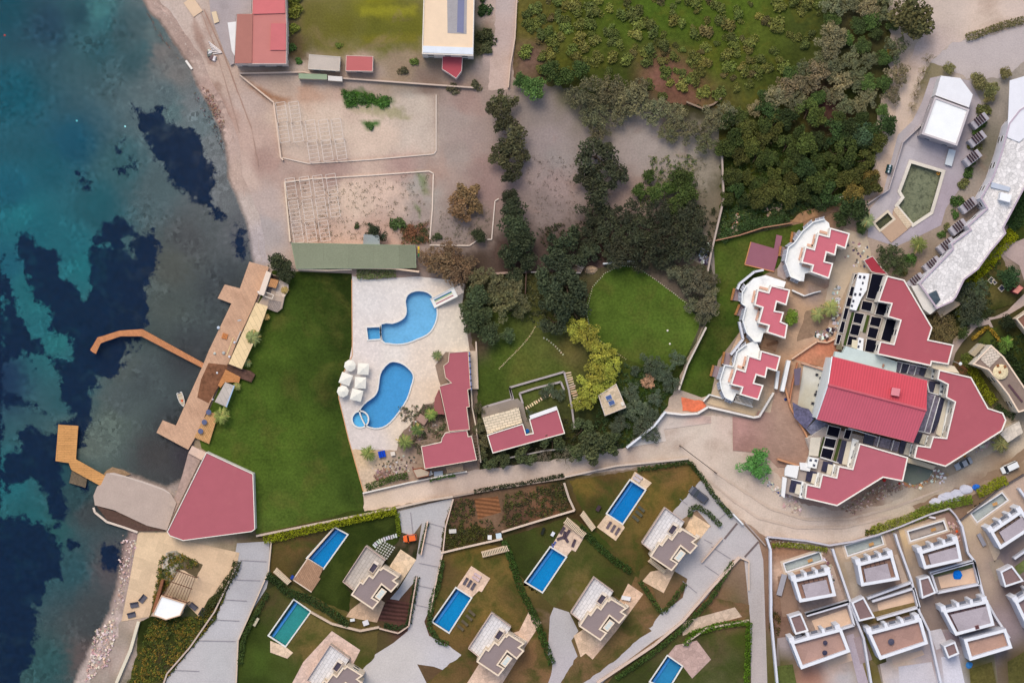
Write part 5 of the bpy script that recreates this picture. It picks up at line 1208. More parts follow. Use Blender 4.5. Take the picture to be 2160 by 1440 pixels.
# ---- white cubic row houses
def row_house(label, q, z, dcol, slab_=None, dark=True, crenel=True, w=1.3):
    """q: four corners at roof height (photo px): left-top, right-top, right-bottom, left-bottom"""
    q = [P(x, y, z) for x, y in pp(q)]
    pts = [(p.x, p.y) for p in q]
    root = empty('row_house', wc(pts), label, 'house', 'white cubic row houses')
    inn = offset(pts, w * .55)
    mb = MB(); mb.ring(pts, inn, 0, z, z - 1.2, C(214, 214, 228), C(232, 232, 240)); part('wall', mb, M['plain'], root)
    mb = MB(); mb.face([(p[0], p[1], z - 1.2) for p in inn], C(*dcol)); part('roof_terrace', mb, M['slabs'], root)
    a, b, c, d = q
    if crenel:
        up = (a - d).normalized()
        for t in (.04, .36, .66, .94):
            p = a.lerp(b, t)
            mb = MB(); s_ = (b - a).normalized()
            mb.box((p.x + up.x * .3, p.y + up.y * .3, z / 2 - .1), ((1.2 if t in (.04, .94) else .7), 1.3, z - .2), math.atan2(s_.y, s_.x), C(228, 228, 238)); part('buttress', mb, M['plain'], root)
        for t in (.2, .51, .8):
            p = a.lerp(b, t); s_ = (b - a).normalized()
            mb = MB(); mb.box((p.x + up.x * .3, p.y + up.y * .3, z - 2.6), (1.5, .7, .2), math.atan2(s_.y, s_.x), C(105, 108, 122)); part('balcony', mb, M['plain'], root)
    if slab_:
        e = [a.lerp(c, .5) + (p - a.lerp(c, .5)) * k_ for p, k_ in ((a, .0), (b, .0))]
        x0, x1, y0, y1 = slab_
        pt = lambda u, v: a.lerp(b, u).lerp(d.lerp(c, u), v)
        g_ = [pt(x0, y0), pt(x1, y0), pt(x1, y1), pt(x0, y1)]
        mb = MB(); mb.prism([(p.x, p.y) for p in g_], z - 1.2, z - .1, C(150, 138, 145), C(180, 168, 176)); part('lavender_slab', mb, M['slabs'], root)
        mb = MB()
        for k in range(5):
            u = x0 + (x1 - x0) * (k + .5) / 5
            mb.bar(pt(u, .12) + Vector((0, 0, -.5)), pt(u, y0) + Vector((0, 0, -.3)), .12, .12, C(70, 55, 62))
        part('roof_beam', mb, M['plain'], root)
    return root
row_house('white cubic house nearest the estate lane, first of its row', "1672,1222 1751,1204 1764,1256 1687,1270", 6.5, (165, 130, 118), (.2, .85, .3, .95))
row_house('white cubic house second from the estate lane, under the narrow grey pool', "1808,1188 1883,1168 1898,1222 1817,1236", 6.5, (162, 128, 115), (.15, .8, .3, .92))
row_house('white cubic house above the blue tarpaulin ball', "1938,1163 2021,1138 2030,1182 1950,1200", 6.5, (150, 125, 115), (.2, 1.0, .3, 1.0))
row_house('white cubic house cut by the right edge with a round table on its roof', "2088,1120 2156,1074 2180,1112 2110,1158", 6.5, (160, 135, 118), (.2, .9, .3, .95))
row_house('white cubic house with two dark round spots on its brown roof', "1667,1353 1775,1324 1794,1374 1690,1411", 6.5, (182, 148, 138))
row_house('white cubic house with one dark spot on a long brown roof', "1830,1333 1943,1303 1958,1357 1856,1391", 6.5, (178, 142, 132))
row_house('white cubic house with a small brown opening in its lavender roof', "1988,1287 2084,1265 2098,1318 2016,1340", 6.5, (140, 112, 118), (.12, .95, .22, .95))
row_house('plain brown roofed white house below the one with a lavender roof', "2033,1348 2122,1325 2136,1366 2046,1393", 6.0, (188, 152, 138), crenel=False)
row_house('white cubic house at the right edge in the lower row', "2140,1268 2230,1215 2250,1280 2170,1330", 6.5, (150, 128, 130))
for k, (lb, s_) in enumerate((('small white walled box of brown roof left of the peach terrace', "1664,1300 1690,1292 1706,1330 1678,1338"), ('small white walled box of brown roof beside the middle peach terrace', "1796,1270 1822,1258 1846,1302 1812,1310"), ('small white walled stair box under the blue ball terrace', "1938,1220 1960,1214 1975,1250 1945,1262"), ('small white walled stair box right of the blue ball terrace', "2110,1205 2135,1192 2160,1225 2120,1238"), ('small brown topped box at the white drive end', "1990,1362 2015,1352 2024,1378 2000,1388"))):
    flat_building('stair_box', lb, 'stairwell', s_, 4.2, (140, 115, 115), 'slabs', (222, 220, 230), .4, .4, (230, 230, 238))
for k, (lb, pts) in enumerate((('low border wall round the left peach terrace', "1702,1298 1790,1272 1802,1318 1718,1344"), ('low border wall round the middle peach terrace', "1840,1268 1929,1240 1940,1280 1850,1306"), ('low border wall round the blue ball terrace', "1965,1210 2056,1184 2066,1232 1978,1250 1965,1210"), ('grey path wall curving round the middle white villa', "1611,569 1592,573 1561,598 1556,610"), ('grey path wall between the two lower white villas', "1560,678 1568,715 1550,738 1542,748"), ('first dividing wall of the row houses, beside the lane', "1618,1135 1626,1160 1627,1300 1640,1440"), ('long white wall between the first two row houses', "1757,1158 1763,1177 1792,1262 1800,1290 1822,1345 1838,1440"), ('long white wall between second and third row house', "1889,1126 1896,1149 1922,1220 1940,1290 1960,1330 1985,1440"), ('bent white wall right of the third row house', "2023,1098 2030,1110 2042,1165 2055,1182 2075,1255 2100,1300 2130,1345"), ('white wall at the right edge of the row houses', "2150,1030 2175,1065"),
   ('white cross wall under the first row house', "1700,1295 1790,1268 1745,1281 1700,1295"), ('white cross wall under the second row house', "1830,1262 1923,1228"), ('white cross wall above the blue ball terrace', "1962,1208 2056,1182"), ('white cross wall of the last row house terrace', "2140,1178 2180,1150"))):
    q = [P(x, y, 2.4) for x, y in pp(pts)]
    mb = MB()
    for a, b in zip(q, q[1:]):
        mb.bar((a.x, a.y, 1.2), (b.x, b.y, 1.2), .5, 2.4, C(216, 216, 228))
    o = mb.build('boundary_wall', M['plain'], None, (q[0].x, q[0].y, 0)); tag(o, lb, 'wall')
# ================================================================ pools
def pool(key, label, floor, depth=1.4, cop=.32, copcol=(226, 222, 218), rim=.06, group=None, wall=None, algae=False, step=True, wlevel=-.12, dry=False, cm='plaster'):
    pts = PO[key]
    inn = [tuple(P(x, y)[:2]) for x, y in pts]
    c = wc(inn); root = empty('swimming_pool', c, label, 'pool', group)
    out = offset(inn, -cop)
    zt = ZS[0] + .02 + rim
    mb = MB(); n = len(inn)
    for i in range(n):
        a, b, p, q = inn[i], inn[(i + 1) % n], out[i], out[(i + 1) % n]
        mb.face([(a[0], a[1], zt), (b[0], b[1], zt), (q[0], q[1], zt), (p[0], p[1], zt)], C(*copcol))
        mb.face([(p[0], p[1], 0), (q[0], q[1], 0), (q[0], q[1], zt), (p[0], p[1], zt)], C(*copcol))
        mb.face([(a[0], a[1], -.3), (b[0], b[1], -.3), (b[0], b[1], zt), (a[0], a[1], zt)], C(*copcol))
    part('coping', mb, M[cm], root)
    mb = MB()
    wcol = wall or floor
    for i in range(n):
        a, b = inn[i], inn[(i + 1) % n]
        mb.face([(a[0], a[1], -depth), (b[0], b[1], -depth), (b[0], b[1], -.1), (a[0], a[1], -.1)], C(*wcol))
    mb.face([(p[0], p[1], -depth) for p in inn], C(*floor))
    part('basin', mb, M['algae' if algae else 'pool_floor'], root)
    if step and n == 4:      # the step bench along the long left side
        a, d = Vector(inn[0]), Vector(inn[3]); b = Vector(inn[1])
        e = (b - a).normalized()
        q = [a, a + e * .5, d + e * .5, d]
        mb = MB(); mb.prism([tuple(p) for p in q], -depth, -.75, C(*[int(v * .55) for v in floor])); part('bench', mb, M['pool_floor'], root)
        q = [a + e * .5, a + e * 1.15, d + e * 1.15, d + e * .5]
        mb = MB(); mb.prism([tuple(p) for p in q], -depth, -1.1, C(70, 150, 225)); part('step', mb, M['pool_floor'], root)
    if not dry:
        mb = MB(); mb.face([(p[0], p[1], wlevel) for p in inn], (1, 1, 1)); part('water', mb, M['pool_water'], root)
    return root
BL = (88, 178, 236)
pool('slide', 'curved light blue pool with the striped water slide', (112, 178, 222), group='resort pools')
pool('kids', 'tiny square light blue pool joined to the slide pool', (84, 165, 218), 1.0, group='resort pools', step=False)
pool('bean', 'bean shaped blue pool beside the white parasols', (72, 152, 208), cop=.3, group='resort pools')
pool('spa', 'round pale blue whirlpool at the foot of the bean pool', (96, 186, 236), .8, cop=.35, group='resort pools')
V_ = 'estate villa pools'
pool('v1', 'blue villa pool with a wooden deck at its lower end', (0, 128, 194), group=V_)
pool('v2', 'greenish villa pool, the leftmost of the estate', (48, 140, 140), group=V_)
pool('v3', 'blue villa pool below the deck with three dark loungers', (0, 134, 196), group=V_)
pool('v4', 'blue villa pool below the deck with the heap of dark loungers', (0, 132, 198), group=V_)
pool('v5', 'blue villa pool with decks at both ends near the parked pickup', (0, 122, 194), group=V_)
pool('v6', 'blue villa pool cut by the bottom edge', (45, 135, 185), group=V_)
R_ = 'narrow grey pools of the row houses'
for k, lb in (('r1', 'narrow grey pool of the first row house, nearest the lane'), ('r2', 'narrow grey pool of the second row house'), ('r4', 'long slanted grey pool at the right edge')):
    pool(k, lb, (182, 186, 186), 1.0, .3, (226, 224, 230), group=R_, step=False)
pool('r3', 'narrow empty pool with dry beige floor', (182, 168, 162), 1.1, .35, (230, 228, 232), group=R_, step=False, dry=True, wall=(95, 95, 102))
pool('green', 'angular murky green pool with cream coping', (122, 124, 98), 1.3, .75, (230, 220, 208), group='pools by the white pavilion', algae=True, wlevel=-.35, cm='slabs')
pool('small', 'little murky pool next to the beige sun terrace', (88, 88, 60), .8, .5, (222, 206, 186), group='pools by the white pavilion', algae=True, step=False, wlevel=-.3)
def flat_thing(name, label, cat, pts, h, col, m='plaster', group=None, part_='platform', z0=0):
    r = empty(name, P(*cen(pp(pts))), label, cat, group)
    slab(r, part_, pts, z0, h, col, m)
    return r
t = flat_thing('bathing_terrace', 'tan sun terrace with travertine strip beside the green pool', 'terrace', "1883,447 1895,434 1926,474 1915,484 1880,512 1858,488 1884,464", .18, (190, 160, 138), 'plaster')
slab(t, 'travertine_strip', "1884,443 1892,435 1924,473 1914,483", .18, .3, (228, 205, 178), 'deck_flat')
t = flat_thing('pool_deck_timber', 'weathered wooden deck below the villa pool', 'deck', "649,1178 682,1198 673,1217 676,1220 657,1248 618,1222", .25, (176, 138, 112), 'deck_cross')
rail(t, 'edging', "706,1112 649,1177 618,1222 657,1248", .05, .3, .25, (224, 200, 182))
for lb, pts, c in (('cream deck above the leftmost blue pool of the middle plots, with three loungers', "963,1239 994,1193 1034,1219 1016,1248 1010,1245 995,1260", (224, 192, 170)), ('cream deck with a heap of dark loungers and blue cushions', "1162,1153 1192,1103 1234,1129 1214,1163 1206,1159 1195,1173", (222, 194, 174)),
    ('cream deck at the upper end of the pool near the pickup', "1330,1011 1339,994 1375,1018 1362,1032", (228, 200, 172)), ('cream deck at the lower end of the pool near the pickup', "1280,1084 1313,1105 1318,1112 1299,1140 1259,1111", (226, 196, 168)), ('pink cream deck below the greenish pool', "570,1351 602,1363 618,1376 606,1388 570,1375", (226, 198, 172))):
    flat_thing('pool_terrace', lb, 'terrace', pts, .12, c, 'crazy')
for lb, pts, along in (('cream slatted pergola at the top of the lounger heap deck', "1196,1091 1237,1125 1230,1133 1189,1101", 0), ('cream slatted steps between two lawns beside a pool', "1230,1077 1256,1112 1249,1119 1224,1085", 0), ('cream slatted walkway near the kitchen garden wall', "1015,1164 1070,1150 1074,1160 1018,1174", 0), ('cream slatted stair beside the wooden pool deck', "583,1197 614,1226 607,1232 577,1205", 0), ('cream slatted landing below the villa near the pickup', "1372,1176 1405,1203 1400,1208 1367,1182", 0)):
    pergola('slatted_pergola', lb, pts, .9, (232, 208, 180), 16, along, w=.2, posts=False, m='plain', beam=(206, 180, 155))

# water slide
a, b = P(912, 640, 0), P(962, 616, 0)
d = (b - a).normalized(); n_ = Vector((-d.y, d.x, 0)); L_ = (b - a).length
ws = empty('water_slide', a, 'wide white water slide with blue, green, cream and red lanes', 'slide')
def onsl(u, v, z): return a + d * (u * L_) + n_ * v + Vector((0, 0, z))
hz = lambda u: .35 + 2.6 * u
mb = MB()
for u0, u1 in zip([i / 8 for i in range(8)], [i / 8 for i in range(1, 9)]):
    mb.face([onsl(u0, -1.1, hz(u0)), onsl(u1, -1.1, hz(u1)), onsl(u1, 1.1, hz(u1)), onsl(u0, 1.1, hz(u0))], C(240, 236, 232))
part('chute', mb, M['plain'], ws)
for v, c_, l_ in ((.52, (70, 105, 175), 'blue lane'), (.3, (95, 150, 90), 'green lane'), (0, (226, 214, 190), 'cream lane'), (-.5, (165, 60, 75), 'red lane')):
    mb = MB(); wv = .11 if abs(v) > .1 else .18
    mb.face([onsl(.12, v - wv, hz(.12) + .04), onsl(.86, v - wv, hz(.86) + .04), onsl(.86, v + wv, hz(.86) + .04), onsl(.12, v + wv, hz(.12) + .04)], C(*c_)); part('lane', mb, M['plain'], ws, l_)
for v in (-1.15, 1.15):
    mb = MB(); mb.bar(onsl(0, v, hz(0) + .12), onsl(1, v, hz(1) + .12), .14, .3, C(238, 232, 228)); part('side_wall', mb, M['plain'], ws)
mb = MB(); p = onsl(1.13, 0, 2.9); mb.box(p, (1.5, 2.0, .12), math.atan2(d.y, d.x), C(186, 172, 165)); part('start_platform', mb, M['deck_flat'], ws)
for u in (1.0, 1.26):
    for v in (-.9, .9):
        mb = MB(); q = onsl(u, v, 0); mb.tube([q, q + Vector((0, 0, 2.9 if u > .9 else 2))], .07, C(205, 200, 200), 6); part('support_post', mb, M['plain'], ws)
for k, (x, y) in enumerate(((962, 600), (975, 603))):
    p = P(x, y); r = empty('cartwheel', p, ['smaller wooden cartwheel lying behind the water slide', 'larger wooden cartwheel lying behind the water slide'][k], 'wheel'); rr = .55 + .15 * k
    mb = MB(); mb.tube([(p.x + rr * math.cos(t * math.pi / 8), p.y + rr * math.sin(t * math.pi / 8), .1) for t in range(17)], .06, C(150, 140, 138), 5); part('rim', mb, M['plain'], r)
    for t in range(8):
        mb = MB(); mb.bar((p.x, p.y, .1), (p.x + rr * math.cos(t * math.pi / 4), p.y + rr * math.sin(t * math.pi / 4), .1), .05, .05, C(150, 140, 138)); part('spoke', mb, M['plain'], r)

# ================================================================ piers and decks on the water
def deck_thing(name, label, pts, z, col, m, parts=True, posts=None, edge=(196, 132, 92), cat='deck', zb=-3):
    root = empty(name, P(*cen(pp(pts))), label, cat)
    out = W(pts, z)
    mb = MB(); mb.prism(out, z - .22, z, C(*col), bottom=True); part('planking', mb, M[m], root)
    for x, y in posts or []:
        p = P(x, y, z); mb = MB(); mb.tube([(p.x, p.y, zb), (p.x, p.y, z - .2)], .14, C(92, 74, 62), 7); part('pile', mb, M['bark'], root)
    return root
deck_thing('waterfront_deck', 'long brown planked waterfront deck with a dark stained middle', "526,552 567,563 560,590 545,620 533,650 500,720 482,765 475,775 452,830 437,865 418,912 410,925 397,948 330,912 343,886 371,897 428,770 440,740 488,640 459,629 474,600 506,608", .9, (212, 170, 142), 'deck', cat='deck',
   posts=[(530, 570), (512, 605), (470, 690), (450, 735), (432, 775), (410, 830), (390, 870), (340, 908), (350, 890), (465, 630), (475, 605), (380, 935)])
dd = deck_thing('plank_platform', 'dark weathered planking where the deck meets the stair', "440,765 482,770 470,800 440,850 416,838 424,800", .93, (140, 96, 72), 'deck_dark')
deck_thing('orange_deck', 'new orange timber platform beside the striped awning', "476,779 507,795 504,808 493,806 474,806 465,818 460,812", 1.1, (206, 142, 92), 'deck_flat')
deck_thing('side_deck', 'light timber deck with three round blue-grey tables', "440,868 455,872 458,880 452,900 441,936 410,922 425,890", 1.0, (212, 162, 112), 'deck_cross')
jp = pp("196,743 190,738 206,711 218,708 252,697 300,694 432,767 427,776 298,709 254,709 222,720 212,724 202,746")
deck_thing('curved_jetty', 'narrow curved orange jetty reaching into the dark seagrass', jp, .75, (206, 140, 98), 'deck_cross', posts=[(198, 738), (215, 715), (252, 703), (298, 702), (330, 718), (365, 737), (400, 756)], cat='jetty')
deck_thing('swimming_platform', 'square orange timber platform with a walkway to the stone quay', "123,895 165,898 160,968 222,1003 213,1025 150,990 145,976 117,972", .9, (216, 158, 100), 'deck_flat', posts=[(126, 900), (162, 902), (120, 968), (157, 965), (180, 990), (200, 1000), (150, 985)], cat='pier')
q = flat_thing('concrete_block', 'mossy concrete foundation block under the walkway', 'block', "152,990 184,1008 180,1028 146,1018", .1, (112, 98, 82), 'rock', z0=-3)
q = empty('stone_quay', P(290, 1050), 'rounded concrete quay with pale gravel surface', 'quay')
slab(q, 'platform', "224,998 240,996 262,1003 300,1014 345,1030 360,1040 372,1060 352,1118 310,1108 240,1075 200,1065 197,1045 205,1025 213,1022", -2.5, .8, (186, 166, 156), 'concrete')
slab(q, 'lower_ledge', "215,1005 224,992 236,985 262,992 275,1000 262,1004 240,998 224,1000", -2.5, .3, (150, 122, 95), 'rock')
rail(q, 'kerb', "197,1070 200,1080 225,1100 262,1112 290,1122", .2, .5, .5, (220, 200, 186))
rail(q, 'kerb', "232,998 262,1004 300,1016 345,1032 358,1040", .8, .12, .3, (205, 188, 178))
slab(q, 'planting_strip', "203,1066 215,1070 300,1095 350,1120 292,1120 262,1110 225,1095", 0, .5, (92, 70, 62), 'dirt')
flat_thing('stone_landing', 'pale stone landing at the corner of the red hall', 'landing', "405,940 435,954 425,970 397,955", .9, (216, 186, 170), 'concrete', z0=-1)
q = empty('rubble_shore', P(400, 1000), 'strip of pink rubble shore under the hall wall', 'shore strip'); q['kind'] = 'structure'; del q['category']
slab(q, 'bank', "397,955 425,965 352,1115 340,1108 372,1040 385,1000", -.6, .35, (170, 146, 138), 'dirt')
# beach bar on the deck
bb = empty('beach_bar', P(560, 620), 'open beach bar with white counter roof and brown slatted bays', 'bar')
slab(bb, 'counter_roof', "562,571 572,576 556,624 545,620", 0, 3.0, (232, 212, 196), 'plain')
slab(bb, 'floor', "572,578 590,582 580,622 600,626 595,650 585,658 560,650 545,640 556,624", 0, 1.05, (186, 165, 150), 'slabs')
slab(bb, 'reed_roof', "571,587 588,591 582,608 566,604", 2.5, 2.6, (196, 142, 98), 'deck_cross'); slab(bb, 'dark_bay', "566,604 575,606 570,620 560,617", 1.05, 1.3, (62, 48, 45), 'tarp')
slab(bb, 'dark_bay', "573,580 589,584 587,591 571,587", 1.05, 1.4, (70, 55, 50), 'deck_dark')
slab(bb, 'stone_terrace', "590,590 608,600 608,612 600,626 578,622", 0, 1.1, (216, 194, 178), 'crazy')
rail(bb, 'frame', "556,624 574,630 577,622 560,616", 2.4, .15, .15, (236, 222, 208), 'plain')
for nm_, lb, pts, c in (('awning_row', 'long cream canvas awning with dark seams along the deck', "540,638 565,646 548,695 510,778 482,767 512,700", (240, 210, 165)), ('striped_awning', 'grey-white striped awning above the orange platform', "475,806 494,813 477,858 453,847", (200, 188, 180))):
    r = empty(nm_, P(*cen(pp(pts))), lb, 'awning')
    slab(r, 'canvas', pts, 2.7, 2.78, c, 'awning')
    for x, y in pp(pts):
        p = P(x, y, 2.7); mb = MB(); mb.tube([(p.x, p.y, .5), (p.x, p.y, 2.7)], .05, C(205, 190, 175), 5); part('post', mb, M['plain'], r)
rail(r, 'side_band', "494,813 477,858", 2.7, .12, .3, (170, 190, 215), 'plain')
q = flat_thing('timber_steps', 'grey weathered stair landing between awning and lawn', 'steps', "482,767 512,778 528,782 538,790 530,806 505,797 478,778", 1.0, (108, 80, 70), 'deck_dark')
q = flat_thing('grey_landing', 'grey plank landing beside the beach bar', 'landing', "568,632 594,636 590,652 582,658 562,650", 1.2, (160, 145, 138), 'deck_cross')

# ================================================================ boundary walls and kerbs
def wall(label, pts, h, w_, col, name='boundary_wall', cat='wall', m='plaster', z=0, group=None, jit=0):
    q = [P(x, y, h) for x, y in pp(pts)]
    mb = MB()
    for a, b in zip(q, q[1:]):
        mb.bar((a.x, a.y, z + h / 2), (b.x, b.y, z + h / 2), w_, h, C(*col))
    o = mb.build(name, M[m], None, (q[0].x, q[0].y, 0))
    return tag(o, label, cat, group)
WC = (222, 198, 180)
for lb, pts, h, w_, c in (
 ('pale kerb wall along the lower side of the lane and big lawn', "540,1130 700,1098 830,1072 905,1055 955,1047", 1.0, .45, (205, 184, 168)),
 ('dark weathered wall above the kitchen garden beside the lane', "955,1047 1050,1030 1192,1008", .9, .35, (165, 145, 132)),
 ('pale wall between the lane and the dry lawns', "1190,1006 1300,982 1452,967", 1.0, .4, (212, 192, 178)),
 ('curved wall of the dry lawn next to the turning area', "1452,967 1470,985 1500,1030 1540,1075", .8, .3, (196, 176, 160)),
 ('cream garden wall under the kitchen garden, left part', "930,1166 980,1154 1060,1136", 1.2, .4, WC), ('cream garden wall under the kitchen garden, right part', "1058,1122 1130,1100 1212,1076", 1.2, .4, WC),
 ('rough stone wall at the right end of the kitchen garden', "1190,1018 1200,1050 1212,1076", 1.0, .5, (196, 176, 160)),
 ('narrow retaining wall left of the driveway above the orange car', "956,1052 940,1110 934,1165 918,1235 908,1290", 1.0, .3, (214, 188, 172)),
 ('cream wall between the two drives beside the orange car', "902,1100 888,1170", 1.3, .3, (222, 190, 170)), ('cream wall along the ploughed bed', "879,1217 862,1320 840,1335 800,1325", 1.3, .3, (212, 184, 168)),
 ('white lane wall below the yard of the kitchen block', "765,1040 860,1018 960,998 985,994", 1.1, .3, (232, 222, 214)),
 ('long pale wall at the edge of the drive beside the greenish pool plot', "572,1142 566,1205 520,1310 502,1350 498,1440", .9, .3, (212, 190, 172)),
 ('pale wall of the sloping planting by the drive', "500,1190 452,1290 400,1365 352,1420 345,1440", .8, .35, (200, 178, 166)),
 ('white sea wall between rubble beach and planting', "292,1310 275,1370 245,1440", 1.0, .7, (222, 210, 190)),
 ('cream wall around the greenish pool plot', "655,1290 700,1315 760,1330 800,1322", 1.0, .5, (206, 182, 162)),
 ('tall pale wall left of the right lawn, lower part', "1432,822 1450,770 1490,690", 2.0, .35, (212, 198, 186)), ('tall pale wall beside the debris heap', "1490,590 1500,535 1527,420 1522,300", 2.0, .4, (186, 168, 158)),
 ('thin brown wall above the first white villa lawn', "1507,508 1560,496 1610,480 1672,470", 1.4, .25, (176, 130, 105)),
 ('white wall at the upper end of the sloping bank', "1727,436 1752,424 1785,413", 1.8, .35, (235, 230, 232)),
 ('white curved wall of the triangular forecourt', "1322,944 1380,898 1404,868", 2.2, .45, (228, 228, 236)), ('white ramp wall in front of the lowest white villa', "1404,870 1440,874 1472,872 1494,858 1590,880 1602,878 1632,828", 1.6, .45, (238, 230, 226)),
 ('white balustrade of the stair terrace below the lowest white villa', "1484,846 1497,832 1588,858", 1.5, .3, (240, 234, 230)),
 ('tall white wedge wall beside the ramp of the lowest villa', "1664,760 1650,825", 2.4, .9, (240, 240, 244)), ('small white wedge wall left of the taller one', "1642,782 1637,820", 2.2, .7, (240, 240, 244)),
 ('brown parapet along the hotel terrace above the brick court', "1655,812 1668,860 1700,915 1712,945 1705,988 1640,968", 1.4, .4, (205, 150, 115)),
 ('tan rail wall between the brick path and the hotel court', "1683,764 1672,810 1665,850", 1.5, .3, (190, 130, 100)),
 ('cream wall around the sloping orange bank', "1670,757 1724,720 1745,722 1762,714", 1.2, .35, (222, 185, 160)), ('brown wall under the sloping orange bank', "1690,765 1745,782", 1.0, .4, (200, 158, 138)),
 ('white garden wall of the villa court stair', "1671,612 1697,624", 1.6, .35, (240, 236, 236)), ('white curved rail wall near the villa stairs', "1697,624 1718,617 1732,614", 1.1, .25, (228, 226, 230)),
 ('pale wall of the upper sand enclosure, left side', "505,158 577,216 592,332 597,338", .9, .35, (222, 196, 178)), ('low white kerb of the upper sand enclosure', "592,332 650,345 780,337 915,325 920,318 920,200", .3, .25, (218, 200, 188)),
 ('low pale kerb of the lower sand enclosure, left side', "600,384 612,510", .8, .35, (224, 202, 182)), ('low white kerb of the lower sand enclosure, top and right', "600,384 660,377 780,370 905,361 914,366 912,440 906,512", .3, .28, (226, 206, 192)),
 ('low white kerb beside the tree row of the gravel lot', "906,517 990,518 1008,506", .35, .28, (222, 204, 192)), ('bent white kerb under the gravel lot trees', "1052,419 1044,424 1040,470 1037,505 1028,505", .35, .25, (222, 206, 196)),
 ('pale brick wall above the garden trees', "1042,577 1110,573", 1.6, .5, (176, 148, 138)), ('thin white wall right of the pale brick wall', "1120,574 1150,573", 1.4, .3, (188, 175, 168)), ('short white wall by the boulder', "1195,575 1225,575", 1.6, .3, (196, 186, 182)),
 ('white wall above the putting green', "1272,556 1352,549", 1.8, .35, (205, 208, 214)), ('thin upright wall in the garden trees', "1110,575 1108,620", 1.5, .2, (120, 95, 85)),
 ('white lane wall of the garden trees', "1060,968 1150,950 1200,945", 1.4, .3, (196, 186, 182)), ('cream strip wall between clubhouse and garden', "990,742 996,860 1004,900 1014,975", 2.0, .3, (216, 196, 178)), ('cream path wall beside the clubhouse', "1004,720 1008,820", 1.0, .35, (226, 204, 186)),
 ('curved rough wall of the upper meadow', "1448,215 1480,228 1505,220 1522,206", .9, .4, (150, 128, 112)), ('pale wall between track and meadow at the top', "1090,0 1086,80 1076,140 1072,185", 1.0, .3, (212, 185, 168)),
 ('pale wall below the row of top huts', "505,155 640,152 720,165 860,175 1000,185", 1.0, .35, (205, 182, 168)),
 ('left wall of the paved pool court beside the dirt track', "1945,262 1905,300 1875,400 1830,430", 1.1, .25, (190, 178, 180)),
 ('low orange edging of the big lawn next to the pool deck', "742,590 743,750 722,790 714,838 735,925 766,1035", .12, .18, (216, 160, 115)),
 ('rough wall of the row house verge beside the road', "1618,1132 1640,1134 1700,1140 1750,1150 1800,1142 1850,1128 1900,1110 1960,1085 2003,1072 2015,1085 2025,1100", 1.4, .35, (202, 196, 206)),
 ('dark edge wall beside the slanted grey pool', "2025,1098 2110,1030 2160,1000", .8, .25, (100, 92, 95)),
 ('white gate wall at the estate drive corner', "1547,1084 1568,1106", 1.6, .35, (236, 236, 240)), ('low grey wall from the estate gate to the row houses', "1572,1102 1615,1150", .9, .25, (176, 160, 155)),
 ('long cream kerb wall of the estate drive', "1560,1175 1500,1240 1440,1310 1380,1360 1290,1420 1260,1440", 1.0, .6, (216, 190, 175)), ('cream kerb of the drive beside the villa near the pickup', "1524,1135 1480,1186", .9, .3, (212, 186, 170)),
 ('cream wall of the paved triangle in the drive', "1562,1176 1580,1184 1580,1245", .8, .25, (222, 198, 180)), ('white wall in the lower estate drive', "1440,1360 1490,1325 1580,1308", .9, .4, (208, 186, 170))):
    wall(lb, pts, h, w_, c)
# kitchen garden / garden house planters
for lb, pts in (('outer grey planter wall in front of the garden house', "1018,860 1028,856 1080,841 1075,817 1190,784 1200,822 1207,865 1212,905"), ('inner grey planter wall in front of the garden house', "1103,852 1096,829 1130,818 1183,805 1190,822"), ('short grey planter wall at the garden house corner', "1028,856 1032,872 1104,852"), ('short grey wall across the outer planter', "1075,817 1087,856")):
    wall(lb, pts, .7, .45, (176, 165, 165), 'planter_wall')

# stepping stones
def stones(label, pts, n, w_, l_, col, group='stepping stones', ang=None):
    q = [P(x, y) for x, y in pp(pts)]
    Ls = [(b - a).length for a, b in zip(q, q[1:])]; T = sum(Ls)
    for i in range(n):
        s_ = (i + .5) / n * T; j = 0
        while s_ > Ls[j] and j < len(Ls) - 1: s_ -= Ls[j]; j += 1
        d_ = (q[j + 1] - q[j]).normalized(); p = q[j] + d_ * s_
        mb = MB(); mb.box((p.x + U(-.05, .05), p.y + U(-.05, .05), .12), (l_ * U(.85, 1.1), w_ * U(.85, 1.1), .14), math.atan2(d_.y, d_.x) + U(-.12, .12), C(*[v + U(-10, 10) for v in col]))
        o = mb.build('stepping_stone', M['plain'], None, (p.x, p.y, 0.05)); tag(o, label, 'stone', group)
stones('cream slab of the curved path inside the garden house planter', "1108,862 1135,845 1150,836 1160,832 1172,838", 14, .75, .3, (240, 214, 180), 'cream stepping slabs by the garden house')
stones('cream plank slab beside the outer planter of the garden house', "1198,784 1210,825 1218,850", 14, 1.4, .28, (228, 200, 172), 'cream plank slabs beside the planter')
stones('white tile stepping stone of the path near the orange car', "838,1128 815,1135 798,1142 788,1152", 11, .95, .4, (205, 205, 208), 'white stepping tiles near the orange car')
stones('small pale stone of the long curved trail on the garden lawn', "1052,778 1080,750 1100,730 1118,708 1130,688", 34, .3, .22, (190, 175, 130), 'pale stones of the garden trails')
stones('pale stone of the short trail under the big dark tree', "1145,712 1155,716 1172,730 1190,750", 10, .35, .3, (200, 190, 160), 'pale stones of the short trail')
stones('pale edging stone round the oval putting green', "1245,700 1237,655 1250,605 1275,577 1308,560 1345,564 1380,588 1418,616 1458,648", 70, .22, .22, (190, 180, 155), 'edging stones of the putting green')
stones('pale edging stone below the oval putting green', "1240,682 1258,712 1290,737 1322,758", 26, .22, .22, (170, 165, 120), 'lower edging stones of the putting green')
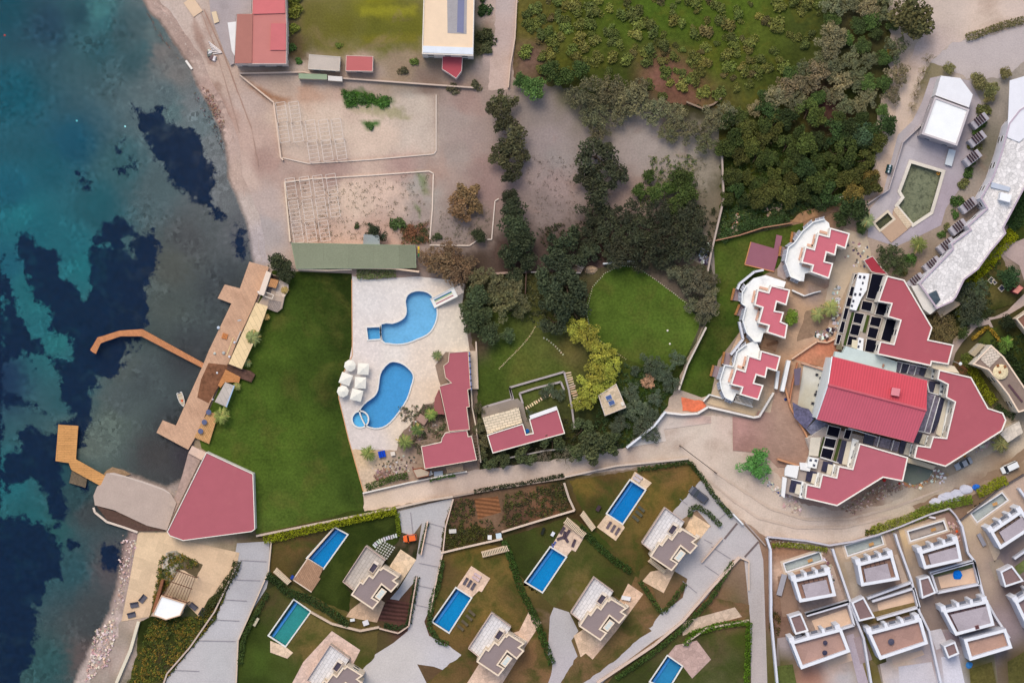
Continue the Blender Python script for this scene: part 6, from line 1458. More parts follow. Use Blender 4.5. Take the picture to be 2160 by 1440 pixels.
for gx_ in range(6):
    for gy_ in range(6):
        p = P(815 + gx_ * 4.9 - gy_ * 3.2 - 8, 1141 + gx_ * 2.6 + gy_ * 4.6)
        mb = MB(); mb.box((p.x, p.y, .1), (.36, .36, .1), R(-32), C(196, 194, 190)); tag(mb.build('paving_tile', M['plain'], None, (p.x, p.y, .05)), 'small square tile of the grid laid in grass beside the villa', 'tile', 'square tile grid beside the villa')
# ================================================================ vegetation
def crown_mesh(name, seed, nclump=24, per=62, lsz=.085, flat=.62, spread=.62, cr=.36, up=.45, asp=.6):
    random.seed(seed)
    mb = MB()
    for c in range(nclump):
        t = U(0, 6.283); r = spread * math.sqrt(rnd()) * U(.8, 1.15)
        z = flat * (1 - (r / 1.0) ** 2) * U(.35, 1.0)
        cc = Vector((r * math.cos(t), r * math.sin(t), z)); k = U(.75, 1.28); h = U(-.06, .06)
        col = (k * (1 + h), k, k * (1 - h))
        rr = cr * U(.65, 1.2)
        for _ in range(per):
            d = Vector((random.gauss(0, 1), random.gauss(0, 1), random.gauss(0, .8)))
            d.normalize(); d *= rr * (rnd() ** .35)
            if d.z < -.1: d.z *= .4
            mb.leaf(cc + d, lsz * U(.6, 1.2), col, up, asp)
    return mb.mesh(name, M['leaf'])
CROWNS = {
 'round': [crown_mesh('crown', i, 22, 70, .08) for i in (1, 2, 3)],
 'lumpy': [crown_mesh('crown', i, 15, 92, .075, .6, .74, .34) for i in (4, 5, 6)],
 'sparse': [crown_mesh('crown', i, 20, 34, .06, .5, .78, .3, asp=.25) for i in (7, 8)],
 'shaggy': [crown_mesh('crown', i, 30, 36, .10, .55, .8, .26, asp=.3) for i in (9, 10)],
 'ball': [crown_mesh('crown', 11, 30, 60, .085, .8, .66, .34)],
 'bush': [crown_mesh('foliage', i, 9, 46, .14, .5, .55, .42) for i in (12, 13, 14)]}
random.seed(21)
def trunk_mesh():
    mb = MB()
    mb.tube([(0, 0, 0), (.03, .02, .5), (0, .03, 1.0)], [.09, .065, .05], C(88, 74, 62), 7)
    for t in (0.3, 2.4, 4.5):
        mb.tube([(0, .02, .7), (.3 * math.cos(t), .3 * math.sin(t), 1.05), (.6 * math.cos(t), .6 * math.sin(t), 1.3)], [.045, .03, .015], C(88, 74, 62), 5)
    return mb.mesh('trunk', M['bark'])
TRUNK = trunk_mesh()
def tint(col, g=1.2):
    c = C(*col, k=g); l_ = .3 * c[0] + .6 * c[1] + .1 * c[2]
    return tuple((l_ + (v - l_) * .82) * k_ for v, k_ in zip(c, (1.07, 1.0, .8))) + (1,)
def tree(x, y, r, kind, col, label, group=None, name='tree', cat='tree', trunk=True, hk=1.0):
    R_ = r * S * 1.02
    th = R_ * .7 * hk                        # height where the crown starts
    p = P(x, y, th + R_ * .35); p.z = 0
    root = empty(name, p, label, cat, group, U(0, 6.28))
    o = bpy.data.objects.new('crown' if trunk else 'foliage', random.choice(CROWNS[kind])); COL.objects.link(o)
    o.parent = root; o.location = (0, 0, th if trunk else .1)
    o.scale = (R_ * U(.95, 1.08), R_ * U(.92, 1.05), R_ * U(.9, 1.1) * hk)
    j_ = U(.88, 1.12); j = [v * j_ * U(.97, 1.03) for v in col]
    o.color = tint(j)
    if trunk:
        t = bpy.data.objects.new('trunk', TRUNK); COL.objects.link(t); t.parent = root; t.scale = (R_, R_, th * 1.05)
    return root
def bush(x, y, r, col, label, group=None, kind='bush'):
    R_ = r * S
    p = P(x, y, R_ * .4); p.z = 0
    o = bpy.data.objects.new('shrub', random.choice(CROWNS[kind])); COL.objects.link(o)
    o.location = (p.x, p.y, -.02); o.scale = (R_ * 1.1, R_ * 1.1, R_ * .9); o.rotation_euler = (0, 0, U(0, 6.28))
    j_ = U(.86, 1.12); o.color = tint([v * j_ * U(.96, 1.04) for v in col])
    return tag(o, label, 'shrub', group)
GREY = (92, 94, 76); DGR = (52, 64, 44); DK = (44, 52, 36); OL = (78, 82, 58); GRN = (62, 88, 36); BRT = (72, 105, 34); YG = (128, 138, 22); BRN = (98, 80, 60); BLG = (70, 86, 76)
def trees(s, kind, col, label, group, **k):
    for t in s.split():
        x, y, r = [float(v) for v in t.split(',')]
        tree(x, y, r * 1.1, kind, col, label, group, **k)
trees("1065,212,27 1058,250,31 1082,285,33 1058,325,31 1078,362,28 1092,330,24", 'lumpy', (72, 72, 50), 'dusky olive tree of the upright row left in the gravel lot', 'olive trees of the left row in the gravel lot')
tree(1128, 185, 33, 'round', (66, 100, 42), 'fresh green round tree at the end of the lane below the meadow')
tree(1100, 168, 22, 'round', (60, 92, 38), 'small fresh green tree touching the bigger round one by the lane')
trees("1165,150,26 1190,165,24 1225,150,22", 'round', (62, 84, 34), 'mid green tree on the meadow edge above the olives', 'green trees on the lower meadow edge')
trees("1230,200,34 1282,188,34 1332,208,36 1382,232,32 1256,245,30 1305,238,26 1350,186,22 1262,278,24 1425,245,27 1452,275,27 1490,300,24 1500,255,27 1538,240,27 1410,280,22", 'shaggy', (104, 104, 78), 'pale olive tree in the band between meadow and gravel lot', 'pale olive trees above the gravel lot')
trees("1258,328,40 1290,362,34 1238,372,30 1268,408,36", 'lumpy', (60, 66, 48), 'dark olive tree of the middle row in the gravel lot', 'olive trees of the middle row in the gravel lot')
trees("1075,412,20 1088,440,29 1078,475,34 1097,505,35 1075,540,30 1112,548,24 1008,498,18 1085,578,22", 'round', (54, 64, 44), 'dark dense tree of the row next to the bent white kerb', 'dark trees beside the bent kerb')
trees("1190,508,34 1172,545,33 1212,560,30 1240,532,24 1158,592,32 1196,604,38 1178,642,40 1207,652,32 1168,680,28 1214,618,24", 'lumpy', (58, 70, 50), 'dark tree of the clump between garden and putting green', 'dark trees left of the putting green')
trees("1250,450,32 1282,482,34 1240,492,26 1322,452,34 1342,490,38 1310,522,33 1362,530,36 1402,500,40 1432,522,33 1462,492,33 1452,452,33 1390,452,33 1425,470,28 1482,520,20 1350,556,20 1296,540,26 1400,546,24", 'shaggy', (56, 62, 46), 'dark tree in the dense block above the putting green', 'dense block of dark trees above the putting green')
trees("1440,372,26 1450,408,28 1422,432,24 1382,404,22 1352,402,18 1372,372,16 1414,392,20", 'round', (66, 86, 30), 'light green leafy tree at the bright edge of the dark block', 'light green trees beside the dark block')
trees("986,408,28 972,436,30 1002,438,20", 'lumpy', (116, 92, 64), 'brown leaved tree standing alone in the gravel lot', 'brown trees of the gravel lot', hk=.8)
tree(782, 486, 16, 'lumpy', (52, 66, 44), 'small dark tree beside the grey little shed'); tree(800, 492, 19, 'lumpy', (48, 60, 42), 'dark tree leaning over the grey little shed')
bush(840, 471, 20, (66, 92, 42), 'round green shrub right of the little shed'); bush(858, 480, 9, (64, 88, 40), 'small green shrub beside the round one'); bush(867, 489, 18, (128, 84, 58), 'rust brown dry shrub near the kerb')
bush(888, 505, 10, (60, 74, 40), 'low green shrub at the kerb corner'); bush(752, 476, 9, (66, 82, 42), 'little green shrub left of the shed trees'); bush(922, 500, 13, (66, 76, 46), 'green weedy shrub right of the kerb corner')
tree(592, 552, 28, 'round', (58, 66, 44), 'dark round tree left of the green shed roof'); tree(606, 576, 25, 'round', (54, 64, 42), 'dark tree between the beach bar and the big lawn')
trees("932,555,34 965,572,30 908,545,24 948,535,26 985,560,22", 'shaggy', (110, 88, 70), 'brown twiggy tree behind the end of the green shed', 'brown twiggy trees by the green shed')
trees("1008,590,26 1050,600,30 1085,612,28 1062,640,32 1100,650,20", 'shaggy', (96, 96, 66), 'thin grey brown tree in the upper garden', 'thin trees of the upper garden')
trees("1010,628,30 1000,680,30 1034,702,27 985,650,20 1070,706,18 1018,660,24", 'round', (66, 82, 54), 'grey green tree at the upper left of the garden lawn', 'grey green trees at the garden corner')
trees("1110,955,25 1166,932,26 1060,968,20 1036,975,16 1250,942,38 1285,935,28 1228,908,25 1210,955,20", 'lumpy', (70, 82, 50), 'leafy tree between the lane and the red roofed garden house', 'trees between lane and garden house')
trees("1192,962,24 1148,960,18", 'sparse', (112, 104, 92), 'bare grey tree beside the lane below the garden house', 'bare grey trees by the lane')
trees("1328,830,21 1345,858,22 1310,892,18 1352,898,26 1322,870,16 1372,872,18 1382,838,17 1372,768,23 1396,784,20 1412,805,22 1340,782,11 1428,760,18 1376,918,18 1300,905,16", 'shaggy', (78, 92, 76), 'grey blue shrubby tree around the solar cottage', 'grey blue trees around the cottage', hk=.7)
tree(1368, 803, 17, 'shaggy', (178, 132, 112), 'pinkish dry tree among grey blue ones near the cottage', hk=.6)
trees("1160,820,13 1178,832,15 1148,830,11 1120,876,12", 'shaggy', (78, 94, 76), 'small grey green tree inside the garden house planters', 'small trees inside the planters', hk=.7)
trees("1010,862,13 1014,900,17 1020,932,16 1016,955,14", 'shaggy', (90, 92, 66), 'narrow olive tree squeezed between clubhouse and garden house', 'narrow trees left of the garden house')
trees("1440,582,25 1470,602,27 1492,640,25 1460,645,17 1497,592,20 1482,664,18 1418,572,16 1500,618,18", 'shaggy', (98, 98, 80), 'grey olive tree right of the putting green', 'grey olive trees right of the putting green')
trees("1212,692,26 1240,715,28 1265,745,28 1286,772,25 1258,790,28 1245,820,28 1226,845,22 1275,802,24 1232,690,16 1284,745,18", 'shaggy', (152, 156, 14), 'yellow green bamboo clump in the winding belt by the putting green', 'yellow green bamboo belt', name='bamboo_clump', cat='bamboo')
tree(1670, 669, 20, 'ball', (118, 150, 10), 'bright green ball shaped tree beside the middle white villa', trunk=True)
tree(1595, 982, 38, 'shaggy', (70, 130, 54), 'vivid green spreading tree in front of the brick court', hk=.7); tree(1600, 975, 26, 'lumpy', (64, 122, 50), 'inner vivid green tree crown by the brick court', hk=.9)
trees("1800,442,32 1778,462,22 1815,480,16", 'round', (56, 78, 36), 'dark green tree below the sloping bank', 'dark trees below the sloping bank')
trees("1882,545,28 1902,560,22 1868,535,18", 'shaggy', (66, 82, 48), 'green leafy tree beside the dark red canopy', 'trees beside the dark red canopy')
trees("1990,680,28 1965,692,22 2008,700,22 1985,655,18 1975,712,16", 'sparse', (124, 112, 72), 'brownish bare tree between hotel and apartment block', 'brownish trees behind the hotel')
trees("2048,640,32 2062,610,24 2038,668,22 2030,612,16 2055,668,20", 'shaggy', (72, 86, 68), 'grey green tree beside the yellow hedge', 'grey green trees beside the yellow hedge')
tree(2030, 700, 18, 'round', (66, 88, 36), 'green tree at the bend of the pink path'); tree(2128, 583, 29, 'round', (48, 78, 42), 'dense dark green tree at the pink square'); tree(2125, 683, 21, 'round', (38, 50, 26), 'very dark tree right of the forked path')
tree(2045, 758, 20, 'round', (96, 116, 30), 'yellow green shrub tree above the diagonal house'); tree(2026, 775, 20, 'sparse', (132, 78, 58), 'red brown tree left of the diagonal house'); tree(2120, 730, 16, 'shaggy', (80, 110, 36), 'light green palm-like tree behind the diagonal house')
tree(1925, 38, 52, 'ball', (80, 82, 44), 'big dark round tree beside the upper dirt road')
trees("2002,142,15 2062,172,21 2090,186,20 2122,152,15 2085,205,14", 'round', (112, 112, 70), 'olive coloured tree above the white pavilion', 'olive coloured trees by the asphalt road')
trees("1958,125,14 1950,150,14 1940,175,14 1932,200,13 1925,225,12", 'sparse', (116, 108, 66), 'thin shrub tree along the track wall beside the pavilion', 'thin shrub trees along the track')
for i, (x, y, r) in enumerate(((2078, 232, 15), (2068, 255, 13), (2062, 280, 13), (2055, 305, 13), (2050, 335, 12), (2044, 362, 12), (2034, 386, 12), (2022, 424, 14), (2014, 452, 10), (1998, 478, 9), (1985, 495, 9), (1918, 545, 13), (1905, 572, 9), (2060, 330, 9))):
    bush(x, y, r * 1.3, (70, 104, 34) if i % 3 else (96, 100, 52), 'clipped green bush of the row along the white apartment block', 'clipped bushes along the apartment block')
# the grove
random.seed(5)
grove = pp("1530,235 1600,215 1660,150 1740,90 1745,10 1870,-10 1890,60 1900,110 1888,210 1850,330 1842,395 1780,428 1535,440 1525,300")
pts = []
for _ in range(4000):
    x, y = U(1520, 1905), U(-20, 445)
    if not inpoly([x], [y], grove)[0]: continue
    if all((x - a) ** 2 + (y - b) ** 2 > 27 ** 2 for a, b in pts): pts.append((x, y))
for x, y in pts:
    r = U(19, 30)
    if y < 235 and rnd() < .62:
        tree(x, y, r, 'shaggy', random.choice([(124, 116, 90), (116, 114, 86), (104, 110, 82)]), 'pale grey brown grove tree', 'pale olive trees of the grove')
    elif y < 235:
        tree(x, y, r * .9, 'round', random.choice([(66, 92, 36), (60, 80, 34)]), 'dark green tree between pale olives of the grove', 'green trees of the upper grove', hk=.8)
    else:
        tree(x, y, r, random.choice(['round', 'lumpy']), random.choice([(60, 76, 26), (70, 84, 28), (52, 68, 28), (78, 84, 26), (50, 74, 32)]), 'dense green grove tree', 'green trees of the lower grove')
tree(1825, 285, 30, 'lumpy', (66, 92, 70), 'blue green tree at the track edge of the grove')
trees("1880,110,16 1842,305,16 1838,372,22 1800,405,26", 'round', (104, 92, 30), 'olive brown tree at the grove edge next to the track', 'olive brown trees at the grove edge')
# meadow shrubs
random.seed(9)
k = 0; mp = pp("1110,-10 1740,-10 1720,90 1640,160 1520,200 1400,205 1200,140 1105,150")
pts = []
while k < 150:
    x, y = U(1105, 1740), U(-10, 215)
    if inpoly([x], [y], mp)[0] and all((x - a) ** 2 + (y - b) ** 2 > 12 ** 2 for a, b in pts):
        pts.append((x, y)); k += 1
        bush(x, y, U(8, 21), random.choice([(108, 110, 36), (98, 106, 34), (92, 104, 34), (114, 112, 44), (84, 94, 38), (98, 90, 50), (90, 104, 32)]), 'wild shrub of the meadow', 'wild shrubs of the meadow')
for i, (x, y, r, c) in enumerate(((620, 25, 22, (120, 128, 12)), (618, 62, 18, (112, 118, 14)), (622, 0, 20, (116, 124, 14)), (615, 100, 14, (58, 92, 34)), (630, 130, 9, (56, 96, 36)), (1020, 20, 18, (46, 72, 30)), (1025, 75, 24, (58, 64, 38)), (1022, 105, 20, (72, 78, 48)), (1015, -5, 14, (42, 62, 28)), (760, 210, 16, (60, 98, 34)), (740, 206, 13, (60, 96, 34)), (812, 215, 15, (60, 98, 32)), (780, 266, 12, (64, 98, 40)), (850, 150, 14, (92, 86, 62)), (872, 130, 12, (96, 118, 40)), (955, 185, 16, (96, 88, 70)), (1005, 180, 16, (88, 86, 66)), (715, 95, 10, (96, 110, 26)), (1035, 225, 14, (74, 72, 52)))):
    bush(x, y, r, c, ['tall yellow green bush beside the terracotta roofs', 'middle yellow green bush beside the terracotta roofs', 'yellow green bush at the top edge', 'dark green bush below the yellow ones', 'small vivid green bush by the cabins', 'dark bush left of the lane at the top', 'wide olive bush left of the upper lane', 'olive bush lower left of the lane', 'dark bush at the very top of the lane', 'green bush in the sand enclosure', 'smaller green bush in the sand enclosure', 'right green bush in the sand enclosure', 'low green bush alone on the sand', 'grey brown bush near the red annex', 'bright bush beside the peach building', 'brownish bush below the red annex', 'brown bush left of the lane end', 'yellow green weed on the field edge', 'brown shrub at the top of the olive row'][i])
# hedges
def hedge(label, pts, w_, h, col, dens=70, name='hedge', ls=.24, cat='hedge', asp=.55):
    q = [P(x, y, h * .6) for x, y in pp(pts)]
    mb = MB(); cc = C(*col, k=1.25)
    for a, b in zip(q, q[1:]):
        d_ = b - a; L_ = d_.length; nn = Vector((-d_.y, d_.x, 0)).normalized()
        for _ in range(int(L_ * dens * max(.6, w_ * .55))):
            t = rnd(); v = U(-.5, .5) * w_ * (1 + .25 * noise.noise(Vector((a.x + t * d_.x, a.y + t * d_.y, 0)) * .8))
            p = a + d_ * t + nn * v
            k = 1 + .35 * noise.noise(Vector((p.x, p.y, 4)) * .9)
            p.z = h * (1 - (2 * v / w_) ** 4 * .35) * U(.55, 1.02) if rnd() < .7 else h * U(.1, .8)
            mb.leaf(p, ls * U(.6, 1.2), (cc[0] * k, cc[1] * k, cc[2] * k), .4, asp)
    o = mb.build(name, M['leaf'], None, (q[0].x, q[0].y, 0)); return tag(o, label, cat)
random.seed(33)
Y_ = (122, 126, 14)
hedge('long yellow green hedge along the wall under the big lawn', "556,1139 620,1124 700,1106 770,1090 836,1076", 1.9, 1.8, Y_)
hedge('short yellow green hedge beside the drive of the orange car', "838,1080 842,1130", 1.0, 1.4, (92, 104, 18))
for lb, s_, w_, c in (('wavy dark hedge below the wooden pool deck', "562,1212 580,1222 605,1248 650,1262 690,1285 735,1318", 2.0, (46, 62, 26)), ('dark hedge along the lane wall above the dry lawn', "1345,990 1400,982 1455,974 1480,1005 1510,1050 1545,1090", 1.2, (52, 68, 26)),
  ('dark green hedge between the two middle lawns', "1222,1110 1260,1150 1300,1185 1332,1205", 1.6, (48, 68, 24)), ('long dark hedge separating the lower lawns', "1062,1140 1078,1180 1098,1240 1125,1295 1140,1330 1165,1400", 1.7, (52, 74, 24)), ('narrow hedge left of the third blue pool', "934,1180 925,1230 910,1270 905,1320 925,1352 945,1358", 1.3, (58, 76, 32)),
  ('hedge around the cream terrace by the pickup', "1455,1090 1458,1070 1472,1068 1495,1082 1520,1108", 1.2, (58, 72, 34)), ('hedge along the ploughed bed', "880,1215 872,1260 862,1315 845,1325 810,1318", 1.3, (46, 62, 30)), ('thin hedge strip between the drives', "902,1103 892,1140 886,1168", .8, (48, 64, 28)),
  ('dark hedge right of the beach house terrace', "500,1182 495,1205 470,1238 455,1262 425,1300", 1.8, (58, 62, 28)), ('dark hedge on the road edge of the kitchen garden', "1000,1037 1045,1028 1100,1020 1190,1002", 1.0, (44, 50, 26)), ('curved hedge below the third grey roofed villa terrace', "1350,1225 1390,1285 1400,1290 1425,1260 1445,1230", 1.2, (62, 76, 30)),
  ('hedge along the long cream kerb wall', "1545,1185 1500,1262 1440,1325 1380,1375 1300,1430", 1.2, (58, 78, 30)), ('bright hedge round the bottom right lawn', "1445,1360 1460,1335 1520,1318 1580,1312 1578,1380 1575,1440", 1.5, (72, 98, 16)), ('leafy border left of the greenish pool', "565,1250 540,1295 515,1340 505,1400", 1.2, (56, 72, 30)),
  ('flowering verge hedge of the first row house', "1628,1150 1650,1148 1700,1152 1745,1160", 1.2, (112, 116, 34)), ('weedy hedge along the road above the row houses', "1840,1120 1880,1108 1930,1090 1960,1078", 2.6, (126, 128, 50)), ('green and yellow verge bushes beside the plastic sheets', "1925,1090 1960,1072 1990,1068 2010,1060 2050,1052", 2.2, (106, 122, 36)),
  ('yellow green bushes under the blue tarp', "2062,1040 2080,1032 2105,1018 2125,1012", 2.4, (124, 128, 26)), ('yellow hedge along the apartment block', "2140,490 2110,520 2085,555 2060,575 2045,610 2030,640 2032,668", 3.2, (138, 140, 12)), ('yellow green hedge between hotel and diagonal house', "2048,775 2062,800 2078,825 2098,850", 2.4, (118, 122, 26)),
  ('dry shrub strip beside the asphalt road', "2038,80 2075,68 2110,55 2160,42", 1.8, (104, 98, 62)), ('climbing shrubs below the green shed wall', "752,578 780,578 810,576 835,574", 2.4, (104, 112, 70)), ('overgrown hedge by the yard gate', "772,1028 800,1018 830,1008 860,1002", 1.6, (70, 84, 38)), ('dark shrubs between diagonal house and hotel tip', "2098,852 2118,868 2140,880", 1.6, (50, 66, 32)),
  ('flower border of the small lawn by the pink path', "2050,715 2072,698 2085,690 2098,704 2110,722", .8, (150, 120, 40)), ('dark belt of shrubs behind the diagonal house', "2100,735 2125,750 2150,790 2180,830", 3.0, (40, 54, 24)), ('dark shrub belt at the right edge by the apartments', "2165,420 2150,455 2130,480", 3.4, (52, 72, 34)),
  ('row of low shrubs along the meadow wall', "1520,505 1560,480 1620,470 1665,462", 2.6, (60, 80, 42)), ('weeds along the lane wall', "905,1012 935,1004 960,1001", .9, (66, 92, 36))):
    hedge(lb, s_, w_, 1.3, c)
# undergrowth nobody could count
def scatter(name, label, areas, seed, kind='stuff', ls=.22, h=.5, up=.6):
    random.seed(seed); mb = MB()
    for poly, n, cols in areas:
        q = pp(poly); xs = [p[0] for p in q]; ys = [p[1] for p in q]; c_ = 0; tries = 0
        while c_ < n and tries < n * 8:
            tries += 1
            x, y = U(min(xs), max(xs)), U(min(ys), max(ys))
            if not inpoly([x], [y], q)[0]: continue
            if noise.noise(Vector((x * .07, y * .07, seed))) < -.12 and rnd() < .85: continue
            c_ += 1
            cc = C(*random.choice(cols), k=1.15); p = P(x, y, .1)
            for _ in range(7):
                mb.leaf(p + Vector((U(-.35, .35), U(-.35, .35), U(0, h))), ls * U(.5, 1.2), cc, up)
    o = mb.build(name, M['leaf']); return tag(o, label, kind=kind)
GR_ = [(66, 86, 36), (54, 70, 32), (86, 92, 44)]; DRK = [(52, 56, 34), (66, 60, 40), (44, 52, 30)]; MIX = [(98, 100, 34), (70, 80, 30), (130, 104, 40), (60, 66, 30)]
scatter('undergrowth', 'low weeds and shrubs over beds and verges', [
 ("1530,300 1842,300 1840,400 1780,430 1520,500 1520,440", 1500, GR_), ("1120,480 1520,430 1500,540 1300,550 1180,560", 700, DRK), ("985,582 1240,575 1235,660 1120,680 990,640", 500, [(92, 92, 58), (74, 76, 48), (60, 66, 40)]),
 ("1290,760 1420,790 1400,870 1320,940 1240,960", 700, [(52, 74, 34), (44, 60, 32), (70, 84, 50)]), ("1200,880 1320,940 1200,965 1015,985 1015,950", 400, DRK), ("1062,1045 1190,1012 1205,1072 1062,1115", 480, [(62, 64, 30), (50, 52, 28), (92, 72, 50), (80, 82, 34)]), ("945,1080 960,1055 998,1050 1004,1096 1060,1098 1060,1115 930,1160", 300, [(62, 64, 30), (50, 52, 28), (92, 72, 50), (80, 82, 34)]),
 ("935,1115 1020,1105 1035,1135 932,1160", 400, [(70, 70, 22), (60, 56, 26)]), ("320,1305 420,1300 455,1265 486,1228 452,1310 402,1368 352,1430 270,1440", 1300, MIX), ("340,1170 372,1162 428,1190 380,1200 340,1255 318,1300", 260, MIX),
 ("1505,505 1560,485 1640,468 1690,440 1780,425 1700,400 1520,440", 600, [(62, 84, 46), (80, 92, 56), (52, 70, 38)]), ("1410,560 1500,560 1508,660 1480,690", 350, [(96, 96, 76), (74, 78, 56)]), ("1370,330 1470,330 1475,440 1340,440", 300, [(78, 96, 46), (60, 78, 34), (120, 118, 80)]),
 ("2000,640 2080,600 2100,660 2030,700", 200, [(70, 80, 46), (52, 60, 32)]), ("2050,575 2110,545 2100,600 2040,640", 150, GR_), ("2060,720 2160,700 2160,860 2110,780", 260, [(36, 50, 22), (50, 66, 28)]), ("845,480 905,470 905,512 850,514", 150, [(120, 84, 60), (70, 76, 44)]),
 ("720,190 830,205 825,225 730,228", 160, [(64, 100, 36), (56, 88, 32)]), ("1820,1120 1960,1078 1990,1060 1900,1095 1830,1128", 200, MIX), ("300,1095 350,1118 270,1100 215,1072", 160, [(92, 92, 62), (70, 64, 50)]), ("300,1095 340,1112 330,1122 290,1108", 60, [(130, 130, 100)]),
 ("1625,1290 1645,1290 1642,1345 1625,1330", 60, [(110, 84, 50), (70, 66, 34)]), ("2160,380 2160,480 2120,480 2140,430", 120, [(56, 80, 36)]), ("840,860 935,850 940,935 880,960", 260, [(72, 82, 50), (110, 96, 78)])], 3)
# sparse dots of dry weed on the sand lots
scatter('weeds', 'dark little weed tufts dotted over the sand and gravel lots', [("700,390 905,365 905,505 650,505", 260, [(108, 92, 66), (92, 88, 58)]), ("1100,330 1220,330 1220,500 1120,480", 140, [(110, 96, 84)]), ("930,440 1040,440 1030,512 915,512", 130, [(104, 98, 78)]), ("1440,330 1490,330 1490,560 1450,540", 220, [(118, 112, 88), (96, 94, 68)]), ("600,380 700,380 700,500 615,505", 40, [(108, 92, 66)])], 8, ls=.12, h=.15)
def rubble(name, label, areas, seed):
    random.seed(seed); mb = MB()
    for poly, n, cols, s0, s1 in areas:
        q = pp(poly); xs = [p[0] for p in q]; ys = [p[1] for p in q]; c_ = 0
        while c_ < n:
            x, y = U(min(xs), max(xs)), U(min(ys), max(ys))
            if not inpoly([x], [y], q)[0]: continue
            c_ += 1; s_ = U(s0, s1); p = P(x, y, 0)
            T = Matrix.Translation((p.x, p.y, s_ * .2)) @ Matrix.Rotation(U(0, 3), 4, 'Z') @ Matrix.Rotation(U(-.5, .5), 4, 'X')
            mb.box(None, (s_, s_ * U(.5, .9), s_ * U(.3, .6)), col=C(*[v + U(-12, 12) for v in random.choice(cols)]), M=T)
    o = mb.build(name, M['rock']); return tag(o, label, kind='stuff')
PK = [(210, 182, 172), (185, 160, 150), (228, 205, 198)]
rubble('rubble', 'broken stones and builders debris along shores, road and yards', [
 ("1655,1035 1690,1062 1690,1085 1650,1075", 50, PK, .2, .7), ("1770,1070 1860,1020 1900,1018 1905,1030 1800,1085", 260, [(170, 140, 122), (205, 180, 165), (140, 112, 98)], .12, .5), ("1960,985 2000,1000 1990,1020 1950,1012", 60, [(240, 238, 236), (180, 150, 130)], .2, .8), ("1905,1012 1960,1012 1940,1030 1905,1026", 70, [(238, 230, 222), (170, 140, 122), (205, 150, 100)], .2, .8),
 ("2050,940 2100,915 2105,930 2060,955", 60, [(170, 150, 140), (205, 190, 180)], .2, .8), ("1620,1010 1660,1040 1650,1050 1615,1025", 40, [(200, 190, 190), (90, 100, 140), (220, 210, 205)], .2, .6),
 ("258,1125 290,1140 270,1240 250,1290 232,1320 245,1240", 120, PK, .15, .55), ("200,1330 250,1300 230,1400 180,1440", 260, PK, .15, .7), ("352,1110 395,1010 425,968 405,1020", 120, [(160, 138, 130), (190, 165, 155)], .12, .4),
 ("780,985 850,960 890,965 860,1000 800,1010", 120, [(200, 190, 185), (130, 105, 92), (90, 80, 78)], .12, .5), ("830,860 900,880 930,900 880,935", 80, [(150, 130, 118), (190, 172, 160)], .12, .5), ("785,1000 820,985 830,1000 800,1015", 90, [(140, 112, 96), (165, 138, 120)], .15, .9),
 ("1925,605 1965,640 1975,655 1960,640", 10, [(150, 140, 140)], .2, .5), ("1478,515 1498,515 1492,555 1475,560", 60, [(60, 66, 82), (235, 235, 240), (100, 110, 135), (150, 140, 135)], .3, 1.0), ("1545,455 1560,450 1552,500 1540,495", 40, [(222, 190, 175), (170, 120, 100)], .3, .9), ("1770,500 1830,520 1840,570 1780,560", 50, [(225, 222, 225), (150, 130, 120), (90, 90, 105)], .2, .7),
 ("1755,610 1770,600 1775,700 1755,700", 60, [(190, 190, 200), (120, 110, 110), (225, 222, 225)], .3, .9), ("1720,700 1765,690 1750,715 1715,722", 60, [(235, 235, 238), (70, 62, 70), (150, 130, 125)], .3, .9), ("1620,1130 1700,1145 1690,1155 1620,1145", 50, PK, .15, .5), ("1730,1165 1750,1180 1760,1230 1745,1220", 60, [(190, 165, 160), (120, 100, 100), (230, 225, 228)], .2, .7), ("2000,1098 2020,1105 2030,1140 2010,1140", 50, [(200, 175, 165), (130, 105, 98)], .2, .6),
 ("1610,440 1650,425 1650,440 1620,455", 20, [(205, 170, 140)], .3, .8), ("435,100 460,130 450,135", 12, [(120, 110, 112), (225, 215, 212)], .3, 1.2), ("1200,560 1225,560 1225,575 1200,580", 10, [(205, 175, 150)], 1.2, 2.2)], 4)
rubble('seaweed_wrack', 'dark seaweed wrack lying along the waterline', [("405,180 425,220 465,270 478,330 470,320 440,260 410,210", 90, [(108, 92, 88), (92, 82, 82)], .08, .3), ("300,10 345,80 380,130 372,120 330,70", 60, [(130, 104, 92)], .08, .25), ("425,180 450,200 475,260 470,275 440,230", 160, [(138, 108, 94), (152, 120, 106)], .1, .35)], 6)

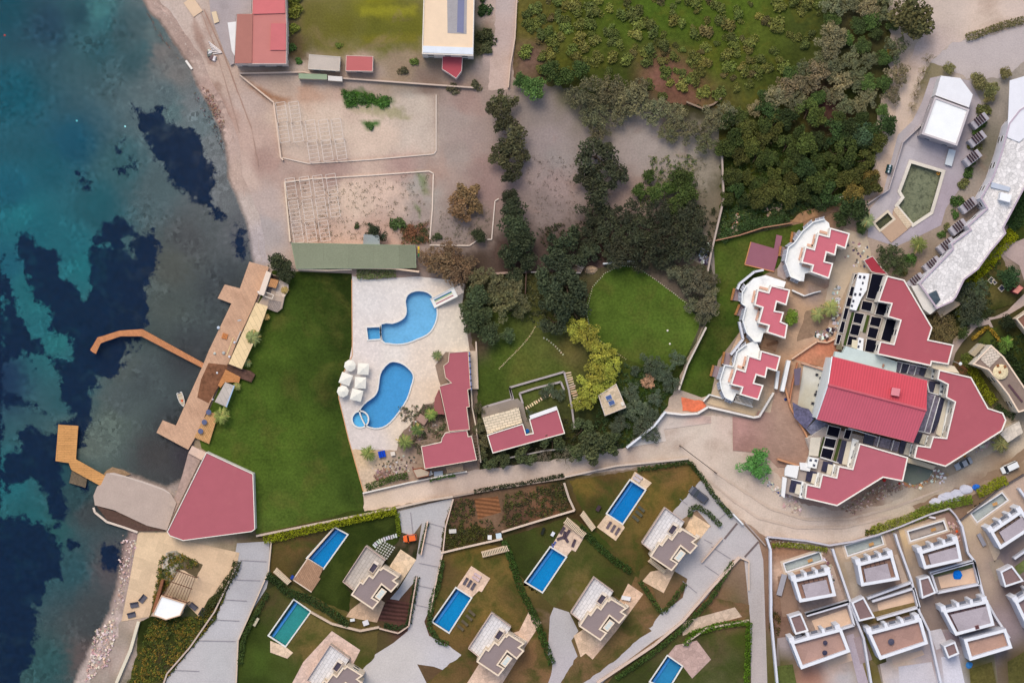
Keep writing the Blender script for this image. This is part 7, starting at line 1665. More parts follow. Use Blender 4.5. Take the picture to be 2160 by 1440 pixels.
# palms
def palm(x, y, r, label, col=(128, 138, 78), h=3.2, dead=(170, 150, 90)):
    p = P(x, y, h); R_ = r * S
    root = empty('palm_tree', (p.x, p.y, 0), label, 'palm tree')
    mb = MB(); mb.tube([(p.x, p.y, 0), (p.x + .05, p.y, h * .5), (p.x, p.y, h)], [.28, .2, .22], C(120, 100, 80), 9); part('trunk', mb, M['bark'], root)
    mb = MB()
    for k in range(46):
        t = k * 2.399 + U(-.15, .15); el = U(.0, .9); L_ = R_ * U(.8, 1.08) * (1 - .35 * el)
        c = C(*random.choice([col, col, [v * .75 for v in col], dead if rnd() < .35 else col]), k=1.2)
        d_ = Vector((math.cos(t), math.sin(t), 0)); n_ = Vector((-math.sin(t), math.cos(t), 0))
        pts = []
        for i in range(6):
            u = i / 5
            pts.append(Vector((p.x, p.y, h)) + d_ * (L_ * u) + Vector((0, 0, L_ * (el * u - (.35 + el * .9) * u * u))))
        # fan of leaflets at the outer half
        for i in range(1, 6):
            a = pts[i]
            for s_ in (-1, 1):
                w_ = L_ * .2 * (1 - abs(i - 3.2) / 4)
                tip = a + n_ * s_ * w_ + d_ * L_ * .17 - Vector((0, 0, w_ * .35))
                mb.face([a, a + d_ * .1, tip], c); mb.face([pts[i - 1], a, (pts[i - 1] + a) / 2 + n_ * s_ * w_ * .8 + d_ * L_ * .08], c)
        mb.bar(pts[0], pts[2], .04, .03, c)
    part('crown', mb, M['leaf'], root).color = (1, 1, 1, 1)
random.seed(77)
for x, y, r, lb, c in ((533, 710, 19, 'fan palm rising through the long cream awning', (138, 146, 92)), (466, 877, 20, 'fan palm beside the deck with round tables', (140, 148, 78)), (777, 955, 18, 'fan palm at the corner of the yard by the lawn', (120, 132, 66)), (853, 932, 18, 'fan palm below the pool deck next to the yard', (118, 130, 68)), (908, 874, 15, 'small bright palm beside the lean-to', (120, 140, 66)),
    (880, 905, 15, 'low bushy palm in the clubhouse yard', (92, 112, 58)), (922, 750, 12, 'round grey green palm at the clubhouse corner', (104, 116, 72)), (1725, 662, 18, 'left of two fan palms in the villa court', (138, 144, 88)), (1752, 650, 22, 'right, larger of two fan palms in the villa court', (142, 148, 86)), (2112, 936, 21, 'brownish palm on the roadside behind the silver car', (142, 138, 84)),
    (1830, 464, 18, 'pale fan palm beside the small murky pool', (134, 146, 96)), (1938, 515, 20, 'spiky palm in the bushes of the apartment block', (112, 120, 60)), (521, 765, 9, 'young palm at the stair landing', (140, 150, 96)), (500, 815, 9, 'tiny palm beside the grey striped awning', (138, 140, 80)), (600, 612, 9, 'yellowish small palm by the beach bar', (176, 150, 92)), (562, 668, 7, 'orange tinted little plant beside the awning', (196, 160, 92)), (2125, 720, 14, 'green palm fronds behind the diagonal house', (96, 132, 50))):
    palm(x, y, r, lb, c, 3.2 if r > 14 else 1.4)
# ================================================================ vehicles, furniture and small things
def car(x, y, ang, L_, w_, h, col, label, name='parked_car', cat='car', kind='suv', glass=(32, 36, 44)):
    p = P(x, y, 0); root = empty(name, p, label, cat)
    T = Matrix.Translation(p) @ Matrix.Rotation(R(ang), 4, 'Z')
    hl = L_ / 2; zb = .32; zs = h * .58
    def sec(u, z, ww): return [T @ Vector((u, -ww, z)), T @ Vector((u, ww, z))]
    def loft(prof, c, mb):
        # prof: (u, z_bottom, z_top, half width bottom, half width top)
        rings = []
        for u, z0, z1, a, b in prof:
            r_ = []
            for v, z in ((-a, z0), (-a * 1.0, (z0 + z1) / 2), (-b, z1 - .06), (-b * .86, z1), (b * .86, z1), (b, z1 - .06), (a, (z0 + z1) / 2), (a, z0)):
                r_.append(T @ Vector((u, v, z)))
            rings.append(r_)
        for r1, r2 in zip(rings, rings[1:]):
            for i in range(8):
                mb.face([r1[i], r1[(i + 1) % 8], r2[(i + 1) % 8], r2[i]], c)
        mb.face(rings[0], c); mb.face(list(reversed(rings[-1])), c)
    W2 = w_ / 2
    c = C(*col)
    mb = MB()
    loft([(-hl, zb + .1, zs * .8, W2 * .82, W2 * .78), (-hl + .25, zb, zs * .95, W2 * .96, W2 * .9), (-hl * .4, zb, zs, W2, W2 * .93), (hl * .35, zb, zs, W2, W2 * .93), (hl * .75, zb, zs * .92, W2 * .96, W2 * .88), (hl - .08, zb + .05, zs * .8, W2 * .8, W2 * .72), (hl, zb + .12, zs * .66, W2 * .66, W2 * .6)], c, mb)
    bd = part('body', mb, M['paint'], root)
    if kind == 'sedan': cab = [(-hl * .62, .0), (-hl * .36, 1), (hl * .12, 1), (hl * .42, .0)]
    elif kind == 'van': cab = [(-hl * .97, .0), (-hl * .9, 1), (hl * .28, 1), (hl * .6, .0)]
    elif kind == 'pickup': cab = [(-hl * .22, .0), (-hl * .12, 1), (hl * .22, 1), (hl * .46, .0)]
    else: cab = [(-hl * .95, .0), (-hl * .82, 1), (hl * .1, 1), (hl * .4, .0)]
    g = C(*glass); zt = h
    (u0, _), (u1, _), (u2, _), (u3, _) = cab
    a, b = W2 * .88, W2 * .74
    mb = MB()
    q = lambda u, v, z: T @ Vector((u, v, z))
    mb.face([q(u2, -b, zt - .03), q(u2, b, zt - .03), q(u3, a, zs), q(u3, -a, zs)], g); part('windscreen', mb, M['glass'], root)
    mb = MB(); mb.face([q(u1, b, zt - .03), q(u1, -b, zt - .03), q(u0, -a, zs), q(u0, a, zs)], g); part('rear_window', mb, M['glass'], root)
    for s_ in (-1, 1):
        mb = MB(); mb.face([q(u1, s_ * b, zt - .03), q(u2, s_ * b, zt - .03), q(u3, s_ * a, zs), q(u0, s_ * a, zs)], g); part('side_window', mb, M['glass'], root)
    mb = MB()
    rr = [q(u1 - .03, -b, zt), q(u2 + .03, -b, zt), q(u2 + .03, b, zt), q(u1 - .03, b, zt)]
    mb.face(rr, c); mb.face([r - Vector((0, 0, .07)) for r in reversed(rr)], c)
    for i in range(4): mb.face([rr[i], rr[(i + 1) % 4], rr[(i + 1) % 4] - Vector((0, 0, .07)), rr[i] - Vector((0, 0, .07))], c)
    part('roof', mb, M['paint'], root)
    for u in (-hl * .62, hl * .6):
        for s_ in (-1, 1):
            m_ = q(u, s_ * (W2 - .1), .33); ax = (T.to_3x3() @ Vector((0, 1, 0))).normalized()
            mb = MB(); mb.tube([m_ - ax * .12, m_ + ax * .12], .33, C(28, 28, 30), 14); wh = part('wheel', mb, M['plain'], root)
            mb = MB(); mb.tube([m_ + ax * s_ * .1, m_ + ax * s_ * .14], .19, C(170, 170, 175), 10); part('rim', mb, M['metal'], wh)
    for s_ in (-1, 1):
        mb = MB(); mb.box(None, (.12, .32, .14), col=C(225, 228, 232), M=T @ Matrix.Translation((hl - .1, s_ * W2 * .62, zs * .68))); part('headlight', mb, M['glass'], root)
        mb = MB(); mb.box(None, (.08, .28, .18), col=C(150, 30, 32), M=T @ Matrix.Translation((-hl + .02, s_ * W2 * .62, zs * .7))); part('taillight', mb, M['glass'], root)
        mb = MB(); mb.box(None, (.14, .22, .14), col=c, M=T @ Matrix.Translation((u3 - .25, s_ * (W2 + .08), zs + .08))); part('mirror', mb, M['paint'], root)
    return root
pk = car(1473, 1043, 142, 4.9, 2.0, 1.75, (62, 66, 80), 'dark blue-grey pickup-like car parked on the estate drive', kind='suv')
car(2031, 977, 207, 4.4, 1.8, 1.42, (168, 170, 178), 'silver sedan parked under the red hotel roof edge', kind='sedan')
car(2128, 985, 205, 4.3, 1.85, 1.8, (236, 236, 236), 'white van parked at the right edge of the road', 'parked_van', 'van', 'van')
car(865, 1134, 188, 3.2, 1.7, 1.6, (240, 104, 30), 'small bright orange car at the end of the estate drive', kind='suv', glass=(34, 30, 34))
bp_ = P(1874, 357)
r = empty('wheelie_bin', bp_, 'dark green rubbish container beside the dirt track', 'container')
mb = MB(); mb.box((bp_.x, bp_.y, .6), (1.9, 1.2, 1.1), R(75), C(34, 62, 66)); part('bin_body', mb, M['plain'], r)
for i in (-1, 0, 1):
    mb = MB(); mb.box((bp_.x + i * .15, bp_.y + i * .55, 1.2), (.8, .35, .08), R(75), C(190, 205, 215)); part('bag', mb, M['plain'], r)
# dinghy
p = P(383, 842, SEA_Z)
bt = empty('dinghy', p, 'small white dinghy floating beside the brown deck', 'boat')
T = Matrix.Translation(p) @ Matrix.Rotation(R(-72), 4, 'Z')
def hull(sc, z0, z1, c, floor=False):
    prof = [(-1.75, .55), (-1.6, .68), (-.6, .74), (.5, .66), (1.3, .4), (1.8, .05)]
    mb = MB(); o_ = []
    for u, v in prof: o_.append((u * sc, v * sc))
    ring = o_ + [(u, -v) for u, v in reversed(o_)]
    n = len(ring)
    for i in range(n):
        a, b = ring[i], ring[(i + 1) % n]
        if not floor: mb.face([T @ Vector((a[0] * .85, a[1] * .7, z0)), T @ Vector((b[0] * .85, b[1] * .7, z0)), T @ Vector((b[0], b[1], z1)), T @ Vector((a[0], a[1], z1))], c)
        if not floor:
            a2, b2 = (a[0] * .93, a[1] * .86), (b[0] * .93, b[1] * .86)
            mb.face([T @ Vector((a[0], a[1], z1)), T @ Vector((b[0], b[1], z1)), T @ Vector((b2[0], b2[1], z1)), T @ Vector((a2[0], a2[1], z1))], c)
            mb.face([T @ Vector((a2[0], a2[1], z1)), T @ Vector((b2[0], b2[1], z1)), T @ Vector((b2[0] * .9, b2[1] * .85, .12)), T @ Vector((a2[0] * .9, a2[1] * .85, .12))], C(210, 200, 190))
    if floor: mb.face([T @ Vector((a[0], a[1], z1)) for a in ring], c)
    return mb
part('hull', hull(1.0, -.3, .42, C(238, 232, 228)), M['paint'], bt)
part('floor', hull(.84, 0, .14, C(206, 192, 172), True), M['plain'], bt)
for u in (-1.1, -.1, .8):
    mb = MB(); mb.box(None, (.26, 1.1 - max(0, u) * .4, .05), col=C(216, 196, 168), M=T @ Matrix.Translation((u, 0, .32))); part('thwart', mb, M['plain'], bt)
mb = MB(); mb.box(None, (.5, .35, .2), col=C(235, 90, 50), M=T @ Matrix.Translation((.35, .05, .3))); part('life_jacket', mb, M['plain'], bt, 'orange')
mb = MB(); mb.box(None, (.35, .3, .5), col=C(60, 60, 72), M=T @ Matrix.Translation((-1.85, 0, .35))); part('outboard_motor', mb, M['plain'], bt)
# parasols
def parasol(x, y, sides, R_, rot, label, group):
    p = P(x, y, 2.5); root = empty('parasol', (p.x, p.y, 0), label, 'parasol', group)
    mb = MB(); rim = [Vector((p.x + R_ * math.cos(rot + 2 * math.pi * i / sides), p.y + R_ * math.sin(rot + 2 * math.pi * i / sides), 2.25)) for i in range(sides)]
    top = Vector((p.x, p.y, 2.75))
    for i in range(sides):
        a, b = rim[i], rim[(i + 1) % sides]
        mb.face([a, b, top], C(238, 232, 222)); mb.face([a, a - Vector((0, 0, .18)), b - Vector((0, 0, .18)), b], C(232, 226, 216))
    part('canopy', mb, M['canvas'], root)
    mb = MB()
    for a in rim: mb.bar(a - Vector((0, 0, .04)), top - Vector((0, 0, .06)), .03, .03, C(200, 190, 175))
    part('ribs', mb, M['plain'], root)
    mb = MB(); mb.tube([(p.x, p.y, 0), (p.x, p.y, 2.85)], .035, C(215, 210, 205), 8); part('pole', mb, M['plain'], root)
    mb = MB(); mb.box((p.x, p.y, .08), (.7, .7, .12), rot, C(200, 196, 190)); part('base', mb, M['plain'], root)
PG = 'cream parasols by the bean pool'
parasol(738, 771, 8, 1.42, .2, 'upper of the two octagonal cream parasols', PG); parasol(723, 825, 8, 1.42, .1, 'lower of the two octagonal cream parasols', PG)
for (x, y, a), lb in zip(((766, 778, -4), (729, 799, -20), (760, 807, -3), (752, 833, -14)), ('square cream parasol nearest the pool at the top right of the cluster', 'tilted square cream parasol between the two octagonal ones', 'square cream parasol in the right middle of the cluster', 'lowest square cream parasol of the cluster')):
    parasol(x, y, 4, 1.88, R(45 + a), lb, PG)
# sunbeds
def sunbed(x, y, ang, col, label, group, name='sun_lounger', cushion=None):
    p = P(x, y); root = empty(name, p, label, 'sun lounger', group)
    T = Matrix.Translation((p.x, p.y, .12)) @ Matrix.Rotation(R(ang), 4, 'Z')
    c = C(*col)
    mb = MB(); mb.box(None, (1.3, .65, .06), col=c, M=T @ Matrix.Translation((-.25, 0, .32))); part('seat', mb, M['plain'], root)
    mb = MB(); mb.box(None, (.7, .65, .06), col=c, M=T @ Matrix.Translation((.68, 0, .46)) @ Matrix.Rotation(R(-24), 4, 'Y')); part('backrest', mb, M['plain'], root)
    for u in (-.8, .8):
        for v in (-.26, .26):
            mb = MB(); mb.box(None, (.06, .06, .3), col=c, M=T @ Matrix.Translation((u, v, .15))); part('leg', mb, M['plain'], root)
DL = (98, 90, 100)
G1 = 'loungers on the upper left estate deck'
for i, (x, y) in enumerate(((982, 1225), (990, 1230), (998, 1236))): sunbed(x, y, 60, DL, ['left', 'middle', 'right'][i] + ' one of three dark loungers on the deck above the third pool', G1)
for i, (x, y) in enumerate(((1284, 1107), (1293, 1114), (1302, 1120))): sunbed(x, y, 60, (112, 98, 104), ['left', 'middle', 'right'][i] + ' one of three dark loungers on the deck below the pool by the pickup', 'loungers on the deck below the pickup pool')
for i, (x, y) in enumerate(((1352, 1072), (1347, 1082), (1340, 1092))): sunbed(x, y, -40, (84, 84, 72), ['top', 'middle', 'bottom'][i] + ' one of three dark loungers on the lawn right of the pickup pool', 'loungers on the lawn right of the pickup pool')
for i, (x, y) in enumerate(((995, 1291), (989, 1301), (980, 1312), (971, 1322))): sunbed(x, y, -40, (96, 86, 70), ['first', 'second', 'third', 'fourth'][i] + ' of four dull loungers on the lawn right of the third pool, from the top', 'loungers on the lawn right of the third pool')
for i, (x, y, a) in enumerate(((1186, 1118, 60), (1190, 1128, 75), (1197, 1124, 60), (1182, 1134, 20), (1194, 1136, 120), (1210, 1145, 70))): sunbed(x, y, a, (86, 72, 82), 'dark lounger of the untidy heap on the estate deck' if i < 5 else 'dark lounger standing apart from the heap on the deck', 'heap of loungers on the deck' if i < 5 else None)
for i, (x, y) in enumerate(((1347, 1004), (1342, 1010))): sunbed(x, y, -32, (196, 182, 186), ['upper', 'lower'][i] + ' pale lounger on the small deck at the top of the pickup pool', 'pale loungers on the top deck')
for i, (x, y) in enumerate(((1007, 1212), (1003, 1219))): sunbed(x, y, -32, (202, 176, 178), ['upper', 'lower'][i] + ' pale pink lounger on the deck above the third pool', 'pale pink loungers on the deck')
for i, (x, y) in enumerate(((1170, 1145), (1166, 1150))):
    p = P(x, y); r = empty('cushion', p, ['upper', 'lower'][i] + ' blue striped cushion lying near the lounger heap', 'cushion'); mb = MB(); mb.box((p.x, p.y, .2), (1.0, .5, .14), R(60 + i * 30), C(88, 96, 150)); part('cover', mb, M['canvas'], r)
for i, (x, y) in enumerate(((347, 1262), (365, 1269))): pass
for i, (x, y, a) in enumerate(((284, 1275, 10), (278, 1296, 15), (302, 1262, 50), (428, 1290, 60), (408, 1278, -40))):
    p = P(x, y); r = empty('rattan_sofa', p, ['grey rattan sofa nearest the sea wall steps', 'lowest grey rattan sofa by the sea wall', 'small grey rattan seat beside the beach planting', 'dark rattan sofa at the hedge of the beach house', 'dark rattan bench right of the beach house'][i], 'sofa')
    mb = MB(); mb.box((p.x, p.y, .3), (1.9, 1.1, .4), R(a), C(98, 96, 108)); part('seat', mb, M['plain'], r)
    mb = MB(); q_ = Vector((0, .55, 0)); q_.rotate(Matrix.Rotation(R(a), 3, 'Z')); mb.box((p.x + q_.x, p.y + q_.y, .5), (1.9, .2, .75), R(a), C(70, 68, 78)); part('backrest', mb, M['plain'], r)
# round tables on the side deck with stools
for i, (x, y) in enumerate(((440, 869), (431, 890), (423, 909))):
    p = P(x, y, .98 + .75); r = empty('round_table', (p.x, p.y, 1.0), ['round blue-grey table nearest the palm on the side deck', 'middle round blue-grey table of the side deck', 'lowest round blue-grey table of the side deck'][i], 'table', 'round tables on the side deck')
    mb = MB(); mb.lathe((p.x, p.y, 1.7), [(.05, 0), (.62, 0), (.64, .04), (.6, .06)], C(96, 102, 134), 16); part('tabletop', mb, M['plain'], r)
    mb = MB(); mb.tube([(p.x, p.y, 1.0), (p.x, p.y, 1.72)], .06, C(60, 60, 66), 8); part('leg', mb, M['plain'], r)
# wooden crate, hoops and loose planks on the deck
p = P(474, 709, 1.2); r = empty('wooden_crate', (p.x, p.y, .9), 'orange slatted pallet crate on the waterfront deck', 'crate')
for k in range(4):
    mb = MB(); mb.box((p.x + (k - 1.5) * .32, p.y - (k - 1.5) * .1, 1.15), (.26, 1.3, .12), R(-18), C(206, 134, 84)); part('board', mb, M['plain'], r)
mb = MB(); mb.box((p.x, p.y, 1.0), (1.3, 1.3, .18), R(-18), C(160, 100, 66)); part('frame', mb, M['plain'], r)
for lb, a, b, c in (('long pale plank lying on the deck beside the awning', (492, 712), (478, 750), (226, 198, 150)), ('thin grey plank leaning along the awning edge', (508, 698), (498, 722), (200, 190, 184)), ('short pale plank on the deck above the crate', (501, 676), (509, 675), (190, 200, 210))):
    a3, b3 = P(*a, .96), P(*b, .96); mb = MB(); mb.bar(a3, b3, .22, .06, C(*c)); tag(mb.build('plank', M['plain'], None, a3), lb, 'plank')
for i, (x, y, w_, c, lb) in enumerate(((495, 722, .6, (205, 212, 225), 'crumpled white bag beside the awning, upper'), (484, 752, .6, (215, 215, 225), 'crumpled white bag beside the awning, lower'), (453, 745, .7, (196, 196, 186), 'small white box left on the gravelly deck part'), (472, 744, .8, (180, 180, 178), 'pale grey bag on the deck'), (458, 786, .5, (232, 232, 235), 'single white sack on the dark stained planks'), (545, 616, .5, (236, 232, 234), 'white bucket under the beach bar counter'), (449, 842, .4, (215, 205, 225), 'small white pail at the striped awning corner'), (461, 691, .8, (190, 200, 216), 'pale blue fender on the deck edge'), (802, 960, .5, (225, 220, 218), 'white bag beside the blue bins'), (877, 889, .5, (240, 238, 238), 'white ball-like bag under the yard palms'), (1090, 930, .3, (230, 230, 230), 'white pot by the garden wall'), (1408, 697, .5, (236, 228, 215), 'small pale stone on the putting green, upper'), (1413, 725, .5, (232, 222, 205), 'small pale stone on the putting green, lower'), (2018, 1120, .7, (230, 92, 50), 'orange cloth on the rubble of the third row house'), (1865, 1012, .9, (214, 52, 48), 'bright red sack in the rubble under the hotel'), (1897, 1019, .6, (196, 60, 62), 'small red bag in the roadside rubble'), (2034, 960, .8, (226, 140, 44), 'orange bundle at the hotel roof edge'), (1893, 962 + 17, 0, (0, 0, 0), ''))):
    if not w_: continue
    z = .9 if x < 550 and y < 900 else 0
    p = P(x, y, z); mb = MB(); mb.lathe((p.x, p.y, z), [(w_ * .4, 0), (w_ * .5, w_ * .2), (w_ * .42, w_ * .42), (w_ * .15, w_ * .5)], C(*c), 9)
    tag(mb.build('bag' if i < 13 else 'sack', M['canvas'], None, (p.x, p.y, z)), lb, 'bag')
# blue bins in the yard
p = P(806, 957); r = empty('blue_bins', p, 'block of three bright blue plastic bins in the yard', 'bins')
for k in range(3):
    mb = MB(); mb.box((p.x + (k - 1) * .55, p.y + (k - 1) * .12, .5), (.48, 1.5, 1.0), R(14), C(22, 70, 190)); part('bin', mb, M['plain'], r)
for x, y, a, w_, l_, c, lb, nm, ct in ((925, 998, 5, 2.0, 1.1, (165, 172, 186), 'grey metal tank lid beside the rusty hut', 'metal_tank', 'tank'), (908, 997, 20, .9, .9, (215, 210, 205), 'white junk pile next to the metal tank', 'junk_box', 'box'), (829, 956, 10, 1.0, .9, (225, 212, 200), 'white crate near the blue bins', 'crate', 'crate'), (891, 884, -35, 2.2, 1.7, (172, 140, 128), 'small ribbed pinkish shelter roof in the yard', 'shelter_roof', 'shelter'), (1052, 1129, 8, 1.2, 1.2, (200, 214, 225), 'pale blue metal sheet at the kitchen garden wall', 'metal_sheet', 'sheet'), (1033, 1132, 0, .9, 1.0, (232, 228, 226), 'white tank in the kitchen garden', 'water_tank', 'tank'), (955, 1119, 3, 1.6, .9, (205, 198, 192), 'little white framed bed in the kitchen garden', 'cold_frame', 'frame'), (1166, 1125, 60, 1.0, .7, (225, 225, 232), 'white pool cabinet beside the lounger heap deck', 'pool_cabinet', 'cabinet'), (1262, 1071, 60, 1.3, .8, (72, 56, 62), 'dark garden table on the dry lawn left of the pool', 'garden_table', 'table'), (1145, 1119, 70, 1.6, .6, (40, 42, 36), 'dark bench on the lawn left of the loungers', 'bench', 'bench'), (672, 1428, 20, 1.2, 1.2, (225, 220, 225), 'white box on the lowest villa terrace', 'terrace_box', 'box'), (772, 1312, 20, 1.3, 1.1, (226, 222, 226), 'white square box on the wall below the first villa', 'square_box', 'box'), (744, 1306, 8, 1.0, .6, (226, 226, 226), 'little white bench near the square box', 'white_bench', 'bench'), (617, 1216, 60, .9, .6, (40, 70, 150), 'blue pool robot at the stair of the wooden deck', 'pool_robot', 'machine'), (541, 1310, 60, 2.0, .6, (196, 184, 160), 'pale slatted bench on the left estate lawn', 'slatted_bench', 'bench'), (1320, 1260, -10, 2.0, .9, (232, 230, 236), 'white object on the terrace of the middle villa', 'white_table', 'table'), (2003, 333, 75, 3.6, 1.6, (206, 212, 220), 'glassy white shelter beside the green pool court', 'glass_shelter', 'shelter'), (1937, 1025 + 240, 0, .1, .1, (1, 1, 1), '', '', ''), (1965, 1090, -10, 1.5, .4, (230, 220, 225), 'short white bench above the dry narrow pool', 'white_bench', 'bench'), (1648, 1282 - 50, 75, 4.8, 1.2, (165, 162, 172), 'long grey planter trough beside the first row house', 'planter_trough', 'planter'), (2069, 1137, 118, 3.0, .9, (150, 148, 160), 'grey planter trough beside the third row house', 'planter_trough', 'planter'), (1625, 1255, 92, 4.6, .7, (196, 194, 210), 'long white lilac gate along the lane wall', 'sliding_gate', 'gate'), (1658, 790 - 20, 0, .01, .01, (1, 1, 1), '', '', ''), (1628, 724, 15, 2.6, .7, (96, 66, 50), 'dark wooden table under the brown pergola', 'wooden_table', 'table')):
    if not lb: continue
    p = P(x, y); r = empty(nm, p, lb, ct)
    mb = MB(); mb.box((p.x, p.y, .45), (w_, l_, .7), R(a), C(*[v * .8 for v in c])); part('base', mb, M['plain'], r)
    mb = MB(); mb.box((p.x, p.y, .84), (w_ * 1.06, l_ * 1.06, .08), R(a), C(*c)); part('top', mb, M['plain'], r)
# kayak rack item beside the shed
a3, b3 = P(883, 520, .5), P(883, 543, .5)
r = empty('surfboard', a3, 'yellow and green surfboard standing behind the green shed', 'surfboard')
mb = MB(); mb.box(((a3.x + b3.x) / 2, a3.y - .8, .5), (.42, 1.7, .12), 0, C(226, 190, 30)); part('nose', mb, M['paint'], r, 'yellow')
mb = MB(); mb.box(((a3.x + b3.x) / 2, b3.y + .5, .5), (.42, .95, .12), 0, C(30, 140, 90)); part('tail', mb, M['paint'], r, 'green')
# white frames of the shade structures on the sand
def frame(x, y, label, z=2.1, bars=4):
    p = P(x, y, z); root = empty('shade_frame', (p.x, p.y, 0), label, 'frame', 'white shade frames on the sand lots', R(9))
    L2, W2 = 2.35, 1.12; c = C(220, 206, 198)
    def bar(nm, a, b):
        mb = MB(); mb.bar(a, b, .08, .07, c); o = bpy.data.objects.new(nm, mb.mesh(nm, M['plain'])); o.parent = root; COL.objects.link(o)
    mb = MB()
    for a, b in (((-W2, -L2), (W2, -L2)), ((W2, -L2), (W2, L2)), ((W2, L2), (-W2, L2)), ((-W2, L2), (-W2, -L2))): mb.bar((*a, z), (*b, z), .1, .08, c)
    o = bpy.data.objects.new('top_rail', mb.mesh('top_rail', M['plain'])); o.parent = root; COL.objects.link(o)
    for k in range(bars): v = -L2 + 2 * L2 * (k + 1) / (bars + 1); bar('cross_bar', (-W2 - (.15 if k % 2 else 0), v, z + .02), (W2 + (.15 if k % 2 else 0), v, z + .02))
    for sx in (-1, 1):
        for sy in (-1, 1): bar('post', (sx * W2, sy * L2, 0), (sx * W2, sy * L2, z))
nm = ['first', 'second', 'third', 'fourth']
for j, row in enumerate((((614, 397), (644, 394), (672, 391), (700, 388)), ((621, 445), (650, 442), (678, 439), (705, 436)), ((628, 491), (656, 488), (684, 487)))):
    for i, (x, y) in enumerate(row): frame(x, y, '%s white frame from the left in the %s row of the lower sand lot' % (nm[i], ['top', 'middle', 'bottom'][j]), bars=4)
for j, row in enumerate((((594, 237), (622, 236)), ((598, 279), (627, 278), (656, 275), (684, 274), (711, 272)), ((661, 320), (690, 318), (719, 315)))):
    for i, (x, y) in enumerate(row): frame(x, y, '%s white frame from the left in the %s row of the upper sand lot' % ((nm + ['fifth'])[i], ['top', 'middle', 'bottom'][j]), bars=4)
# stacked pipes and beached boards top left
for i in range(7):
    a3 = P(440 + i * 1.5, 88 + i * 4.4, .3); mb = MB(); an = R(-38 + i * 8)
    mb.tube([a3, a3 + Vector((2.2 * math.cos(an), 2.2 * math.sin(an), 0))], .14, C(226, 214, 212), 7); tag(mb.build('white_pipe', M['plain'], None, a3), 'white pipe lying in the fan shaped pile on the beach', 'pipe', 'pile of white pipes on the beach')
for lb, a, b, w_, c in (('white beached board near the waterline', (392, 128), (405, 146), .5, (236, 228, 222)), ('long pale wooden ramp at the top of the beach', (397, 0), (418, 30), 2.6, (222, 192, 165))):
    a3, b3 = P(*a, .15), P(*b, .15); mb = MB(); mb.bar(a3, b3, w_, .12, C(*c)); tag(mb.build('beach_board', M['plain'], None, a3), lb, 'board')
# blue tarpaulin ball and bundle, plastic sheets by the road
def blob(name, label, cat, x, y, r_, col, m='tarp', hz=.7, sy=1.0, z=0):
    random.seed(int(x)); p = P(x, y, z); mb = MB(); n, mm = 14, 6
    for j in range(mm):
        for i in range(n):
            def q(i, j):
                t = 2 * math.pi * i / n; e = (j / mm) * math.pi / 2
                k = 1 + .22 * noise.noise(Vector((math.cos(t) * 1.5 + x, math.sin(t) * 1.5, j * .5)))
                return Vector((p.x + r_ * k * math.cos(t) * math.cos(e), p.y + r_ * sy * k * math.sin(t) * math.cos(e), z + r_ * hz * math.sin(e) * k))
            mb.face([q(i, j), q(i + 1, j), q(i + 1, j + 1), q(i, j + 1)], C(*col))
    return tag(mb.build(name, M[m], None, (p.x, p.y, z)), label, cat)
blob('tarpaulin', 'big bright blue tarpaulin ball on the row house terrace', 'tarpaulin', 2019, 1212, 1.15, (15, 125, 235), 'plain')
blob('tarpaulin', 'blue tarpaulin bundle on the road verge', 'tarpaulin', 2059, 1027, 1.0, (25, 110, 215), 'tarp', .8, .8)
blob('tarpaulin', 'blue covered round thing at the lower right garden', 'tarpaulin', 2044, 1402, .85, (70, 140, 205), 'plain')
for x, y, r_, sy, lb in ((1975, 1058, 1.7, .6, 'leftmost pale plastic sheet heap on the verge'), (1998, 1048, 2.0, .6, 'second pale plastic sheet heap on the verge'), (2017, 1044, 1.6, .9, 'lilac white plastic heap in the middle of the verge'), (2037, 1032, 1.7, .7, 'rightmost white plastic heap beside the blue bundle')):
    blob('plastic_sheet', lb, 'plastic sheet', x, y, r_, (212, 210, 225), 'plain', .3, sy)
blob('boulder', 'large tan boulder behind the putting green', 'boulder', 1246, 569, 1.5, (190, 160, 132), 'rock', .6, .7)
blob('manhole_cover', 'round dark drain cover in the grey hotel yard', 'cover', 1923, 994, .5, (88, 88, 98), 'plain', .1)
blob('blue_barrel', 'blue barrel at the corner of the brick court', 'barrel', 1657, 842, .4, (44, 62, 120), 'plain', 1.2)
p = P(2026, 767); mb = MB(); r = empty('street_lamp', P(2005, 762), 'white round lamp on a pole beside the red brown tree', 'lamp')
mb.tube([(r.location.x, r.location.y, 0), (r.location.x, r.location.y, 4)], .08, C(200, 200, 205), 8); part('pole', mb, M['plain'], r)
mb = MB(); mb.bar((r.location.x, r.location.y, 4), (P(2024, 767, 4)), .08, .08, C(200, 200, 205)); part('arm', mb, M['plain'], r)
q = P(2026, 767, 4.1); mb = MB(); mb.lathe((q.x, q.y, 3.95), [(.3, 0), (.42, .1), (.3, .25), (.1, .3)], C(235, 240, 250), 14); part('lamp_head', mb, M['plain'], r)
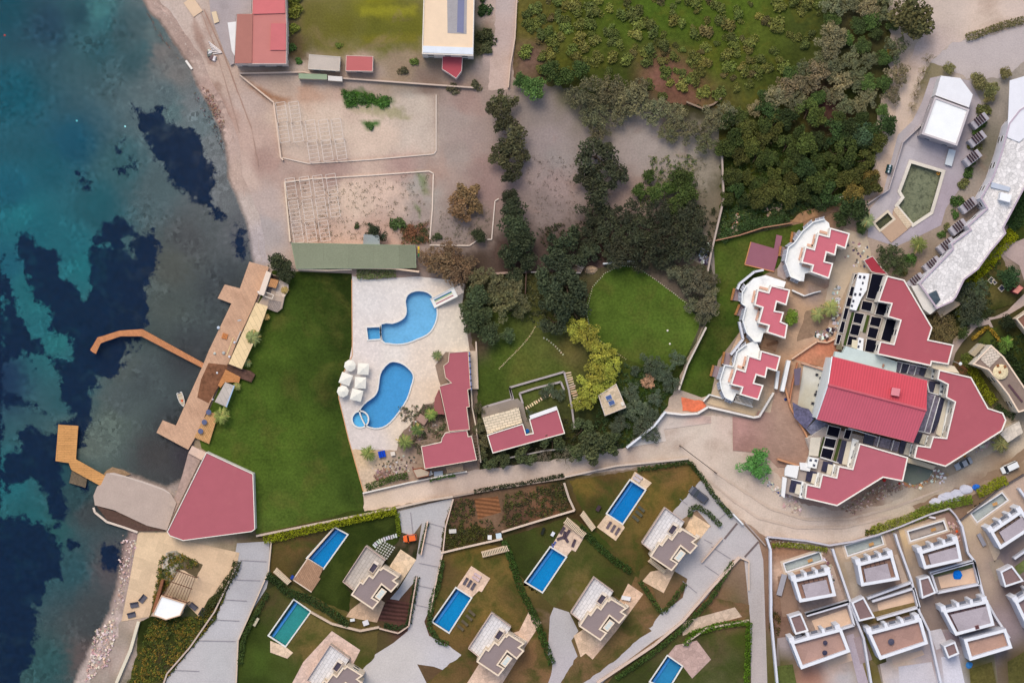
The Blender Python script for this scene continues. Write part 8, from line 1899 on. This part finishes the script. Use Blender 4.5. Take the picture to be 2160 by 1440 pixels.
for x, y, r_, c_, lb in ((1740, 1354, .55, (74, 70, 88), 'upper dark round cover on the brown row house roof'), (1739, 1375, .6, (66, 64, 84), 'lower dark round cover on the brown row house roof'), (1879, 1352, .75, (84, 82, 100), 'single dark round cover on the long brown roof'), (2153, 1085, .6, (226, 224, 230), 'round white table on the roof at the right edge')):
    p = P(x, y, 5.4); r = empty('round_cover', p, lb, 'cover')
    mb = MB(); mb.lathe((p.x, p.y, 5.9), [(.08, 0), (r_, .02), (r_ * .95, .1), (.1, .25)], C(*c_), 16); part('canopy', mb, M['canvas'], r)
    mb = MB(); mb.tube([(p.x, p.y, 5.3), (p.x, p.y, 5.95)], .05, C(90, 88, 92), 6); part('pole', mb, M['plain'], r)
p = P(2061, 1322, 6.5); r = empty('roof_opening', p, 'small square brown opening in the lavender roof', 'hatch')
mb = MB(); mb.box((p.x, p.y, 6.5), (.95, .95, .16), R(15), C(150, 118, 118)); part('frame', mb, M['plain'], r); mb = MB(); mb.box((p.x, p.y, 6.54), (.75, .75, .12), R(15), C(96, 62, 64)); part('cover', mb, M['plain'], r)
# overhead cable with its posts
a3, b3 = P(1438, 942, 5.5), P(1512, 998, 5.5)
r = empty('power_cable', (a3.x, a3.y, 0), 'dark overhead cable crossing the turning area', 'cable')
mb = MB(); mb.tube([a3.lerp(b3, t / 8) - Vector((0, 0, .5 * math.sin(math.pi * t / 8))) for t in range(9)], .09, C(70, 60, 58), 5); part('wire', mb, M['plain'], r)
for q in (a3, b3):
    mb = MB(); mb.tube([(q.x, q.y, 0), (q.x, q.y, 5.7)], [.14, .09], C(110, 92, 80), 7); part('post', mb, M['plain'], r)
# orange swim buoys / sea floats
for x, y, c, lb in ((264, 267, (160, 230, 235), 'pale round float on the water off the beach'), (162, 255, (110, 205, 210), 'small teal float farther out on the water'), (10, 75, (200, 70, 60), 'tiny red buoy at the left edge of the sea')):
    p = P(x, y, SEA_Z); mb = MB(); mb.lathe((p.x, p.y, SEA_Z - .1), [(.1, 0), (.22, .1), (.22, .22), (.1, .32)], C(*c), 10); tag(mb.build('buoy', M['plain'], None, p), lb, 'buoy')
# life rings and yellow bathing ring in the green pool
p = P(1979, 366, -.33); mb = MB(); mb.tube([(p.x + .3 * math.cos(t * .524), p.y + .3 * math.sin(t * .524), -.28) for t in range(13)], .09, C(216, 150, 48), 6); tag(mb.build('swim_ring', M['plain'], None, p), 'orange yellow swim ring in the green pool corner', 'swim ring')
for k in ('r1', 'r2', 'r3', 'r4'):
    q_ = PO[k]; x = q_[0][0] * .28 + q_[1][0] * .36 + q_[2][0] * .36 ; y = (q_[1][1] * .35 + q_[2][1] * .35 + q_[3][1] * .3)
    p = P(x, y); r = empty('wooden_float', p, {'r1': 'tan wooden board in the first narrow grey pool', 'r2': 'tan wooden board in the second narrow grey pool', 'r3': 'tan wooden board in the dry narrow pool', 'r4': 'tan wooden board in the slanted pool at the right edge'}[k], 'board')
    mb = MB(); mb.box((p.x, p.y, -.08 if k != 'r3' else -.9), (1.2, .7, .08), R(20), C(196, 150, 100)); part('boards', mb, M['plain'], r)
    mb = MB(); mb.box((p.x, p.y, -.16 if k != 'r3' else -.98), (1.0, .1, .08), R(20), C(160, 120, 80)); part('batten', mb, M['plain'], r)

# ================================================================ every look-alike gets the place that tells it apart
LM = [('the dirt track', 1890, 230), ('the sloping bank', 1740, 430), ('the grove wall', 1525, 330), ('the top edge', 1500, 0), ('the lane', 1090, 80), ('the olive band', 1320, 170), ('the dark round tree', 1870, 40), ('the curved meadow wall', 1480, 215)]
bylab = {}
for o in scene.objects:
    if o.parent is None and 'label' in o.keys() and 'category' in o.keys(): bylab.setdefault(o['label'], []).append(o)
def ordn(i):
    w_ = ['first', 'second', 'third', 'fourth', 'fifth', 'sixth', 'seventh', 'eighth', 'ninth', 'tenth']
    return w_[i] if i < 10 else '%dth' % (i + 1) if (i + 1) % 10 not in (1, 2, 3) or 10 < i + 1 < 14 else '%d%s' % (i + 1, {1: 'st', 2: 'nd', 3: 'rd'}[(i + 1) % 10])
def number(os_, base, mid=''):
    if len(os_) == 1:
        if mid: os_[0]['label'] = base + mid
        return
    xs = [o.location.x for o in os_]; ys = [o.location.y for o in os_]
    if max(xs) - min(xs) >= max(ys) - min(ys): os_.sort(key=lambda o: o.location.x); d_ = 'the left'
    else: os_.sort(key=lambda o: -o.location.y); d_ = 'the top'
    for i, o in enumerate(os_): o['label'] = '%s%s, %s from %s' % (base, mid, ordn(i), d_)
for lb, os_ in bylab.items():
    if len(os_) < 2 or len(lb.split()) > 12 and len(os_) > 30: continue
    if len(os_) > 22 and ('grove' in lb or 'meadow' in lb):
        z_ = {}
        for o in os_:
            px_, py_ = o.location.x / S + 1080, 720 - o.location.y / S
            k_ = min(LM, key=lambda t: (t[1] - px_) ** 2 + (t[2] - py_) ** 2)[0]; z_.setdefault(k_, []).append(o)
        for k_, l_ in z_.items(): number(l_, lb, ' nearest ' + k_)
    else: number(os_, lb)
